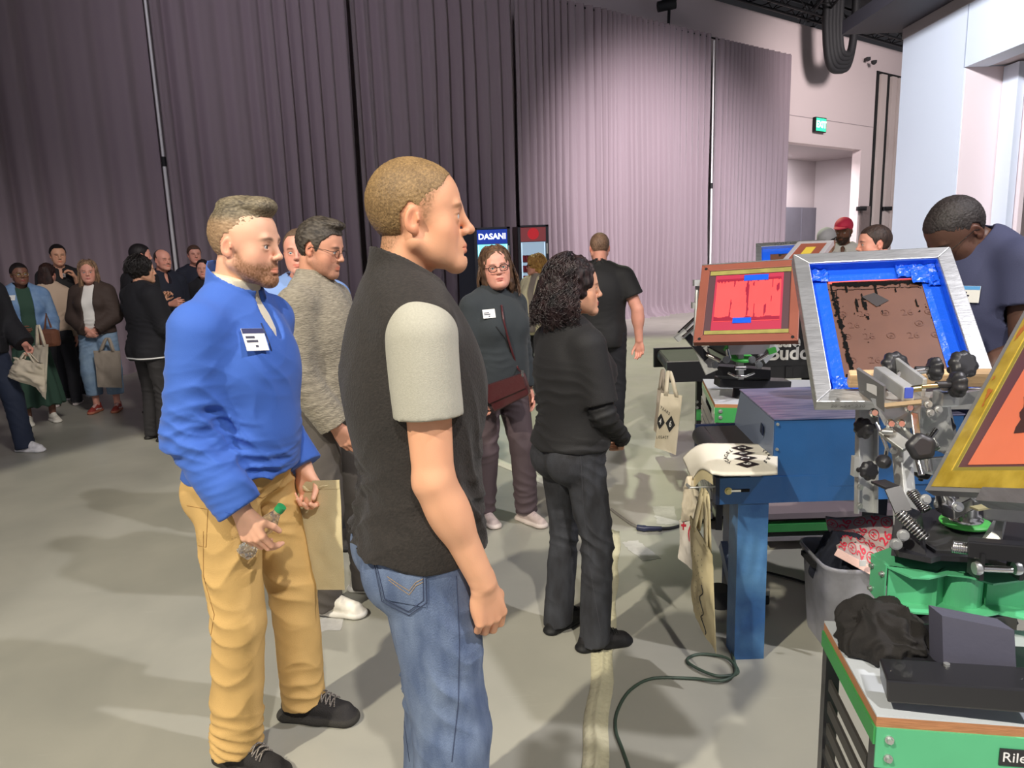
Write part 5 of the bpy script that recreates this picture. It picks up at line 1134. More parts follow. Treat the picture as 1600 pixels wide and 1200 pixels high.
def near_screen():
    M_fr = mat('grey_screen_frame', s8(148, 148, 150), .5, .3, var=.06, scale=12)
    A = PX(1445, 766, 1.50); B_ = PX(1600, 485, 1.62); C_ = PX(1600, 779, 1.20); e1 = (B_-A).normalized(); e2 = (C_-A); e2 = (e2-e1*e2.dot(e1)).normalized(); n = e1.cross(e2)
    W_, H_ = .51, .62; O = A+e1*H_; 
    if n.dot(Vector((0, 0, 1.6))-(A+e1*.2+e2*.2)) < 0: n = -n
    P = lambda x, y, d=0: O+e2*x-e1*y+n*d
    t = thing('printing_screen', 'nearest screen with yellow-taped grey frame and orange mesh cut off by the right edge', 'screen', P(W_/2, H_/2, 0))
    b = frame_bars(MB(), O, e2, e1, n, W_, H_, .020, -.022, 0); fr = b.build('frame', M_fr, t)
    M_y = mat('yellow_tape_stained', s8(190, 160, 52), .42, var=.2, scale=14, vscale=22, col2=s8(204, 176, 70), bump=.2); M_o = mat('orange_stain', s8(192, 116, 56), .45)
    ring(P, .018, .012, W_-.018, H_-.010, .040, -.002, .0035, M_y, 'yellow_tape_border', t)
    ring(P, .056, .052, W_-.056, H_-.048, .012, -.003, .002, mat('olive_tape2', s8(152, 140, 66), .5), 'olive_tape_line', t)
    MB().hexa([P(.03, .03, -.005), P(W_-.03, .03, -.005), P(W_-.03, H_-.03, -.005), P(.03, H_-.03, -.005), P(.03, .03, -.003), P(W_-.03, .03, -.003), P(W_-.03, H_-.03, -.003), P(.03, H_-.03, -.003)]).build('mesh_fabric', mat('mauve_mesh', s8(108, 70, 78), .5), t)
    def cs(X, Y_): Z = np.stack([X, Y_, X*0], -1); return (np.abs(X-.018) < .012+.008*fbm(Z, 40, 2)) & (fbm(Z, 18, 2, 5) > .02)
    blobs(P(.022, .18, .002), e2, e1, n, cs, .05, .38, .003, M_o, 'orange_stains', t)
    MB().hexa([P(.125, .08, -.0025), P(W_-.08, .08, -.0025), P(W_-.08, H_-.066, -.0025), P(.098, H_-.066, -.0025), P(.125, .08, -.0018), P(W_-.08, .08, -.0018), P(W_-.08, H_-.066, -.0018), P(.098, H_-.066, -.0018)]).build('orange_mesh_field', mat('orange_ink', s8(244, 132, 98), .4, var=.03, scale=9), t)
    b = MB(); rd = random.Random(2); c = P(.245, H_-.205, -.0014); b.prism([c+(e2*math.cos(a_)+e1*math.sin(a_))*(.075+.007*math.sin(5*a_)+.006*math.cos(11*a_)) for a_ in np.linspace(0, 2*PI, 40)[:-1]], n*.0005); b.build('dark_ink_blot', mat('dark_brown_ink', s8(78, 50, 48), .5), t)
    MB().bar(P(.19, H_+.004, -.012), P(.5, H_+.004, -.012), .03, .03, tuple(n)).build('frame_clip', M_alu, t)
near_screen()
# ---- crumpled black shirt on the cart, grey bin and its contents -----------
def crumpled(c, rx, ry, rz, seed, name='folded_cloth', m=None, parent=None, rotz=0, vox=.0045, label=None, cat='shirt', amp=.012):
    L = [E((0, 0, rz*.4), (rx, ry, rz), k=.02), E((rx*.45, -ry*.25, rz*.35), (rx*.5, ry*.55, rz*.75), k=.02), E((-rx*.4, ry*.2, rz*.5), (rx*.5, ry*.6, rz*.6), k=.02), Pr('H', .01, 's', c=V3(0, 0, 0), R=np.eye(3))]
    V, Fq = sdf_mesh(L, vox)
    def dsp(V, N_):
        q_ = V*V3(1/rx, 1/ry, .6/rz)*1.0; q_ = q_+.35*np.stack([vnoise(q_, 1.6, seed+9), vnoise(q_, 1.6, seed+10), vnoise(q_, 1.6, seed+11)], 1); r_ = amp*(1-np.abs(vnoise(q_*V3(1, .5, 1), 2.3, seed))*3)+amp*.5*(1-np.abs(vnoise(q_*V3(.5, 1.4, 1), 3.6, seed+3))*3); return r_*np.clip(V[:, 2]/.01, 0, 1)
    o = np_mesh(name, [(V, Fq)], m, parent, None, dsp, smooth_it=1); o.location = c; o.rotation_euler = (0, 0, rotz)
    if label: tag(o, label, cat)
    return o
M_shirt = mat('black_jersey', (.014, .012, .011), .9, bump=.2, scale=400)
crumpled(GX(1372, 1010, CZ)+Vector((.008, .0, .001)), .084, .095, .062, 3, 'crumpled_shirt', M_shirt, rotz=-.5, label='crumpled black shirt lying on the left corner of the grey press cart top', vox=.0035)
# grey plastic bin
def bin_():
    z = .375; A = GX(1243, 838, z); B_ = GX(1292, 890, z); C_ = GX(1400, 893, z); u = (C_-B_).normalized(); w_ = (A-B_); w_ = w_-u*w_.dot(u)*.9; Wd = .38; D = (A-B_)
    t = thing('storage_bin', 'grey plastic storage bin full of shirts on the floor under the blue dryer', 'bin', (B_.x+.2, B_.y+.15, 0))
    cen = B_+u*Wd/2+D/2; cen.z = 0
    def loop(s_, zz, r=.06):
        pts = []; cor = [(-1, -1), (1, -1), (1, 1), (-1, 1)]
        for k, (a, b_) in enumerate(cor):
            for j in range(6):
                an = math.radians(180+90*k+18*j); px_ = a*(Wd/2-r)+r*math.cos(an); py_ = b_*(.5-r/D.length)+r*math.sin(an)/D.length; p = cen+u*px_*s_+D*py_*s_; p.z = zz; pts.append(p)
        return pts
    prof = [(.80, .0), (.82, .02), (.93, z-.045), (.955, z-.04), (.97, z-.02), (1.0, z-.015), (1.0, z), (.965, z), (.93, z-.03), (.80, .03)]
    vs = []; fs = []
    for s_, zz in prof: vs += loop(s_, zz)
    for i in range(len(prof)-1):
        for k in range(24): k2 = (k+1) % 24; fs.append((i*24+k, i*24+k2, (i+1)*24+k2, (i+1)*24+k))
    b = MB(); b.add(vs, fs, True); b.add(vs[:24], [tuple(range(23, -1, -1))]); b.add(vs[-24:], [tuple(range(24))]); b.build('tub', mat('grey_plastic', s8(128, 128, 134), .42, bump=.25, scale=9, var=.08, vscale=6, col2=s8(168, 168, 178)), t)
    MB().bar(A.lerp(B_, .3)+Vector((-.006, 0, -.03)), A.lerp(B_, .7)+Vector((-.006, 0, -.03)), .012, .02).build('handle_slot', M_dkgap, t)
    return cen, u, D, z
bc, bu, bD, bz = bin_()
crumpled(bc+Vector((-.06, .02, bz-.13)), .105, .115, .15, 5, 'dark_shirts', mat('navy_black_cloth', s8(26, 30, 44), .85, bump=.2, scale=300), rotz=.2, label='dark navy and black shirts heaped inside the grey bin', cat='shirts', vox=.006, amp=.014)
# printed grey shirt spilling over the bin
sh_r = quadgrid(PX(1290, 806, 2.85), PX(1400, 812, 2.80), PX(1378, 892, 2.50), PX(1312, 862, 2.58), 14, 14, lambda x, y: .012*math.sin(6*x+4*y)+.01*math.sin(9*y-3*x))
ps = MB().grid(sh_r, thick=(0, 0, -.012)).build('printed_shirt', mat('heather_print_shirt', s8(176, 158, 152), .85, bump=.25, scale=60, var=.06)); tag(ps, 'grey shirt printed with rows of 26 laid over the right side of the bin', 'shirt')
upn = Vector((0, -.3, 1)).normalized()*.003
for i in range(5):
    for j in range(4):
        x_, y_ = .08+.20*i+(.04 if j % 2 else 0), .14+.23*j
        if (i+j) % 2: sheet_text('26', .20, x_, y_, 1.0, sh_r, upn, M_inkr, ps, 1.1, 'print_number')
        else:
            sheet_text('H', .11, x_, y_, 1.0, sh_r, upn, M_inkr, ps, 1.1, 'print_letter')
            o = MB().grid([[Vector((x_+rr*math.cos(a), y_+rr*math.sin(a), 0)) for a in np.linspace(0, 2*PI, 21)] for rr in (.076, .090)]).build('print_ring', M_inkr, ps, fix=False); on_sheet(o, sh_r, upn)
MB().bar(PX(1306, 862, 2.57), PX(1380, 902, 2.46), .03, .006, (0, -1, .2), .002).build('shirt_collar', mat('pink_collar', s8(226, 190, 180), .85, bump=.2, scale=200), ps)
MB().obox(PX(1348, 880, 2.46), (.012, .002, .012), bev=.001).build('white_label', mat('white_cloth', (.75, .75, .75), .8), ps)
# ---- blue conveyor dryer -----------------------------------------------------
t = thing('conveyor_dryer', 'blue conveyor dryer with a printed tote on its belt in the centre right', 'dryer', (1.1, 2.8, 0)); DRY = t; YF = 2.56; YB = 3.12; XL = .835
xb0, xb1 = PX(1209, 700, YF).x, 1.66; zT = .965; zB = .748
hood = MB().hexa([(xb0, YF, .70), (xb1, YF-.02, .70), (xb1+.02, YB, .70), (xb0+.03, YB, .70), (xb0, YF, zT), (xb1, YF-.02, zT), (xb1+.02, YB+.02, zT), (xb0+.06, YB+.02, zT)]).build('hood_box', M_blue, t)
hood.modifiers.new('edge', 'BEVEL').width = .004
MB().hexa([(xb0-.004, YF-.004, zT), (xb1, YF-.024, zT), (xb1+.02, YB+.02, zT), (xb0+.055, YB+.02, zT), (xb0-.004, YF-.004, zT+.005), (xb1, YF-.024, zT+.005), (xb1+.02, YB+.02, zT+.005), (xb0+.055, YB+.02, zT+.005)]).build('hood_lid', mat('worn_lid', s8(96, 104, 142), .38, .3, bump=.3, scale=8, col2=s8(150, 146, 176), vscale=7, stretch=(1, 5, 1)), t)
MB().hexa([(xb0-.003, YF+.002, .78), (xb0-.001, YF+.002, .78), (xb0+.028, YB, .80), (xb0+.026, YB, .80), (xb0-.003, YF+.002, zT-.003), (xb0-.001, YF+.002, zT-.003), (xb0+.056, YB, zT-.003), (xb0+.054, YB, zT-.003)]).build('hood_side_panel', mat('grey_blue_side', s8(130, 142, 166), .4, .3), t)
MB().hexa([(xb0-.008, YF+.10, .88), (xb0-.004, YF+.10, .88), (xb0+.010, YF+.17, .88), (xb0+.006, YF+.17, .88), (xb0-.008, YF+.10, .915), (xb0-.004, YF+.10, .915), (xb0+.012, YF+.17, .92), (xb0+.008, YF+.17, .92)]).build('side_slot', M_navy, t)
for x_, y_ in ((1215, 663), (1214, 702)): bolt(t, PX(x_, y_, YF-.003), (0, -1, 0), .004)
lx0, rx_ = PX(1119, 745, YF).x, 1.66
MB().box((lx0, YF-.006, .645), (rx_, YF+.004, zB)).build('front_rail', M_blue, t)
MB().box((lx0-.003, YF-.008, .645), (lx0+.012, YF+.03, zB+.004)).build('rail_end', M_navy, t)
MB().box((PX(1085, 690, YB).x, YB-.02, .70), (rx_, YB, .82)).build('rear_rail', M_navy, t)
MB().box((lx0+.05, YF-.0075, .692), (lx0+.125, YF-.0055, .704)).build('adjust_slot', M_dkgap, t); bolt(t, (lx0+.045, YF-.006, .698), (0, -1, 0), .010, m=mat('brass', (.6, .5, .25), .3, 1.0)); MB().box((lx0+.055, YF-.009, .694), (lx0+.092, YF-.007, .702)).build('adjust_screw', M_chrome, t)
rxl = PX(1098, 700, 2.85).x
MB().cyl((rxl+.03, YF+.02, .765), (rxl+.06, YB-.03, .775), .042, n=28).build('belt_roller', mat('roller_rubber', (.03, .03, .033), .5), t)
MB().hexa([(rxl+.035, YF+.03, .797), (xb0+.1, YF+.03, .797), (xb0+.1, YB-.04, .812), (rxl+.07, YB-.04, .812), (rxl+.035, YF+.03, .803), (xb0+.1, YF+.03, .803), (xb0+.1, YB-.04, .818), (rxl+.07, YB-.04, .818)]).build('belt', mat('dark_belt', (.03, .028, .03), .7, bump=.3, scale=200), t)
legm = M_blue2
MB().box((PX(1150, 900, YF).x, YF-.004, 0), (PX(1203, 790, YF).x-.006, YF+.10, .645)).build('leg', legm, t)
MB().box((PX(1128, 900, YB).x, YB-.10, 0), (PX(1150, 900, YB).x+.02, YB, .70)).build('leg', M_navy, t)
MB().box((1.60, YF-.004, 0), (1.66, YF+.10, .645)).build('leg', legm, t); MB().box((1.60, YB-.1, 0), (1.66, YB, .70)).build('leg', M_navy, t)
MB().bar(PX(1130, 850, 2.95), PX(1152, 945, 2.72), .03, .05).build('brace', mat('brace_greyblue', s8(120, 132, 156), .4, .3), t)
MB().lathe(PX(1124, 950, 3.0), (0, 0, -1), [(-.10, .05), (0, .055), (.04, .07), (.05, .07)], 20).build('foot_pad', M_black, t); MB().lathe(PX(1146, 942, 2.74), (.2, -1, 0), [(0, .016), (.02, .018), (.03, .012)], 14).build('caster_hub', M_chrome, t)
MB().tube([PX(1078, 762, 2.58), PX(1120, 760, 2.56)], .004, 6).tube([PX(1078, 762, 2.58), PX(1073, 757, 2.60)], .006, 6).build('hook_rod', M_zinc, t)
# tote lying printed on the belt
rows = quadgrid(PX(1120, 700, 3.02), PX(1205, 694, 3.06), PX(1209, 738, 2.62), PX(1095, 745, 2.62), 16, 22, lambda u, v: .004*math.sin(7*u+2*v)*(1-u)+.003*math.sin(9*v))
TLb, TRb, BRb, BLb = PX(1118, 693, 3.02), PX(1212, 693, 3.04), PX(1212, 738, 2.63), PX(1100, 741, 2.63)
def belt_tote():
    z = .824; a = [GX(1125, 693, z), GX(1215, 693, z), GX(1215, 737, z), GX(1112, 741, z)]; tip = [PX(1067, 714, 2.86), PX(1082, 748, 2.70)]
    n_, m_ = 18, 30; rows = []
    for i in range(n_+1):
        v = i/n_; A, B_ = a[0].lerp(a[3], v), a[1].lerp(a[2], v); Tp = tip[0].lerp(tip[1], v); r_ = []
        for j in range(m_+1):
            s_ = j/m_
            if s_ < .30: k = s_/.30; p = Tp.lerp(A, k); p.z += .035*math.sin(PI*k)*(1-.5*k)
            else: p = A.lerp(B_, (s_-.30)/.70)
            p.z += .002*math.sin(5*s_+7*v)+(.010*math.sin(PI*min(1, s_*2.4))*v*v if s_ < .42 else 0); r_.append(p)
        rows.append(r_)
    t = thing('tote_bag', 'white tote printed with four black diamonds lying on the blue dryer belt', 'bag', a[3]); b = MB().grid(rows, thick=(0, 0, -.010)).build('bag_body', mat('canvas_bright', s8(244, 238, 222), .85, bump=.3, scale=500), t)
    off = Vector((0, 0, .0016))
    for k, ch in enumerate('2026'):
        cx, cy = .58+.030*k, .17+.195*k; diamond(cx, cy, .135, .105, rows, off, M_ink, b); sheet_text(ch, .13, cx, cy, 1.0, rows, off*2, mat('print_white', (.8, .79, .75), .8), b, PI/2, 'print_number')
    arc_word('YEARS', .060, .80, .50, .10, 1.2, -.9, 2.2, rows, off, M_ink, b); arc_word('LEGACY', .060, .52, .46, .11, 2.2, 4.2, 2.2, rows, off, M_ink, b)
    g = MB(); r2 = [[rows[i][j]+Vector((0, 0, -.012)) for j in range(0, 10)] for i in range(n_-3, n_+1)]; r2[-1] = [p+Vector((0, -.02, -.03)) for p in r2[-1]]; g.grid(r2).build('bag_underside', M_canvas2, t)
    for (x_, yy) in ((1077, 744), (1084, 750)):
        pts = [PX(x_, yy, 2.68), PX(x_+6, yy+30, 2.66), PX(x_+16, yy+60, 2.64), PX(x_+18, yy+20, 2.62)]; h = ribbon([pts[0].lerp(pts[1], i/6) for i in range(7)]+[pts[1].lerp(pts[2], i/6) for i in range(1, 7)], (1, .3, 0), .024); MB().grid(h[0], thick=(0, -.003, 0)).build('handle', M_canvas, t)
belt_tote()
# totes hanging from the dryers
def hang_totes():
    t, b, rows, nn = tote('cream canvas tote hanging edge-on lowest at the left end of the blue dryer, yellowish', PX(1078, 805, 2.50), PX(1112, 868, 2.33), PX(1118, 1022, 2.33), PX(1082, 955, 2.50), PX(1103, 742, 2.50), M_canvas2, 3, .012, .030, apex2=PX(1104, 743, 2.47), wr=.007)
    def cond(X, Y_): Z = np.stack([X, Y_, X*0], -1); return (fbm(Z, 170, 2) > .12)
    g = MB(); rd = random.Random(8)
    for i in range(22):
        for j in range(5): sheet_text(rd.choice(['2', '6', 'o', 'e']), .045, .28+.11*j, .20+.030*i, .5, rows, nn*-.002 if (Vector((0, 0, 1.6))-rows[8][8]).dot(nn) < 0 else nn*.002, M_ink, b, 0, 'print_letter') if i % 2 == 0 and j < 4 else None
    pts = [surf(rows, .62+.06*math.sin(i*.5), .45+.5*i/30, -nn*.003) for i in range(31)]; MB().tube(pts, .0018, 5).build('loose_thread', M_ink, t)
    t, b, rows, nn = tote('white tote with red lettering hanging behind the yellowish tote at the blue dryer', PX(1062, 812, 2.78), PX(1090, 812, 2.66), PX(1096, 905, 2.66), PX(1060, 872, 2.80), PX(1084, 752, 2.70), mat('canvas_white', s8(236, 228, 216), .85, bump=.3, scale=500), 4, .010, .024, wr=.004)
    o = -nn*.002 if (Vector((0, 0, 1.6))-rows[4][4]).dot(nn) < 0 else nn*.002
    sheet_text('+', .5, .30, .14, .8, rows, o, M_inkr, b, 0, 'print_mark'); sheet_text('(Z', .5, .80, .22, .8, rows, o, M_inkr, b, -.3, 'print_mark')
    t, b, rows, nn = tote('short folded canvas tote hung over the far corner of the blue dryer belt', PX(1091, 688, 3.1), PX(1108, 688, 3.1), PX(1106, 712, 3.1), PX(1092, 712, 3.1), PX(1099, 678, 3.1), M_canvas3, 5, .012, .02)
    t, b, rows, nn = tote('canvas tote hung from the left hook of the blue dryer, narrow folded', PX(1068, 760, 2.72), PX(1092, 762, 2.68), PX(1090, 812, 2.68), PX(1063, 815, 2.74), PX(1078, 738, 2.70), M_canvas, 7, .022, .022)
    t, b, rows, nn = tote('cream tote printed with diamonds 4 and 6 hanging from the black conveyor', PX(1033, 614, 5.40), PX(1066, 618, 5.32), PX(1056, 711, 5.36), PX(1023, 699, 5.42), PX(1044, 566, 5.36), M_canvas, 1, .012, .030, wr=.008)
    o = nn*-.003 if (Vector((0, 0, 1.6))-rows[4][4]).dot(nn) < 0 else nn*.003
    for ch, cx in (('4', .14), ('6', .62)):
        diamond(cx, .50, .22, .145, rows, o, M_ink, b); sheet_text(ch, .24, cx, .50, .62, rows, o*1.6, mat('print_white', (.8, .79, .75), .8), b, 0, 'print_number')
    for i, ch in enumerate('YEARS'): sheet_text(ch, .11, .10+.10*i, .255+.020*i, .62, rows, o, M_ink, b, -.35, 'print_letter')
    for i, ch in enumerate('LEGACY'): sheet_text(ch, .11, .06+.10*i, .80-.012*i, .62, rows, o, M_ink, b, .2, 'print_letter')
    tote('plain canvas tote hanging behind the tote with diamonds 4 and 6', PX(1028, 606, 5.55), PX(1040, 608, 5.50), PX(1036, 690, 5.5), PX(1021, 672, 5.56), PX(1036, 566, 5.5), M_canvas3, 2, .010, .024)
hang_totes()
# ---- second cart and press behind ----------------------------------------------
t = thing('press_cart', 'second press cart with grey top and green front panel behind the blue dryer', 'cart', (1.5, 4.0, 0)); z = .75
a, c = GX(1117, 630, z), GX(1098, 592, z); u = (GX(1175, 631, z)-a).normalized(); s_ = (c-a); 
R_ = lambda p, q_, zz: a+u*p+s_*q_+Vector((0, 0, zz-z))
def rb(b, p0, p1, q0, q1, z0, z1): return b.hexa([R_(p0, q0, z0), R_(p1, q0, z0), R_(p1, q1, z0), R_(p0, q1, z0), R_(p0, q0, z1), R_(p1, q0, z1), R_(p1, q1, z1), R_(p0, q1, z1)])
rb(MB(), 0, 1.0, 0, 1, z-.005, z).build('worktop_laminate', mat('pale_laminate', s8(206, 208, 218), .45), t); rb(MB(), 0, 1.0, 0, 1, z-.025, z-.005).build('worktop_board', mat('raw_board_edge', s8(176, 122, 84), .7), t)
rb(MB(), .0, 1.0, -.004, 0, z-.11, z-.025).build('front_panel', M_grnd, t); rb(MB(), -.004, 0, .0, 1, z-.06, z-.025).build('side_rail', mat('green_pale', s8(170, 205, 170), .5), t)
for p_, q_ in ((.02, .02), (.02, .95), (.95, .02), (.95, .95)): rb(MB(), p_, p_+.035, q_, q_+.04, 0, z-.025).build('leg', M_blk2, t)
b = MB(); 
for i in range(10): rb(b, -.012, .0, .04, .94, .60-.06*i, .645-.06*i)
b.build('side_louvres', mat('louvre_steel', s8(170, 168, 172), .35, .6), t)
dr = rb(MB(), .08, .95, .02, .9, .12, z-.13).build('drawer_stack', mat('grey_metal_shelf', s8(150, 146, 150), .5, .3), t)
for i in range(4): rb(MB(), .10, .93, .012, .02, .16+.11*i, .175+.11*i).build('red_folder_edge', mat('red_edges', s8(170, 50, 50), .6), t)
for i in range(2): bolt(t, R_(.03, -.006, z-.045-.035*i), (0, -1, 0), .008)
# second press: small pivot with green parts under the red screen
pr2 = thing('screen_printing_press', 'smaller black, chrome and green press holding the red screen', 'press', (1.35, 4.0, z)); YP = 4.0
MB().lathe(PX(1160, 610, YP)-Vector((0, 0, .12)), (0, 0, 1), [(0, .10), (.02, .10), (.03, .06), (.17, .05), (.19, .04)], 24).build('pedestal', M_blk2, pr2)
MB().bar(PX(1120, 596, YP), PX(1230, 600, YP), .12, .05, bev=.005).build('base_arm', M_blk2, pr2)
MB().lathe(PX(1158, 560, YP-.08), (0, -.3, 1), [(0, .06), (.012, .062), (.016, .05), (.02, .0)], 24).build('green_hub', mat('washer_green', s8(96, 222, 100), .4), pr2)
MB().bar(PX(1156, 592, YP-.1), PX(1156, 540, YP-.1), .045, .03).build('centre_post', M_aluw, pr2)
MB().bar(PX(1138, 542, YP-.15), PX(1202, 540, YP-.15), .09, .012, (0, 1, .2)).build('clamp_plate', mat('pale_frame', s8(205, 200, 205), .4, .4), pr2)
MB().bar(PX(1095, 545, YP-.05), PX(1112, 582, YP-.1), .07, .02, (0, -1, 0)).build('left_gusset', M_aluw, pr2); MB().bar(PX(1212, 540, YP-.05), PX(1190, 562, YP-.1), .06, .02, (0, -1, 0)).build('right_gusset', M_aluw, pr2)
for (p_, q_) in (((1100, 552, 3.9), (1126, 564, 3.85)), ((1178, 566, 3.85), (1208, 548, 3.85)), ((1060, 522, 3.9), (1086, 498, 3.95)), ((1066, 528, 3.85), (1090, 506, 3.9)), ((1136, 545, 3.85), (1140, 560, 3.85)), ((1148, 575, 3.82), (1165, 575, 3.82))): MB().tube([PX(*p_), PX(*q_)], .012, 10).build('chrome_rod', M_chrome, pr2)
MB().bar(PX(1070, 520, 3.9), PX(1104, 560, 3.9), .035, .04).build('lift_arm', M_blk2, pr2); MB().obox(PX(1064, 524, 3.88), (.035, .02, .015), Matrix.Rotation(-.7, 3, 'Y')).build('clamp_head', M_aluw, pr2)
for x_, y_ in ((1117, 570), (1186, 570), (1135, 562), (1175, 562)): bolt(pr2, PX(x_, y_, 3.82), (0, -1, 0), .014)
for p_, q_ in (((1132, 543, 3.86), (1142, 548, 3.86)), ((1200, 550, 3.84), (1212, 546, 3.84))): MB().bar(PX(*p_), PX(*q_), .02, .03).build('green_lever', mat('lever_green', s8(90, 200, 90), .4), pr2)
MB().tube([PX(1138, 583, 3.84), PX(1150, 588, 3.80), PX(1165, 588, 3.80), PX(1178, 583, 3.84)], .007, 8).build('guard_ring', M_chrome, pr2)
MB().hexa([PX(1118, 586, 3.95), PX(1204, 592, 3.85), PX(1204, 588, 4.15), PX(1124, 582, 4.2), PX(1118, 572, 3.95), PX(1204, 578, 3.85), PX(1204, 574, 4.15), PX(1124, 568, 4.2)]).build('head_base_plate', M_blk2, pr2)
for x_, y_ in ((1092, 445), (1089, 480)): MB().obox(PX(x_-3, y_-3, 3.86), (.018, .02, .016)).build('side_clamp', M_aluw, pr2)
MB().tube([PX(1090, 440, 3.9), PX(1086, 540, 3.75)], .012, 8).build('side_clamp_bar', M_aluw, pr2)
# ---- black conveyor dryer with white lettering -------------------------------------
t = thing('conveyor_dryer', 'long black conveyor dryer with white Little Buddy lettering behind the red screen', 'dryer', (2.2, 6.0, 0)); zb = .68; Y0 = 5.72; Y1 = 6.55
xl0, xl1 = GX(1042, 566, zb), GX(1022, 546, zb); Y0, Y1 = xl0.y, xl1.y; dx = 3.0
MB().box((xl0.x, Y0-.01, zb-.17), (xl0.x+dx, Y0+.03, zb)).build('front_rail', M_blk2, t); MB().box((xl1.x, Y1, zb-.17), (xl0.x+dx, Y1+.04, zb+.01)).build('rear_rail', M_blk2, t)
MB().hexa([(xl0.x+.03, Y0+.03, zb-.03), (xl0.x+dx, Y0+.03, zb-.03), (xl0.x+dx, Y1, zb-.03), (xl1.x+.05, Y1, zb-.03), (xl0.x+.03, Y0+.03, zb-.005), (xl0.x+dx, Y0+.03, zb-.005), (xl0.x+dx, Y1, zb-.005), (xl1.x+.05, Y1, zb-.005)]).build('belt', mat('dark_belt', (.03, .028, .03), .7), t)
MB().cyl((xl0.x+.05, Y0+.03, zb-.055), (xl1.x+.07, Y1, zb-.055), .05).build('belt_roller', mat('roller_rubber', (.03, .03, .033), .5), t)
hx0 = PX(1150, 550, Y0).x; hood = MB().box((hx0, Y0+.02, zb), (xl0.x+dx, Y1, zb+.36)).build('hood_box', M_blk2, t); hood.modifiers.new('edge', 'BEVEL').width = .006
MB().box((hx0-.02, Y0-.016, zb-.06), (xl0.x+dx, Y0+.02, zb+.34)).build('hood_trim', M_blk2, t)
M_wl = mat('white_lettering', (.8, .8, .8), .5)
def lett(s_, px_, py_, size): p = PX(px_, py_, Y0-.020); text('lettering', s_, size, frame4(p, (1, 0, -.01), (0, 0, 1)), M_wl, t, extrude=.002, align='LEFT', bold=.004)
lett('Little', 1192, 534, .15); lett('Buddy', 1200, 553, .165)
for x_ in (1092, 1290): px_ = PX(x_, 620, Y1-.3).x; MB().box((px_-.025, Y1-.32, 0), (px_+.025, Y1-.27, zb-.15)).build('leg', M_blk2, t)
MB().box((xl0.x+.35, Y0+.06, 0), (xl0.x+.40, Y0+.11, zb-.15)).build('leg', M_blk2, t) if False else None
MB().box((xl0.x+dx-.2, Y0+.06, 0), (xl0.x+dx-.15, Y0+.11, zb-.15)).build('leg', M_blk2, t)
p = PX(1093, 648, Y1-.34); MB().box((p.x-.03, p.y-.01, p.z-.05), (p.x+.035, p.y, p.z+.05)).build('green_leg_clamp', M_grnd, t)
for x_, y_ in ((1089, 628), (1089, 637)): bolt(t, PX(x_, y_, Y1-.33), (0, -1, 0), .010)
MB().box((PX(1226, 575, Y0).x, Y0-.03, zb-.16), (PX(1236, 575, Y0).x, Y0-.012, zb-.065)).build('latch_strap', M_blk2, t)
# low equipment cart seen under the blue dryer
t = thing('low_cart', 'low grey cart with a green rail seen under the blue dryer behind the bin', 'cart', (1.9, 3.6, 0)); Yl = 3.55
def lb(x0, x1, yt, yb, m, nm, dp=.3): a_, b_ = PX(x0, yb, Yl), PX(x1, yt, Yl); MB().box((a_.x, Yl, a_.z), (b_.x+.6, Yl+dp, b_.z)).build(nm, m, t)
lb(1200, 1385, 797, 812, mat('mauve_grey_paint', s8(140, 128, 134), .5), 'top_rail'); lb(1196, 1390, 814, 832, M_grnd, 'green_rail', .05); lb(1196, 1390, 834, 846, mat('grey_metal_shelf', s8(150, 146, 150), .5, .3), 'lower_shelf')
for x_ in (PX(1215, 820, Yl).x, PX(1385, 820, Yl).x+.4): MB().box((x_, Yl+.24, 0), (x_+.04, Yl+.28, PX(1300, 815, Yl).z)).build('leg', M_blk2, t)
for x_ in (PX(1310, 820, Yl).x, PX(1385, 820, Yl).x+.5): MB().box((x_, Yl+.02, 0), (x_+.03, Yl+.05, PX(1300, 840, Yl).z)).build('leg', M_blk2, t)
# ---- power cables ------------------------------------------------------------------
def spline(pts, n=8):
    pts = [Vector(p) for p in pts]; P_ = [pts[0]]+pts+[pts[-1]]; o = []
    for i in range(1, len(P_)-2):
        for k in range(n): t_ = k/n; a, b, c, d = P_[i-1:i+3]; o.append(.5*((2*b)+(c-a)*t_+(2*a-5*b+4*c-d)*t_*t_+(3*b-a-3*c+d)*t_**3))
    return o+[pts[-1]]
g = lambda x, y, z=.007: GX(x, y, z)
pts = [PX(1143, 1012, 2.62), g(1148, 1036), g(1152, 1052), g(1120, 1056, .012), g(1085, 1042, .012), g(1074, 1030), g(1095, 1022), g(1135, 1028, .012), g(1150, 1048, .016), g(1130, 1063, .018), g(1080, 1060), g(1020, 1060), g(985, 1078), g(965, 1110), g(962, 1140), g(972, 1170), g(984, 1205), g(1000, 1260)]
tag(MB().tube(spline(pts), .0058, 8).build('extension_cord', mat('dark_green_rubber', s8(62, 78, 66), .5)), 'dark green extension cord looping on the floor by the blue dryer leg', 'cord')
t = thing('power_cable', 'grey and black cable with an inline plug on the floor left of the tote bags', 'cable', g(1005, 822, 0))
MB().tube(spline([g(955, 796), g(968, 806), g(985, 818), g(998, 824)]), .009, 8).build('grey_lead', mat('grey_cable', s8(120, 116, 110), .6), t)
MB().tube([g(996, 824, .018), g(1008, 826, .018), g(1010, 826, .018), g(1034, 826, .018)], [.018, .020, .016, .014], 10).build('plug', mat('blue_black_plug', s8(40, 44, 70), .4), t)
MB().tube(spline([g(1030, 826, .014), g(1050, 825), g(1075, 818), g(1110, 812), g(1150, 805)]), .010, 8).build('black_lead', M_black, t)
tag(MB().tube(spline([g(1190, 892), g(1215, 898), g(1245, 906), g(1290, 920), g(1330, 925)]), .006, 6).build('power_cable', M_black), 'thin black cable on the floor running under the blue dryer to the bin', 'cable')
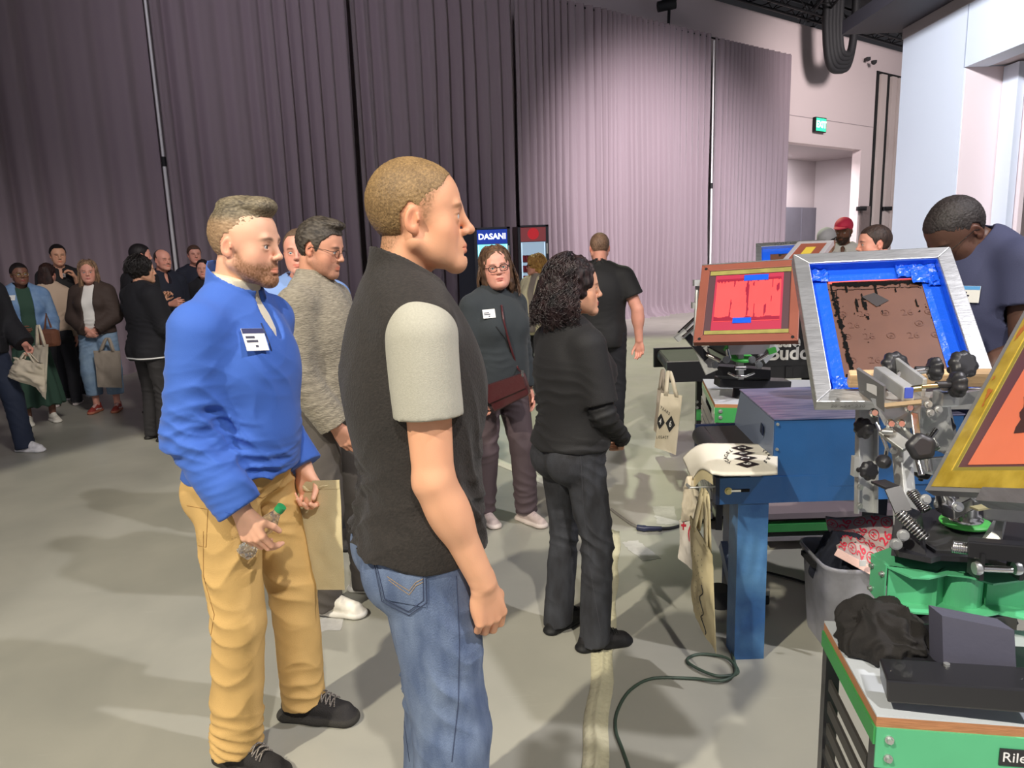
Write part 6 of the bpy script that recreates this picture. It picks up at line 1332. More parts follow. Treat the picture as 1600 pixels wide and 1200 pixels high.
p = g(1195, 944, .0); t = DRY; MB().cyl(Vector((p.x-.01, p.y, .026)), Vector((p.x+.012, p.y, .026)), .025).build('caster_wheel', M_black, t); MB().box((p.x-.015, p.y-.012, .03), (p.x+.017, p.y+.012, .07)).build('caster_fork', M_zinc, t)
# ---- drinks coolers -------------------------------------------------------------------
def cooler(px0, px1, Yc, ztop, body, head, label, name_txt, glassc, emit, rows_, bottle):
    x0, x1 = PX(px0, 400, Yc).x, PX(px1, 400, Yc).x; t = thing('drinks_cooler', label, 'cooler', ((x0+x1)/2, Yc, 0)); D = .7
    MB().box((x0, Yc+.06, .0), (x0+.03, Yc+D, ztop)).box((x1-.03, Yc+.06, 0), (x1, Yc+D, ztop)).box((x0+.03, Yc+D-.03, 0), (x1-.03, Yc+D, ztop)).box((x0+.03, Yc+.06, ztop-.04), (x1-.03, Yc+D-.03, ztop)).box((x0+.03, Yc+.06, 0), (x1-.03, Yc+D-.03, .2)).build('cabinet', body, t)
    MB().box((x0-(.30 if name_txt == 'cold' else .09), Yc+.10, 0), (x0-.005, Yc+D, ztop-.02)).build('side_unit', body, t)
    fr = MB().box((x0, Yc, .12), (x0+.05, Yc+.05, ztop)).box((x1-.05, Yc, .12), (x1, Yc+.05, ztop)).box((x0, Yc, ztop-.03), (x1, Yc+.05, ztop)).box((x0, Yc, .12), (x1, Yc+.05, .2)).build('door_frame', mat('cooler_door_grey', s8(62, 62, 72), .4), t)
    hd = MB().box((x0+.05, Yc+.005, ztop-.28), (x1-.05, Yc+.04, ztop-.04)).build('header_sign', head, t)
    MB().box((x0+.03, Yc+D-.05, .2), (x1-.03, Yc+D-.03, ztop-.28)).build('back_panel', mat('cooler_back_'+name_txt, glassc, .4, emit=emit), t)
    for x_ in (x0+.06, x1-.075): MB().box((x_, Yc+.10, .22), (x_+.015, Yc+.13, ztop-.3)).build('light_tube', mat('cooler_light_'+name_txt, glassc, .4, emit=emit*2.2), t)
    gm, nt, b_ = newmat('cooler_glass'); b_.inputs['Base Color'].default_value = (.9, .97, 1, 1); b_.inputs['Roughness'].default_value = .03; b_.inputs['Transmission Weight'].default_value = 1; b_.inputs['IOR'].default_value = 1.02
    MB().box((x0+.05, Yc+.018, .2), (x1-.05, Yc+.022, ztop-.28)).build('door_glass', gm, t)
    MB().box((x1-.045, Yc-.03, ztop-.50), (x1-.02, Yc, ztop-.32)).build('door_handle', mat('handle_white', (.7, .7, .7), .4), t)
    return t, x0, x1, hd
zc1 = PX(770, 355, 12.6).z
dark = mat('cooler_dark_blue', s8(14, 18, 44), .4)
M_dh = mat('water_header', s8(34, 66, 176), .4, emit=.45)
t1, x0, x1, hd = cooler(742, 798, 12.6, zc1, dark, M_dh, 'lit blue-white drinks cooler with DASANI header behind the woman in glasses', 'cold', s8(150, 235, 250), 1.1, 5, None)
text('lettering', 'DASANI', .135, frame4(((x0+x1)/2, 12.6, zc1-.16), (1, 0, 0), (0, 0, 1)), mat('sign_white', (.9, .95, 1), .4, emit=1.2), hd, bold=.004)
t2, y0_, y1_, hd2 = cooler(810, 858, 12.75, zc1+.02, mat('cooler_dark_red', s8(52, 12, 24), .4), mat('red_header', s8(150, 72, 76), .4, emit=.25), 'drinks cooler with dull red header and red cans right of the blue cooler', 'warm', s8(190, 210, 230), .55, 5, None)
MB().lathe(((y0_+y1_)/2, 12.752, zc1-.13), (0, -1, 0), [(0, .10), (.006, .10)], 24).build('round_logo', mat('logo_red', s8(200, 40, 50), .4, emit=.4), hd2)
ORD = ['leftmost', 'second', 'third', 'fourth', 'fifth', 'sixth', 'rightmost']; SHF = ['top', 'second', 'third', 'fourth', 'lowest']
def shelves(t, x0, x1, Yc, zt, cm, kind, lb, grp, zs_, shm):
    first = None; nm = 'water_bottle' if kind == 'b' else 'soda_can'
    for z in zs_:
        MB().box((x0+.04, Yc+.14, z-.012), (x1-.04, Yc+.6, z)).build('shelf', shm, t)
        n_ = 7
        for i in range(n_):
            x_ = x0+.10+(x1-x0-.20)*i/(n_-1)
            if first is None:
                pr_ = [(0, .026), (.01, .031), (.14, .031), (.17, .016), (.19, .013), (.20, .013), (.21, .0)] if kind == 'b' else [(0, .026), (.008, .031), (.11, .031), (.12, .026), (.122, .0)]
                o = MB().lathe((0, 0, 0), (0, 0, 1), pr_, 12).build(nm, cm); first = o
            else: o = first.copy(); COL.objects.link(o)
            o.location = (x_, Yc+.19, z); k_ = zs_.index(z); tag(o, lb % (ORD[i], SHF[k_]), 'bottle' if kind == 'b' else 'can', grp)
M_sh = mat('shelf_wire', (.6, .65, .7), .4, .5)
shelves(t1, x0, x1, 12.6, zc1, mat('water_bottle_blue', s8(110, 175, 215), .2), 'b', '%s clear blue water bottle on the %s shelf of the DASANI cooler', 'water bottles in the cooler', [zc1-.30-.30*k-.1 for k in range(1, 5)], M_sh)
shelves(t2, y0_, y1_, 12.75, zc1, mat('red_can', s8(176, 52, 60), .3), 'c', '%s red can on the %s shelf of the red-header cooler', 'red cans in the cooler', [zc1-.62-.18*k for k in range(0, 5)], M_sh)
# ------------------------------------------------------------------ details laid on clothing
from mathutils.bvhtree import BVHTree
def cast(P, ob, px, py):
    "point and normal (person-local) where the sight line through a photo position meets a garment"
    if not hasattr(ob, 'get') : pass
    key = ob.name
    if key not in _BV:
        me = ob.data; _BV[key] = BVHTree.FromPolygons([v.co for v in me.vertices], [tuple(p.vertices) for p in me.polygons])
    M = Matrix.LocRotScale(P.root.location, P.root.rotation_euler, None); I = M.inverted(); o = I @ Vector((0, 0, CAM_H)); d = (I.to_3x3() @ Vector(_ray(px, py))).normalized()
    h = _BV[key].ray_cast(o, d); return (h[0], h[1]) if h[0] is not None else (None, None)
_BV = {}
def seam(P, ob, pts, m, r=.0009, name='seam', off=.0003, n=6, flat=False):
    "stitching laid on the garment through the given photo positions"
    q = []; 
    for i in range(len(pts)-1):
        for k in range(n): t = k/n; q.append((pts[i][0]*(1-t)+pts[i+1][0]*t, pts[i][1]*(1-t)+pts[i+1][1]*t))
    q.append(pts[-1]); o = []
    for x, y in q:
        h, nn = cast(P, ob, x, y)
        if h is not None and (not o or (h-o[-1]).length < .06): o.append(h+nn*off)
    if len(o) > 1: return MB().tube(o, r, 5).build(name, m, ob, local=True)
def patch_on(P, ob, poly, m, name, th=.002, inset=None):
    "a flat pocket or label following the garment: grid between four photo corners"
    n = 8; rows = []
    for i in range(n+1):
        r_ = []
        for j in range(n+1):
            u, v = j/n, i/n; x = (poly[0][0]*(1-u)+poly[1][0]*u)*(1-v)+(poly[3][0]*(1-u)+poly[2][0]*u)*v; y = (poly[0][1]*(1-u)+poly[1][1]*u)*(1-v)+(poly[3][1]*(1-u)+poly[2][1]*u)*v
            h, nn = cast(P, ob, x, y)
            if h is None: return None
            r_.append(h+nn*th)
        rows.append(r_)
    return MB().grid(rows).build(name, m, ob, local=True)
def badge_px(P, ob, px, py, w=.075, h_=.052, top=None, tilt=0.0, lines=((-.2, .1, .4), (-.15, -.08, .5), (.0, -.3, .12))):
    h, nn = cast(P, ob, px, py)
    if h is None: return
    up = Vector((0, 0, 1)); x = up.cross(nn).normalized(); x = Matrix.Rotation(tilt, 3, nn) @ x; yv = nn.cross(x)
    badge(P, tuple(h+nn*.006), tuple(x), tuple(yv), w, h_, top, lines)
def strand_fn(n_wave, amp, length, phis, top=(0, 1.2), seg=22, spread=.02, tilt=0.0, back=0.0, rad=.012, el0=(.1, 1.35), flow=None):
    "strands that follow the skull and then hang; phi measured from the back of the head, head-local"
    def f(rd):
        ph = rd.choice(phis) if isinstance(phis, list) else rd.uniform(*phis); sgn = 1 if rd.random() < .5 else -1; ph = ph*sgn; e0 = rd.uniform(*el0); L = length*rd.uniform(.75, 1.05); rr = rad*rd.uniform(.4, 1.5); p0 = rd.uniform(0, 6.28); a_ = amp*rd.uniform(.6, 1.3); nw = n_wave*rd.uniform(.8, 1.2); pts = []; arc = e0*.09; tot = arc+L
        for i in range(seg):
            s_ = tot*i/(seg-1); el = max(0, e0-s_/.09); dn = max(0, s_-arc); ce, se = math.cos(el), math.sin(el)
            x = math.sin(ph)*ce*(.078+rr); y = -.014-math.cos(ph)*ce*(.098+rr)-back*dn; z = .036+se*(.088+rr)-dn; out = spread*min(1, dn/.1)
            x += math.sin(ph)*out; y -= math.cos(ph)*out; k = min(1, s_/.03); pha = nw*2*PI*s_/.1+p0
            x += a_*k*math.cos(pha)*math.cos(ph)+a_*.3*math.sin(pha*.5); y += a_*k*math.cos(pha)*math.sin(ph)+a_*k*math.sin(pha)*.8*math.cos(ph); z += a_*.5*k*math.sin(pha); pts.append((x, y, z))
        return pts
    return f
# ------------------------------------------------------------------ cloth materials
def knit(name, col, **k): return mat(name, col, k.pop('rough', .85), bump=k.pop('bump', .25), scale=k.pop('scale', 350), sheen=k.pop('sheen', .12), **k)
M_fleece = knit('dark_fleece', s8(38, 33, 29), bump=.35, scale=190, var=.22, vscale=120, sheen=.08)
M_tee = knit('heather_grey_tee', s8(170, 167, 152), bump=.2, scale=500, var=.06, vscale=260)
M_denim = mat('blue_denim', s8(82, 98, 128), .85, bump=.35, scale=420, col2=s8(116, 132, 158), vscale=16, stretch=(1.4, 1.4, .55))
M_khaki = mat('khaki_twill', s8(206, 168, 104), .82, bump=.22, scale=380, var=.05, vscale=10)
M_blueq = mat('blue_pullover', s8(58, 100, 186), .8, bump=.10, scale=420, sheen=.1)
M_cream = knit('cream_henley', s8(226, 216, 192))
M_sweater = mat('heather_sweater', s8(124, 116, 100), .9, bump=.6, scale=60, col2=s8(160, 151, 132), vscale=46, stretch=(1, 1, 5), sheen=.2)
M_olive = mat('olive_grey_trousers', s8(88, 82, 76), .8, bump=.15, scale=300)
M_ltblue = mat('light_blue_shirt', s8(126, 156, 210), .75, bump=.15, scale=300)
M_char = knit('charcoal_turtleneck', s8(44, 50, 54), sheen=.1)
M_mauve = mat('mauve_trousers', s8(82, 68, 72), .7, bump=.12, scale=300)
M_creamk = knit('cream_cardigan', s8(222, 212, 176), bump=.5, scale=120)
M_blackc = mat('black_cotton', s8(19, 18, 20), .75, bump=.15, scale=300, sheen=.03)
M_blackj = mat('black_denim', s8(34, 34, 38), .8, bump=.25, scale=380, col2=s8(58, 60, 66), vscale=14, stretch=(1.3, 1.3, .5))
M_navyt = mat('navy_tee', s8(58, 62, 92), .8, bump=.15, scale=350)
M_dark = mat('dark_cloth', s8(26, 26, 32), .85, bump=.15, scale=250)
M_navyj = mat('navy_jacket', s8(24, 28, 44), .8, bump=.15, scale=250)
M_brownj = mat('brown_jacket', s8(66, 52, 46), .75, bump=.2, scale=200)
M_white = mat('white_cloth', (.75, .75, .75), .8)
M_whsh = mat('white_shirt', s8(235, 232, 226), .8, bump=.1, scale=200)
M_maroon = mat('maroon_cloth', s8(112, 34, 52), .85, bump=.15, scale=250)
M_denimj = mat('denim_jacket', s8(98, 130, 172), .85, bump=.25, scale=260, col2=s8(126, 156, 192), vscale=12)
M_green = mat('forest_green_cloth', s8(44, 72, 58), .85, bump=.15, scale=250)
M_wjean = mat('washed_jeans', s8(112, 138, 166), .85, bump=.25, scale=260, col2=s8(142, 166, 188), vscale=8)
M_stk = mat('khaki_stitch', s8(150, 112, 60), .8); M_stj = mat('denim_stitch', s8(52, 62, 88), .8); M_stl = mat('tan_stitch', s8(170, 140, 96), .8)
SK = dict(fair=s8(226, 168, 132), fair2=s8(232, 178, 148), tan=s8(216, 162, 132), pink=s8(222, 158, 138), dark=s8(88, 62, 52), dark2=s8(120, 82, 66), lat=s8(214, 156, 128))
BEARD = [(.2, -.034), (.094, -.040), (.078, -.046), (.060, -.048), (.034, -.040), (.018, -.014), (.010, -.012), (.004, -.04), (.008, -.075), (.03, -.125), (.2, -.14)]
# ---- the young man in the fleece vest ---------------------------------------------
A = person('young man with buzzed hair in black fleece vest over grey tee, closest to camera', -.225, 1.60, 20, 1.815, head=(-14, -2, 0), w=.98, d=1.0, q=.0040, skin=SK['fair'], hs=1.05,
    face=dict(nose=1.15, jaw=1.0), brow_c=s8(112, 76, 48), iris=s8(110, 130, 140),
    hair=dict(kind='short', col=s8(104, 82, 54), col2=s8(158, 128, 86), t=.0035, stub=(s8(120, 92, 62), .8), freq=420, amp=.0008, strand=(1, 1, 1), poly=[(.25, .25), (.25, .085), (.071, .083), (.058, .060), (.040, .040), (.030, .012), (.016, -.010), (.008, .018), (-.010, .034), (-.030, .012), (-.033, -.030), (-.055, -.060), (-.2, -.070), (-.2, .25)]),
    arms=dict(R=dict(e=(.10, .00, -1), w=(-.02, .40, -1), hf=(-.12, .20, -1), pn=(-1, -.35, 0), curl=.55, thumb=.55), L=dict(e=(-.12, .05, -1), w=(.05, .35, -1))),
    feet=dict(L=(-.13, .03, 8), R=(.13, -.02, -8)),
    under=dict(name='tshirt', mat=M_tee, off=.012, sleeve=.305, hem=.97, flare=.009, so=.004),
    top=dict(name='fleece_vest', mat=M_fleece, off=.030, sleeve=0, hem=.918, loose=.014, collar='stand', ch=.098, armhole=True, amp=.006, chest=True, tilt=-.06,
        bunch=[((-.12, -.12, 1.15), .22, (.55, 0, .45), .085, .007), ((.10, -.13, 1.02), .20, (-.5, 0, .5), .080, .007), ((.16, .02, 1.05), .20, (0, .8, .7), .075, .007)]),
    trousers=dict(name='jeans', mat=M_denim, thigh=.104, knee=.088, cuff=.092, waist=1.0, fa=1.25), shoes=dict(upper=s8(40, 40, 44), sole=s8(220, 220, 215), lace=s8(60, 60, 60), mk='dk'))
T_ = A.trousers
patch_on(A, T_, [(585, 868), (664, 872), (666, 948), (600, 935)], M_denim, 'back_pocket', .0030)
for ln in ([(583, 866), (665, 870), (667, 940), (640, 960), (598, 938), (583, 866)], [(587, 870), (661, 874), (662, 937), (639, 954), (602, 934), (587, 870)]): seam(A, T_, ln, M_stj, .0011, 'pocket_stitch', .0034)
seam(A, T_, [(608, 905), (625, 918), (640, 928), (650, 914), (662, 908)], M_stl, .0007, 'pocket_arch_stitch', .0036); seam(A, T_, [(606, 900), (625, 913), (640, 922), (650, 909), (662, 903)], M_stl, .0007, 'pocket_arch_stitch', .0036)
seam(A, T_, [(713, 900), (718, 1000), (716, 1100), (706, 1190)], M_stj, .0012, 'outseam', .0004, 12)
seam(A, T_, [(600, 960), (628, 1100), (640, 1190)], M_stj, .0010, 'inseam', .0004, 10)
MB().obox(cast(A, T_, 574, 864)[0] or Vector((0, 0, 0)), (.003, .003, .006)).build('red_tab', mat('tab_red', s8(190, 40, 40), .6), T_, local=True)
# ---- the bearded man in blue ---------------------------------------------------------
B = person('bearded man in blue quarter-zip pullover and khaki trousers holding a crushed bottle', -.855, 2.17, -14, 1.785, lean=4, head=(4, 0, 0), w=1.03, d=1.1, belly=.015, q=.0046, skin=SK['fair2'], hs=1.04,
    face=dict(nose=1.05, jaw=1.02, brow=1.15), brow_c=s8(84, 62, 46), iris=s8(70, 70, 60), beard=(s8(122, 84, 54), .88, BEARD),
    hair=dict(kind='top', col=s8(70, 62, 50), col2=s8(140, 128, 104), t=.0020, freq=330, amp=.0012, strand=(1, .35, 1), fade=(.070, s8(150, 122, 92)),
        vol=[E((0, .010, .112), (.054, .085, .026), k=.02), E((0, .062, .108), (.046, .028, .022), k=.02)], poly=[(.25, .25), (.25, .080), (.100, .084), (.068, .080), (.050, .062), (.034, .040), (.026, .010), (.016, -.012), (.008, .018), (-.010, .034), (-.030, .012), (-.033, -.030), (-.055, -.060), (-.2, -.072), (-.2, .25)]),
    arms=dict(R=dict(e=(.14, -.14, -1), w=(-.06, .62, -1), hf=(-.06, .34, -1), pn=(-1, .1, -.15), curls=[.62, .70, .78, .85], thumb=.6), L=dict(e=(-.10, -.22, -1), w=(.12, .55, -.8), hf=(.05, .25, -1), pn=(1, 0, 0), curl=.95, thumb=.9)),
    feet=dict(L=(-.13, .05, 6), R=(.13, -.04, -12)),
    under=dict(name='henley_shirt', mat=M_cream, off=.004, sleeve=0, hem=1.2, collar='turtle'),
    top=dict(name='quarter_zip_pullover', mat=M_blueq, off=.020, hem=.955, loose=.006, collar='polo', ch=.105, cuff=.006, so=.010, chest=True, tilt=.10, amp=.0035,
        bunch=[((.14, .10, 1.16), .20, (-.5, .5, .7), .060, .007), ((.10, .14, 1.03), .17, (.2, .3, 1), .045, .007), ((.2, -.02, 1.2), .14, (0, .5, 1), .05, .005)]),
    trousers=dict(name='khaki_trousers', mat=M_khaki, thigh=.098, knee=.078, cuff=.076, fa=1.2, hem=.062), shoes=dict(upper=s8(44, 42, 42), sole=s8(52, 50, 46), lace=s8(30, 30, 30), lace2=s8(190, 180, 170), mk='wool', bump=.8, rough=.9))
seam(B, B.trousers, [(318, 830), (318, 900), (335, 960), (322, 1040), (318, 1090), (345, 1150)], M_stk, .0011, 'outseam', .0004, 10)
seam(B, B.trousers, [(292, 790), (325, 796), (322, 855), (298, 850)], M_stk, .0009, 'pocket_stitch', .0004); seam(B, B.trousers, [(390, 772), (410, 778), (432, 764)], M_stk, .0010, 'pocket_stitch', .0004)
seam(B, B.top, [(408, 505), (420, 535), (424, 548)], mat('navy_zip', s8(30, 44, 84), .4), .0022, 'zip', .0006);
seam(B, B.top, [(352, 800), (372, 806), (394, 796)], mat('blue_seam', s8(48, 86, 168), .8), .0012, 'cuff_seam', .0002)
badge_px(B, B.top, 397, 532, .070, .070, s8(40, 44, 90), -.1)
# crushed plastic bottle in his right hand
def world(P, p): return Matrix.LocRotScale(P.root.location, P.root.rotation_euler, None) @ Vector(p)
hw, hM, hsx = B.hf['R']; palm = world(B, hw+hM @ V3(.082, -.002, .034)*hsx); gm, nt, b_ = newmat('clear_plastic'); b_.inputs['Base Color'].default_value = (.95, .97, .97, 1); b_.inputs['Roughness'].default_value = .06; b_.inputs['Transmission Weight'].default_value = .92; b_.inputs['IOR'].default_value = 1.25
ax = (PX(430, 806, palm.y-.01)-PX(368, 884, palm.y-.01)).normalized(); t = thing('plastic_bottle', 'crushed clear plastic bottle with green cap in the bearded man\'s right hand', 'bottle', palm)
vs, fs, nn_ = [], [], 22; u_ = ax.cross(Vector((0, 1, 0))).normalized(); w_ = ax.cross(u_); prof = [(-.085, .012), (-.083, .028), (-.07, .031), (-.055, .029), (-.04, .030), (-.02, .024), (0, .021), (.02, .024), (.035, .028), (.05, .026), (.065, .018), (.08, .0125), (.095, .0125)]
for k, (t_, r_) in enumerate(prof):
    for i in range(nn_): a_ = 2*PI*i/nn_; cr = 1-.22*abs(float(vnoise(np.array([math.cos(a_)*2.2, math.sin(a_)*2.2, t_*60]))))*(t_ < .06)-(.18*abs(math.sin(a_*3+t_*90)) if t_ < -.03 else 0); vs.append(palm+ax*t_+(u_*math.cos(a_)+w_*math.sin(a_))*r_*cr)
for k in range(len(prof)-1):
    for i in range(nn_): j = (i+1) % nn_; fs.append((k*nn_+i, k*nn_+j, (k+1)*nn_+j, (k+1)*nn_+i))
MB().add(vs, fs, False).build('bottle_shell', gm, t); MB().cyl(palm+ax*.088, palm+ax*.106, .0145).build('cap', mat('cap_green', s8(40, 140, 84), .4), t)
# tote bag in his left hand
hw, hM, hsx = B.hf['L']; lp = world(B, hw+hM @ V3(.085, 0, .02)*hsx)
Yb = lp.y-.06
tote('pale yellow canvas tote hanging from the left hand of the bearded man', PX(452, 752, Yb+.10), PX(530, 750, Yb), PX(538, 922, Yb), PX(456, 922, Yb+.10), lp+Vector((0, 0, .01)), M_canvas2, 9, .008, .028, wr=.004, thick=.008)
# ---- man in heather sweater -----------------------------------------------------------
Cc = person('man in glasses and heather grey mock-neck sweater looking down behind the bearded man', -.845, 3.16, -12, 1.78, head=(0, 12, 0), w=1.05, d=1.1, belly=.02, q=.0065, skin=SK['lat'], hs=1.02, face=dict(nose=1.05), brow_c=s8(50, 38, 32),
    hair=dict(kind='top', col=s8(38, 32, 28), col2=s8(92, 84, 74), t=.009, freq=200, amp=.002, strand=(1, .3, 1), vol=[E((0, .025, .112), (.058, .075, .024), k=.02)]),
    beard=(s8(90, 62, 50), .35, BEARD), arms=dict(R=dict(e=(.14, .02, -1), w=(-.25, .55, -1)), L=dict(e=(-.12, .1, -1), w=(.2, .5, -1))), feet=dict(L=(-.12, .08, 6), R=(.12, -.02, -6)),
    top=dict(name='sweater', mat=M_sweater, off=.024, hem=.96, collar='turtle', so=.010, cuff=.006, chest=True, loose=.004), trousers=dict(mat=M_olive, thigh=.098, knee=.078, cuff=.074), shoes=dict(upper=s8(226, 220, 205), sole=s8(236, 232, 220), lace=s8(220, 214, 200), mk='cream'))
glasses(Cc, mat('thin_dark_metal', (.03, .03, .03), .3, .8), .021, .016, .0012)
D_ = person('man in light blue shirt half hidden behind the man in the sweater', -1.115, 3.88, -75, 1.775, head=(-8, 0, 0), w=1.04, q=.0075, skin=SK['pink'], hair=dict(kind='short', col=s8(90, 72, 58), t=.006, poly=HIGH), top=dict(mat=M_ltblue, off=.022, hem=.86, collar='polo', chest=True, loose=.01), trousers=dict(mat=M_dark), shoes=dict(upper=s8(40, 36, 34), sole=s8(30, 30, 30)))
badge_px(D_, D_.top, 514, 464, .075, .055, s8(200, 40, 60), .2)
# ---- woman with handbag -----------------------------------------------------------------
Ew = person('woman in glasses and charcoal cowl-neck top with name badge and maroon handbag', -.085, 4.14, -52, 1.645, fem=True, bust=1.05, head=(-30, -3, 7), w=1.14, d=1.15, belly=.02, q=.0062, skin=SK['pink'], hs=1.06, brow_c=s8(80, 58, 48), face=dict(mouth=.0022, fat=.004), lip=s8(176, 92, 84), iris=s8(70, 90, 84),
    hair=dict(kind='long', col=s8(60, 42, 32), col2=s8(112, 84, 62), t=.010, freq=90, amp=.003, strand=(1, 1, .2), clump=.005, vol=[E((-.068, -.03, -.05), (.030, .055, .11), k=.03), E((.068, -.03, -.05), (.030, .055, .11), k=.03), E((0, -.075, -.06), (.075, .04, .12), k=.03)],
        strands=(260, .0022, strand_fn(1.1, .007, .21, (.1, 1.7), spread=.025))),
    arms=dict(R=dict(e=(.16, .0, -1), w=(.0, .30, -1), curl=.9, thumb=.8, pn=(-1, 0, 0)), L=dict(e=(-.14, -.02, -1), w=(.0, .3, -1))), feet=dict(L=(-.09, .12, 5), R=(.09, -.06, -12)),
    top=dict(name='cowl_neck_top', mat=M_char, off=.020, hem=.90, collar='turtle', chest=True, so=.012, cuff=.010, loose=.016), trousers=dict(mat=M_mauve, thigh=.100, knee=.082, cuff=.070, hem=.06), shoes=dict(upper=s8(196, 178, 172), sole=s8(222, 208, 200), lace=s8(180, 160, 160), mk='pinkgrey', col_h=.075))
glasses(Ew, mat('tortoise_frame', s8(40, 30, 28), .25), .024, .018, .0024); badge_px(Ew, Ew.top, 764, 491, .070, .055, None, .05)
for s_ in (-.02,): seam(Ew, Ew.top, [(775, 510), (790, 530), (797, 550)], M_black, .0030, 'drawstring', .002, 5)
def handbag():
    t = thing('handbag', 'maroon leather handbag worn across the body of the woman in glasses', 'bag', PX(790, 620, 3.86)); m = mat('maroon_leather', s8(74, 30, 34), .30, bump=.15, scale=60, coat=.2)
    Yh = 3.84; a, c, d, e = PX(754, 606, Yh+.06), PX(816, 585, Yh-.02), PX(826, 618, Yh-.02), PX(772, 645, Yh+.06); dp = Vector((.02, .085, 0))
    b = MB().hexa([e, d, d+dp, e+dp, a, c, c+dp, a+dp]).build('bag_body', m, t); bv = b.modifiers.new('r', 'BEVEL'); bv.width = .014; bv.segments = 4; b.data.polygons.foreach_set('use_smooth', [True]*len(b.data.polygons))
    f = Vector((-.004, -.010, 0)); fl = MB().hexa([a.lerp(e, .62)+f, c.lerp(d, .62)+f, c.lerp(d, .62)+f*.4, a.lerp(e, .62)+f*.4, a+f+Vector((0, 0, .004)), c+f+Vector((0, 0, .004)), c+dp*.4+Vector((0, 0, .006)), a+dp*.4+Vector((0, 0, .006))]).build('flap', m, t)
    st = []
    for (x, y) in ((783, 478), (786, 500), (792, 525), (800, 552), (808, 575)):
        h, n_ = cast(Ew, Ew.top, x, y)
        if h is not None: st.append(world(Ew, h+n_*.006))
    if len(st) < 2: st = [PX(783, 478, 3.98), PX(800, 552, 3.92)]
    st.append(c+Vector((0, 0, .01))); MB().tube(spline(st, 5), .0065, 6).build('strap', m, t)
    st = []
    for (x, y) in ((733, 566), (742, 580), (750, 594)):
        h, n_ = cast(Ew, Ew.top, x, y)
        if h is not None: st.append(world(Ew, h+n_*.006))
    st.append(a+Vector((0, 0, .004)))
    if len(st) > 2: MB().tube(spline(st, 5), .0065, 6).build('strap', m, t)
    for p in (a, c): MB().tube([p+Vector((0, -.006, -.01)), p+Vector((0, -.006, .025))], .007, 8).build('buckle', M_chrome, t)
handbag()
# ---- further back -----------------------------------------------------------------------
Fw = person('woman with short golden curly hair in cream cardigan standing by the drinks coolers', .33, 8.5, -125, 1.575, fem=True, bust=.9, head=(-58, 0, 0), q=.0095, skin=SK['pink'], w=1.08, brow_c=s8(120, 90, 60),
    hair=dict(kind='long', col=s8(150, 104, 48), col2=s8(212, 168, 96), t=.026, freq=60, amp=.006, clump=.012, cf=28, vol=[E((0, -.05, .0), (.095, .08, .10), k=.03)], strands=(110, .005, strand_fn(1.4, .012, .07, (.0, 1.9), spread=.02, seg=14, rad=.03))),
    under=dict(name='grey_turtleneck', mat=mat('taupe_knit', s8(140, 130, 122), .9), off=.012, sleeve=0, hem=1.0, collar='turtle'), top=dict(name='cardigan', mat=M_creamk, off=.026, hem=.72, chest=True, so=.012, open=.035, loose=.012),
    trousers=dict(mat=M_dark, thigh=.085, knee=.062, cuff=.05, hem=.10), shoes=dict(upper=s8(210, 190, 184), sole=s8(230, 225, 215), lace=s8(240, 235, 230)))
glasses(Fw, mat('tortoise_frame', s8(40, 30, 28), .25), .024, .017, .003)
t = thing('waist_bag', 'small grey bag hanging at the waist of the woman in the cream cardigan', 'bag', PX(818, 508, 8.25)); pb = PX(818, 508, 8.24); bb = MB().obox(pb, (.14, .05, .09), bev=.03).build('bag_body', mat('grey_nylon', s8(96, 88, 84), .5), t); MB().tube([pb+Vector((.12, 0, .06)), PX(836, 460, 8.25), PX(842, 438, 8.35)], .012, 6).build('strap', M_black, t)
G_ = person('broad man in black polo seen from behind, beyond the curly-haired woman', .745, 5.87, 78, 1.755, head=(12, 4, 0), w=1.20, d=1.2, belly=.03, q=.0085, skin=SK['pink'], hair=dict(kind='short', col=s8(96, 72, 58), col2=s8(150, 120, 100), t=.003, freq=300, amp=.001),
    arms=dict(R=dict(e=(.42, -.05, -1), w=(.05, .10, -1), r=1.15, curl=.7, pn=(-.2, -1, 0)), L=dict(e=(-.36, 0, -1), w=(.0, .2, -1), r=1.15)), top=dict(name='polo_shirt', mat=M_blackc, off=.024, sleeve=.34, hem=.84, collar='polo', flare=.016, chest=True), trousers=dict(mat=M_dark, thigh=.105, knee=.085, cuff=.08), shoes=dict(upper=s8(30, 28, 28), sole=s8(24, 24, 24)))
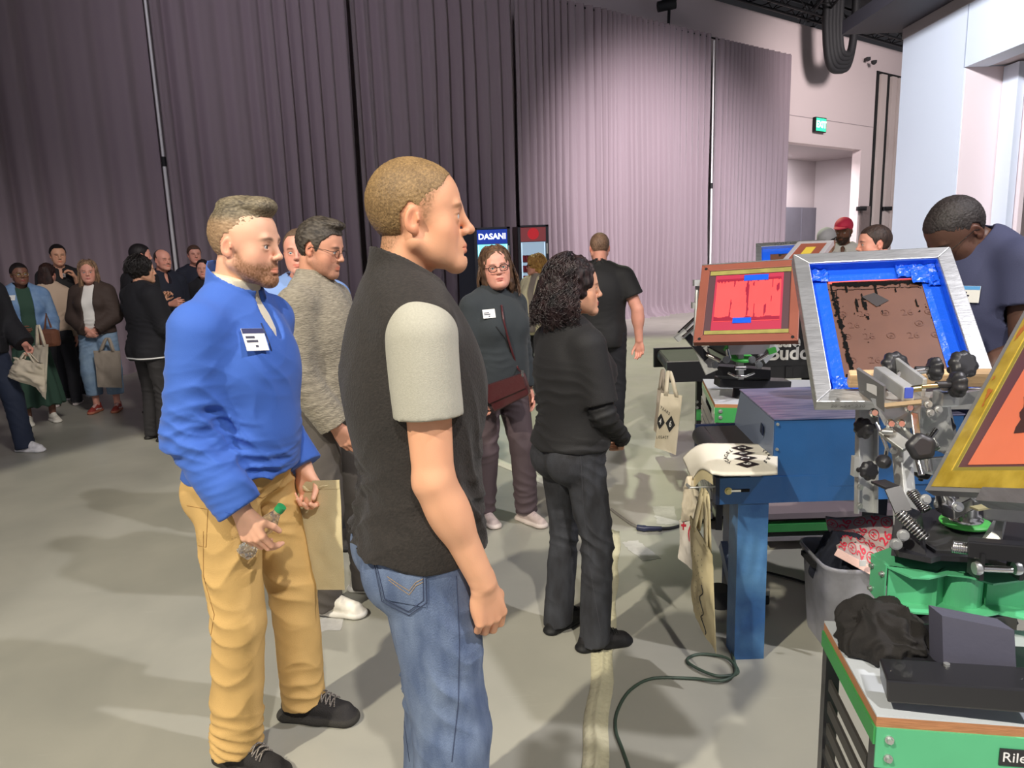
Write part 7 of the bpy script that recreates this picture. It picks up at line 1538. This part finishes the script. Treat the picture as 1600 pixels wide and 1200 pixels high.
Hh = person('woman with black curly hair, black top and dark jeans, standing by the tape strip', .235, 2.76, 28, 1.575, fem=True, bust=1.0, head=(-24, 0, 0), w=1.06, d=1.08, seat=1.08, q=.0050, skin=SK['tan'], hs=1.0, brow_c=s8(40, 28, 24), lip=s8(190, 90, 86), face=dict(smile=.6, nose=1.05), iris=s8(50, 36, 28),
    hair=dict(kind='long', col=s8(16, 12, 14), col2=s8(52, 34, 34), t=.018, freq=90, amp=.004, clump=.007, cf=40, rough=.4, vol=[E((0, -.075, -.02), (.095, .085, .12), k=.03), E((0, -.085, -.12), (.095, .065, .09), k=.03), E((.048, -.065, -.02), (.055, .055, .10), k=.03), E((-.048, -.065, -.02), (.055, .055, .10), k=.03)], cut=[E((0, .075, .01), (.060, .062, .095), k=.01, op='s')],
        strands=(620, .0021, strand_fn(3.6, .0085, .175, (.0, 1.62), spread=.045, seg=44, rad=.024, el0=(.0, 1.5))), srough=.35),
    arms=dict(R=dict(e=(.20, .10, -1), w=(-.42, .72, -.62), hf=(-.75, .45, -.45), pn=(-.4, -.8, 0), curl=.6, thumb=.5, th=(0, 0, 1)), L=dict(e=(-.18, .12, -1), w=(.42, .72, -.62), hf=(.75, .45, -.45), pn=(.4, -.8, 0), curl=.8, th=(0, 0, 1))), feet=dict(L=(-.10, -.02, 14), R=(.11, .02, -16)),
    under=dict(name='long_sleeve_undershirt', mat=mat('black_jersey_tight', s8(20, 20, 22), .7, bump=.1, scale=300), off=.010, sleeve=1, hem=1.0, so=.002), top=dict(name='black_tee', mat=M_blackc, off=.017, sleeve=.47, hem=.955, so=.006, flare=.006, chest=True, loose=.004, bunch=[((0, -.12, .98), .16, (0, .1, 1), .045, .006), ((.1, .1, .97), .13, (0, .1, 1), .04, .006)]),
    trousers=dict(name='dark_jeans', mat=M_blackj, thigh=.094, knee=.070, cuff=.070, fa=1.0), shoes=dict(upper=s8(26, 24, 26), sole=s8(20, 20, 22), sole_h=.042, lace=s8(24, 24, 24), mk='blk', bump=.4))
seam(Hh, Hh.trousers, [(848, 700), (880, 702), (896, 706)], mat('charcoal_stitch', s8(70, 70, 76), .8), .0011, 'pocket_stitch', .0003); seam(Hh, Hh.trousers, [(906, 690), (912, 800), (924, 900), (938, 985)], mat('charcoal_stitch', s8(70, 70, 76), .8), .0010, 'outseam', .0003, 12)
h_, n_ = cast(Hh, Hh.trousers, 882, 704)
if h_ is not None: MB().obox(h_+n_*.001, (.010, .002, .002)).build('pocket_tab', mat('silver_tab', (.6, .6, .6), .4), Hh.trousers, local=True)
# ---- crowd in the dark at left --------------------------------------------------------------
grpw = None
def zt(px, py, Y): return PX(px, py, Y).z
def at(px, py, Y): p = PX(px, py, Y); return p.x, Y
x, y = -4.60, 7.92
Mw = person('smiling woman in brown bomber jacket, white tee and wide jeans with rust sneakers', x, y, -82, 1.69, fem=True, bust=1.0, head=(18, 4, 0), w=1.0, belly=.02, q=.0085, skin=SK['pink'], face=dict(smile=1.0, mouth=.002, fat=.003), hs=1.05, lip=s8(190, 110, 104),
    hair=dict(kind='long', col=s8(92, 70, 54), col2=s8(168, 134, 104), t=.008, freq=70, amp=.003, vol=[E((-.070, .0, -.08), (.022, .04, .13), k=.02), E((.070, .0, -.08), (.022, .04, .13), k=.02), E((0, -.075, -.06), (.07, .03, .11), k=.02)], strands=(90, .005, strand_fn(.5, .006, .24, (.3, 2.1), spread=.01, seg=12))),
    arms=dict(R=dict(e=(.24, .12, -1), w=(-.70, .55, -.55), hf=(-.6, .2, -.7), pn=(-.3, -.9, 0), curl=.9), L=dict(e=(-.24, .12, -1), w=(.70, .55, -.55), hf=(.6, .2, -.7), pn=(.3, -.9, 0), curl=.9)),
    under=dict(name='white_tshirt', mat=M_whsh, off=.014, sleeve=0, hem=.92, chest=True), top=dict(name='bomber_jacket', mat=M_brownj, off=.032, hem=.93, open=.045, chest=True, so=.020, cuff=.004, loose=.02), trousers=dict(name='wide_jeans', mat=M_wjean, thigh=.115, knee=.105, cuff=.085, hem=.20), shoes=dict(upper=s8(150, 56, 48), sole=s8(176, 110, 84), lace=s8(226, 206, 196), stripe=s8(230, 214, 204)))
def held(Pn, hand='R'): hw, hM, hx = Pn.hf[hand]; return world(Pn, hw+hM @ V3(.06, 0, .02)*hx)
ap = (held(Mw, 'R')+held(Mw, 'L'))/2; Yq = ap.y-.05
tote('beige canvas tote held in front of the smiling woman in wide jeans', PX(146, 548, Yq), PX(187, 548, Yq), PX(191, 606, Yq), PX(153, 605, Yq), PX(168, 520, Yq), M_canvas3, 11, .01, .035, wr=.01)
N_ = person('man with black curly hair and black jacket with white hem, back turned in the dark', -3.33, 6.52, 55, 1.685, head=(-25, 0, 0), w=1.08, q=.0085, skin=SK['tan'], hair=dict(kind='long', col=s8(14, 12, 12), col2=s8(36, 30, 28), t=.020, freq=60, amp=.005, clump=.012, cf=40, vol=[E((0, -.05, .02), (.09, .07, .09), k=.03)], strands=(170, .0036, strand_fn(2.4, .009, .05, (0, 2.1), spread=.01, seg=16, rad=.028, el0=(0, 1.5)))),
    arms=dict(R=dict(e=(.2, .25, -1), w=(-.25, .85, -.5), curl=.6), L=dict(e=(-.2, .4, -1), w=(.2, .7, .8), curl=.9)), top=dict(name='jacket', mat=M_dark, off=.036, hem=.80, so=.016, chest=True, loose=.012), trousers=dict(mat=mat('black_trousers', s8(38, 36, 38), .8, bump=.15, scale=200), thigh=.098, knee=.082, cuff=.080), shoes=dict(upper=s8(30, 28, 28), sole=s8(34, 32, 30)))
hem = [(N_.T((.19*math.cos(a), .135*math.sin(a), .80/ N_.sc*N_.sc))) for a in np.linspace(0, 2*PI, 41)[:-1]]
def hemring(P, ob, z, m, r, name, nrm_off=.004):
    bv = BVHTree.FromPolygons([v.co for v in ob.data.vertices], [tuple(p.vertices) for p in ob.data.polygons]); pts = []
    for a in np.linspace(0, 2*PI, 49)[:-1]:
        d = Vector((-math.cos(a), -math.sin(a), 0)); h = bv.ray_cast(Vector((0, 0, z))-d*.6, d)
        if h[0] is not None: pts.append(h[0]-d*nrm_off)
    if len(pts) > 10: MB().tube(pts, r, 6, closed=True).build(name, m, ob, local=True)
hemring(N_, N_.top, .785, M_white, .007, 'white_hem')
Jw = person('woman in glasses and denim jacket over long green dress, holding a cream tote', -5.03, 7.42, -48, 1.685, fem=True, bust=1.1, head=(8, -2, 0), w=1.12, belly=.02, q=.0085, skin=SK['dark2'], lip=s8(140, 72, 70), brow_c=s8(30, 20, 18), hair=dict(kind='short', col=s8(22, 16, 16), t=.008, vol=[]),
    arms=dict(R=dict(e=(.16, .2, -1), w=(-.35, .9, -.2), hf=(-.5, .8, -.2), curl=.9), L=dict(e=(-.16, .2, -1), w=(.2, .9, -.45), curl=.9)),
    under=dict(name='green_dress_top', mat=M_green, off=.016, sleeve=0, hem=.9, chest=True), top=dict(name='denim_jacket', mat=M_denimj, off=.036, hem=.98, open=.05, chest=True, so=.018, loose=.012), skirt=dict(hem=.20, r=.24, mat=M_green), shoes=dict(upper=s8(214, 208, 194), sole=s8(222, 218, 206), lace=s8(230, 226, 214)))
glasses(Jw, mat('gold_frame', (.6, .45, .2), .3, .9), .023, .019, .0022); badge_px(Jw, Jw.top, 17, 466, .08, .06)
ap = held(Jw, 'R'); Yq = ap.y-.12
tote('cream tote held by its handles by the woman in the denim jacket', PX(52, 540, Yq), PX(75, 538, Yq-.1), PX(71, 624, Yq-.1), PX(50, 598, Yq), PX(57, 496, Yq), M_canvas, 12, .012, .035, wr=.012)
t = thing('handbag', 'brown leather bag at the hip of the woman in the denim jacket', 'bag', PX(78, 528, 7.2)); MB().obox(PX(78, 528, 7.2), (.09, .05, .09), bev=.04).build('bag_body', mat('brown_leather', s8(112, 70, 50), .5), t); MB().tube([PX(70, 515, 7.2), PX(72, 490, 7.2), PX(80, 512, 7.2)], .010, 6).build('strap', mat('brown_leather', s8(112, 70, 50), .5), t)
I_ = person('man at the far left edge in beige cap, dark jacket and maroon top', -4.60, 6.15, -22, 1.80, head=(10, 0, 0), w=1.1, q=.0085, skin=SK['pink'], hair=dict(kind='short', col=s8(60, 44, 36), t=.006), arms=dict(R=dict(e=(.14, -.05, -1), w=(-.05, .45, -1), curl=.8), L=dict(e=(-.14, .2, -1), w=(.0, .75, -.7), curl=.9)),
    under=dict(name='maroon_top', mat=M_maroon, off=.016, sleeve=0, hem=.9, chest=True), top=dict(name='jacket', mat=M_dark, off=.036, hem=.88, open=.05, chest=True, so=.016, loose=.01), trousers=dict(mat=mat('dark_blue_jeans', s8(34, 44, 66), .8, bump=.15, scale=200), thigh=.1, knee=.082, cuff=.078), feet=dict(L=(-.14, .16, 10), R=(.14, -.08, -8)), shoes=dict(upper=s8(232, 230, 232), sole=s8(236, 234, 234), lace=s8(220, 220, 222)))
def cap(P, m, name='cap', brim=1.0):
    L = [E((0, -.014, .050), (.086, .106, .088), k=.004), Pr('H', .004, 's', c=V3(0, 0, .052), R=np.eye(3)), E((0, .085, .052), (.068, .080*brim, .012), k=.006, cuts=[(V3(0, 0, .060), V3(0, 0, 1)), (V3(0, .02, 0), V3(0, -1, 0))])]
    L = [p.moved(P.HR, P.hc, P.hs) for p in L]; V, Fq = sdf_mesh(L, .004); return np_mesh(name, [(V, Fq)], m, P.root, None, None, 1)
cap(I_, mat('beige_cap', s8(206, 190, 150), .8))
ap = held(I_, 'L'); Yq = ap.y-.05
tote('slouched cream drawstring bag carried by the man at the far left edge', PX(22, 558, Yq), PX(66, 568, Yq-.1), PX(68, 612, Yq-.1), PX(14, 588, Yq), PX(41, 546, Yq), M_canvas, 13, .06, .03, wr=.03, thick=.05)
x, y = at(78, 455, 8.35)
K_ = person('woman with long dark brown hair and cream top facing away beside denim jacket', x, y, 115, zt(74, 412, 8.35)+.01, fem=True, head=(-15, 0, 0), q=.0105, skin=SK['pink'], hair=dict(kind='long', col=s8(34, 20, 18), col2=s8(60, 38, 32), t=.010, freq=60, amp=.003, vol=[E((0, -.085, -.09), (.085, .035, .17), k=.03)]), top=dict(mat=mat('cream_blouse', s8(196, 172, 150), .85), off=.024, hem=.95, chest=True, loose=.01), trousers=dict(mat=M_dark), shoes=dict(upper=s8(26, 26, 28), sole=s8(200, 190, 185)))
x, y = at(96, 440, 8.9)
L_ = person('man in black shirt with his hand raised to his chin behind the crowd', x, y, -50, zt(90, 381, 8.9), head=(0, 6, 0), q=.0105, skin=SK['tan'], hair=dict(kind='short', col=s8(20, 16, 16), t=.010, poly=HIGH), arms=dict(L=dict(e=(-.05, .45, -1), w=(.28, .42, 1), hf=(.35, .25, .8), curl=.9), R=dict(e=(.12, .3, -1), w=(-.9, .3, 0), curl=.8)), top=dict(mat=M_blackc, off=.022, hem=.92, collar='polo', sleeve=.4, chest=True), trousers=dict(mat=M_dark), shoes=dict(upper=s8(22, 22, 24), sole=s8(200, 195, 195), stripe=s8(200, 200, 200)))
badge_px(L_, L_.top, 101, 430, .08, .05)
x, y = at(219, 430, 7.75)
O_ = person('dark-haired man with short sides turned away just behind the curly-haired man', x, y, 60, zt(218, 380, 7.75), head=(-20, 0, 0), q=.0105, skin=SK['pink'], hair=dict(kind='short', col=s8(22, 18, 20), t=.009), top=dict(mat=M_dark, off=.03, hem=.88, chest=True), trousers=dict(mat=M_dark), shoes=dict(upper=s8(26, 26, 28), sole=s8(30, 30, 32)))
x, y = at(256, 440, 8.35)
P_ = person('balding man with moustache in navy jacket standing behind the curly-haired man', x, y, -38, zt(251, 389, 8.35), head=(8, 0, 0), w=1.1, q=.0105, skin=SK['pink'], beard=(s8(60, 44, 38), .7, [(.2, -.038), (.08, -.042), (.07, -.05), (.085, -.055), (.2, -.05)]), hair=dict(kind='short', col=s8(50, 40, 36), t=.004, poly=[(-.01, .25), (-.02, .09), (.0, .06), (.02, .03), (.02, .0), (.008, .018), (-.010, .034), (-.030, .012), (-.033, -.030), (-.055, -.06), (-.2, -.07), (-.2, .25)]), arms=dict(R=dict(e=(.14, .3, -1), w=(-.4, .8, .1), curl=.8)), top=dict(mat=M_navyj, off=.034, hem=.88, chest=True, collar='polo'), trousers=dict(mat=M_dark), shoes=dict(upper=s8(26, 26, 28), sole=s8(30, 30, 32)))
x, y = at(308, 440, 9.8)
Q_ = person('young man in dark blue top furthest back against the curtain', x, y, -60, zt(313, 382, 9.8), head=(5, 0, 0), q=.0105, skin=SK['pink'], hair=dict(kind='short', col=s8(70, 50, 40), t=.010), top=dict(mat=M_navyj, off=.026, hem=.88, chest=True), trousers=dict(mat=M_dark), shoes=dict(upper=s8(26, 26, 28), sole=s8(30, 30, 32)))
x, y = at(322, 460, 9.05)
R__ = person('dark-haired woman in black, face just beside the bearded man\'s shoulder', x, y, -75, zt(319, 405, 9.05), fem=True, head=(0, 0, 0), q=.0105, skin=SK['pink'], face=dict(smile=.6), hair=dict(kind='long', col=s8(24, 18, 18), col2=s8(44, 32, 30), t=.009, freq=60, amp=.003, vol=[E((0, -.07, -.05), (.08, .04, .10), k=.03)]), top=dict(mat=M_dark, off=.024, hem=.88, chest=True), trousers=dict(mat=M_dark), shoes=dict(upper=s8(26, 26, 28), sole=s8(30, 30, 32)))
# ---- right side -----------------------------------------------------------------------------
S_ = person('man in navy T-shirt bending his head over the near press at the right', 1.865, 2.72, 186, 1.90, head=(0, 32, 0), lean=10, hoff=(0, .02, -.12), w=1.12, d=1.15, belly=.02, q=.0052, skin=SK['dark'], hs=1.06, brow_c=s8(26, 18, 16), lip=s8(120, 70, 62), iris=s8(30, 20, 16), face=dict(nose=1.1, jaw=1.05, fat=.004),
    hair=dict(kind='short', col=s8(26, 22, 22), col2=s8(60, 54, 54), t=.004, freq=300, amp=.0015, strand=(1, 1, 1)), arms=dict(L=dict(e=(-.16, .02, -1), w=(.10, .95, -.35), r=1.15, curl=.8, pn=(0, 0, -1)), R=dict(e=(.16, .25, -1), w=(-.1, .9, -.3), r=1.15, curl=.8, pn=(0, 0, -1))), feet=dict(L=(-.13, .0, 5), R=(.13, -.1, -5)),
    top=dict(name='tshirt', mat=M_navyt, off=.018, sleeve=.25, hem=.86, chest=True, flare=.012, so=.008, loose=.01), trousers=dict(mat=M_dark), shoes=dict(upper=s8(26, 26, 28), sole=s8(30, 30, 32)))
badge_px(S_, S_.top, 1512, 460, .085, .06, s8(90, 160, 220), .0)
glasses(S_, mat('thin_dark_metal', (.03, .03, .03), .3, .8), .022, .017, .0012)
x, y = at(1372, 400, 4.65)
Tm = person('man with short dark hair in profile facing left behind the big blue-taped screen', x, y, 172, zt(1372, 351, 4.65), head=(0, 0, 0), q=.0065, skin=SK['pink'], hair=dict(kind='short', col=s8(40, 30, 28), col2=s8(70, 54, 48), t=.007), brow_c=s8(60, 44, 38), top=dict(mat=M_whsh, off=.02, sleeve=.36, hem=.86, chest=True), trousers=dict(mat=M_dark), shoes=dict(upper=s8(26, 26, 28), sole=s8(30, 30, 32)))
x, y = at(1316, 400, 7.5)
U_ = person('bearded man in red baseball cap and white shirt reaching out an arm far right', x, y, -115, zt(1311, 339, 7.5)-.01, head=(-15, 12, 0), q=.0085, skin=SK['dark2'], beard=(s8(20, 16, 16), .9, BEARD), hair=dict(kind='short', col=s8(20, 16, 16), t=.004), arms=dict(L=dict(e=(-.8, .3, -.7), w=(-.75, .3, -.2), curl=.5), R=dict(e=(.2, .2, -1), w=(.0, .8, -.4))), top=dict(mat=M_whsh, off=.026, hem=.84, chest=True, collar='polo', loose=.01), trousers=dict(mat=M_dark), shoes=dict(upper=s8(26, 26, 28), sole=s8(30, 30, 32)))
cap(U_, mat('red_cap', s8(226, 54, 88), .7))
x, y = at(1291, 400, 7.0)
V_p = person('person in white cap and white top with back turned left of the red-capped man', x, y, 70, zt(1291, 355, 7.0)-.01, head=(-20, 0, 0), q=.0095, skin=SK['tan'], hair=dict(kind='short', col=s8(30, 22, 20), t=.010), top=dict(mat=M_whsh, off=.024, hem=.88, chest=True), trousers=dict(mat=M_dark), shoes=dict(upper=s8(26, 26, 28), sole=s8(30, 30, 32)))
cap(V_p, mat('white_cap', s8(206, 204, 206), .8))
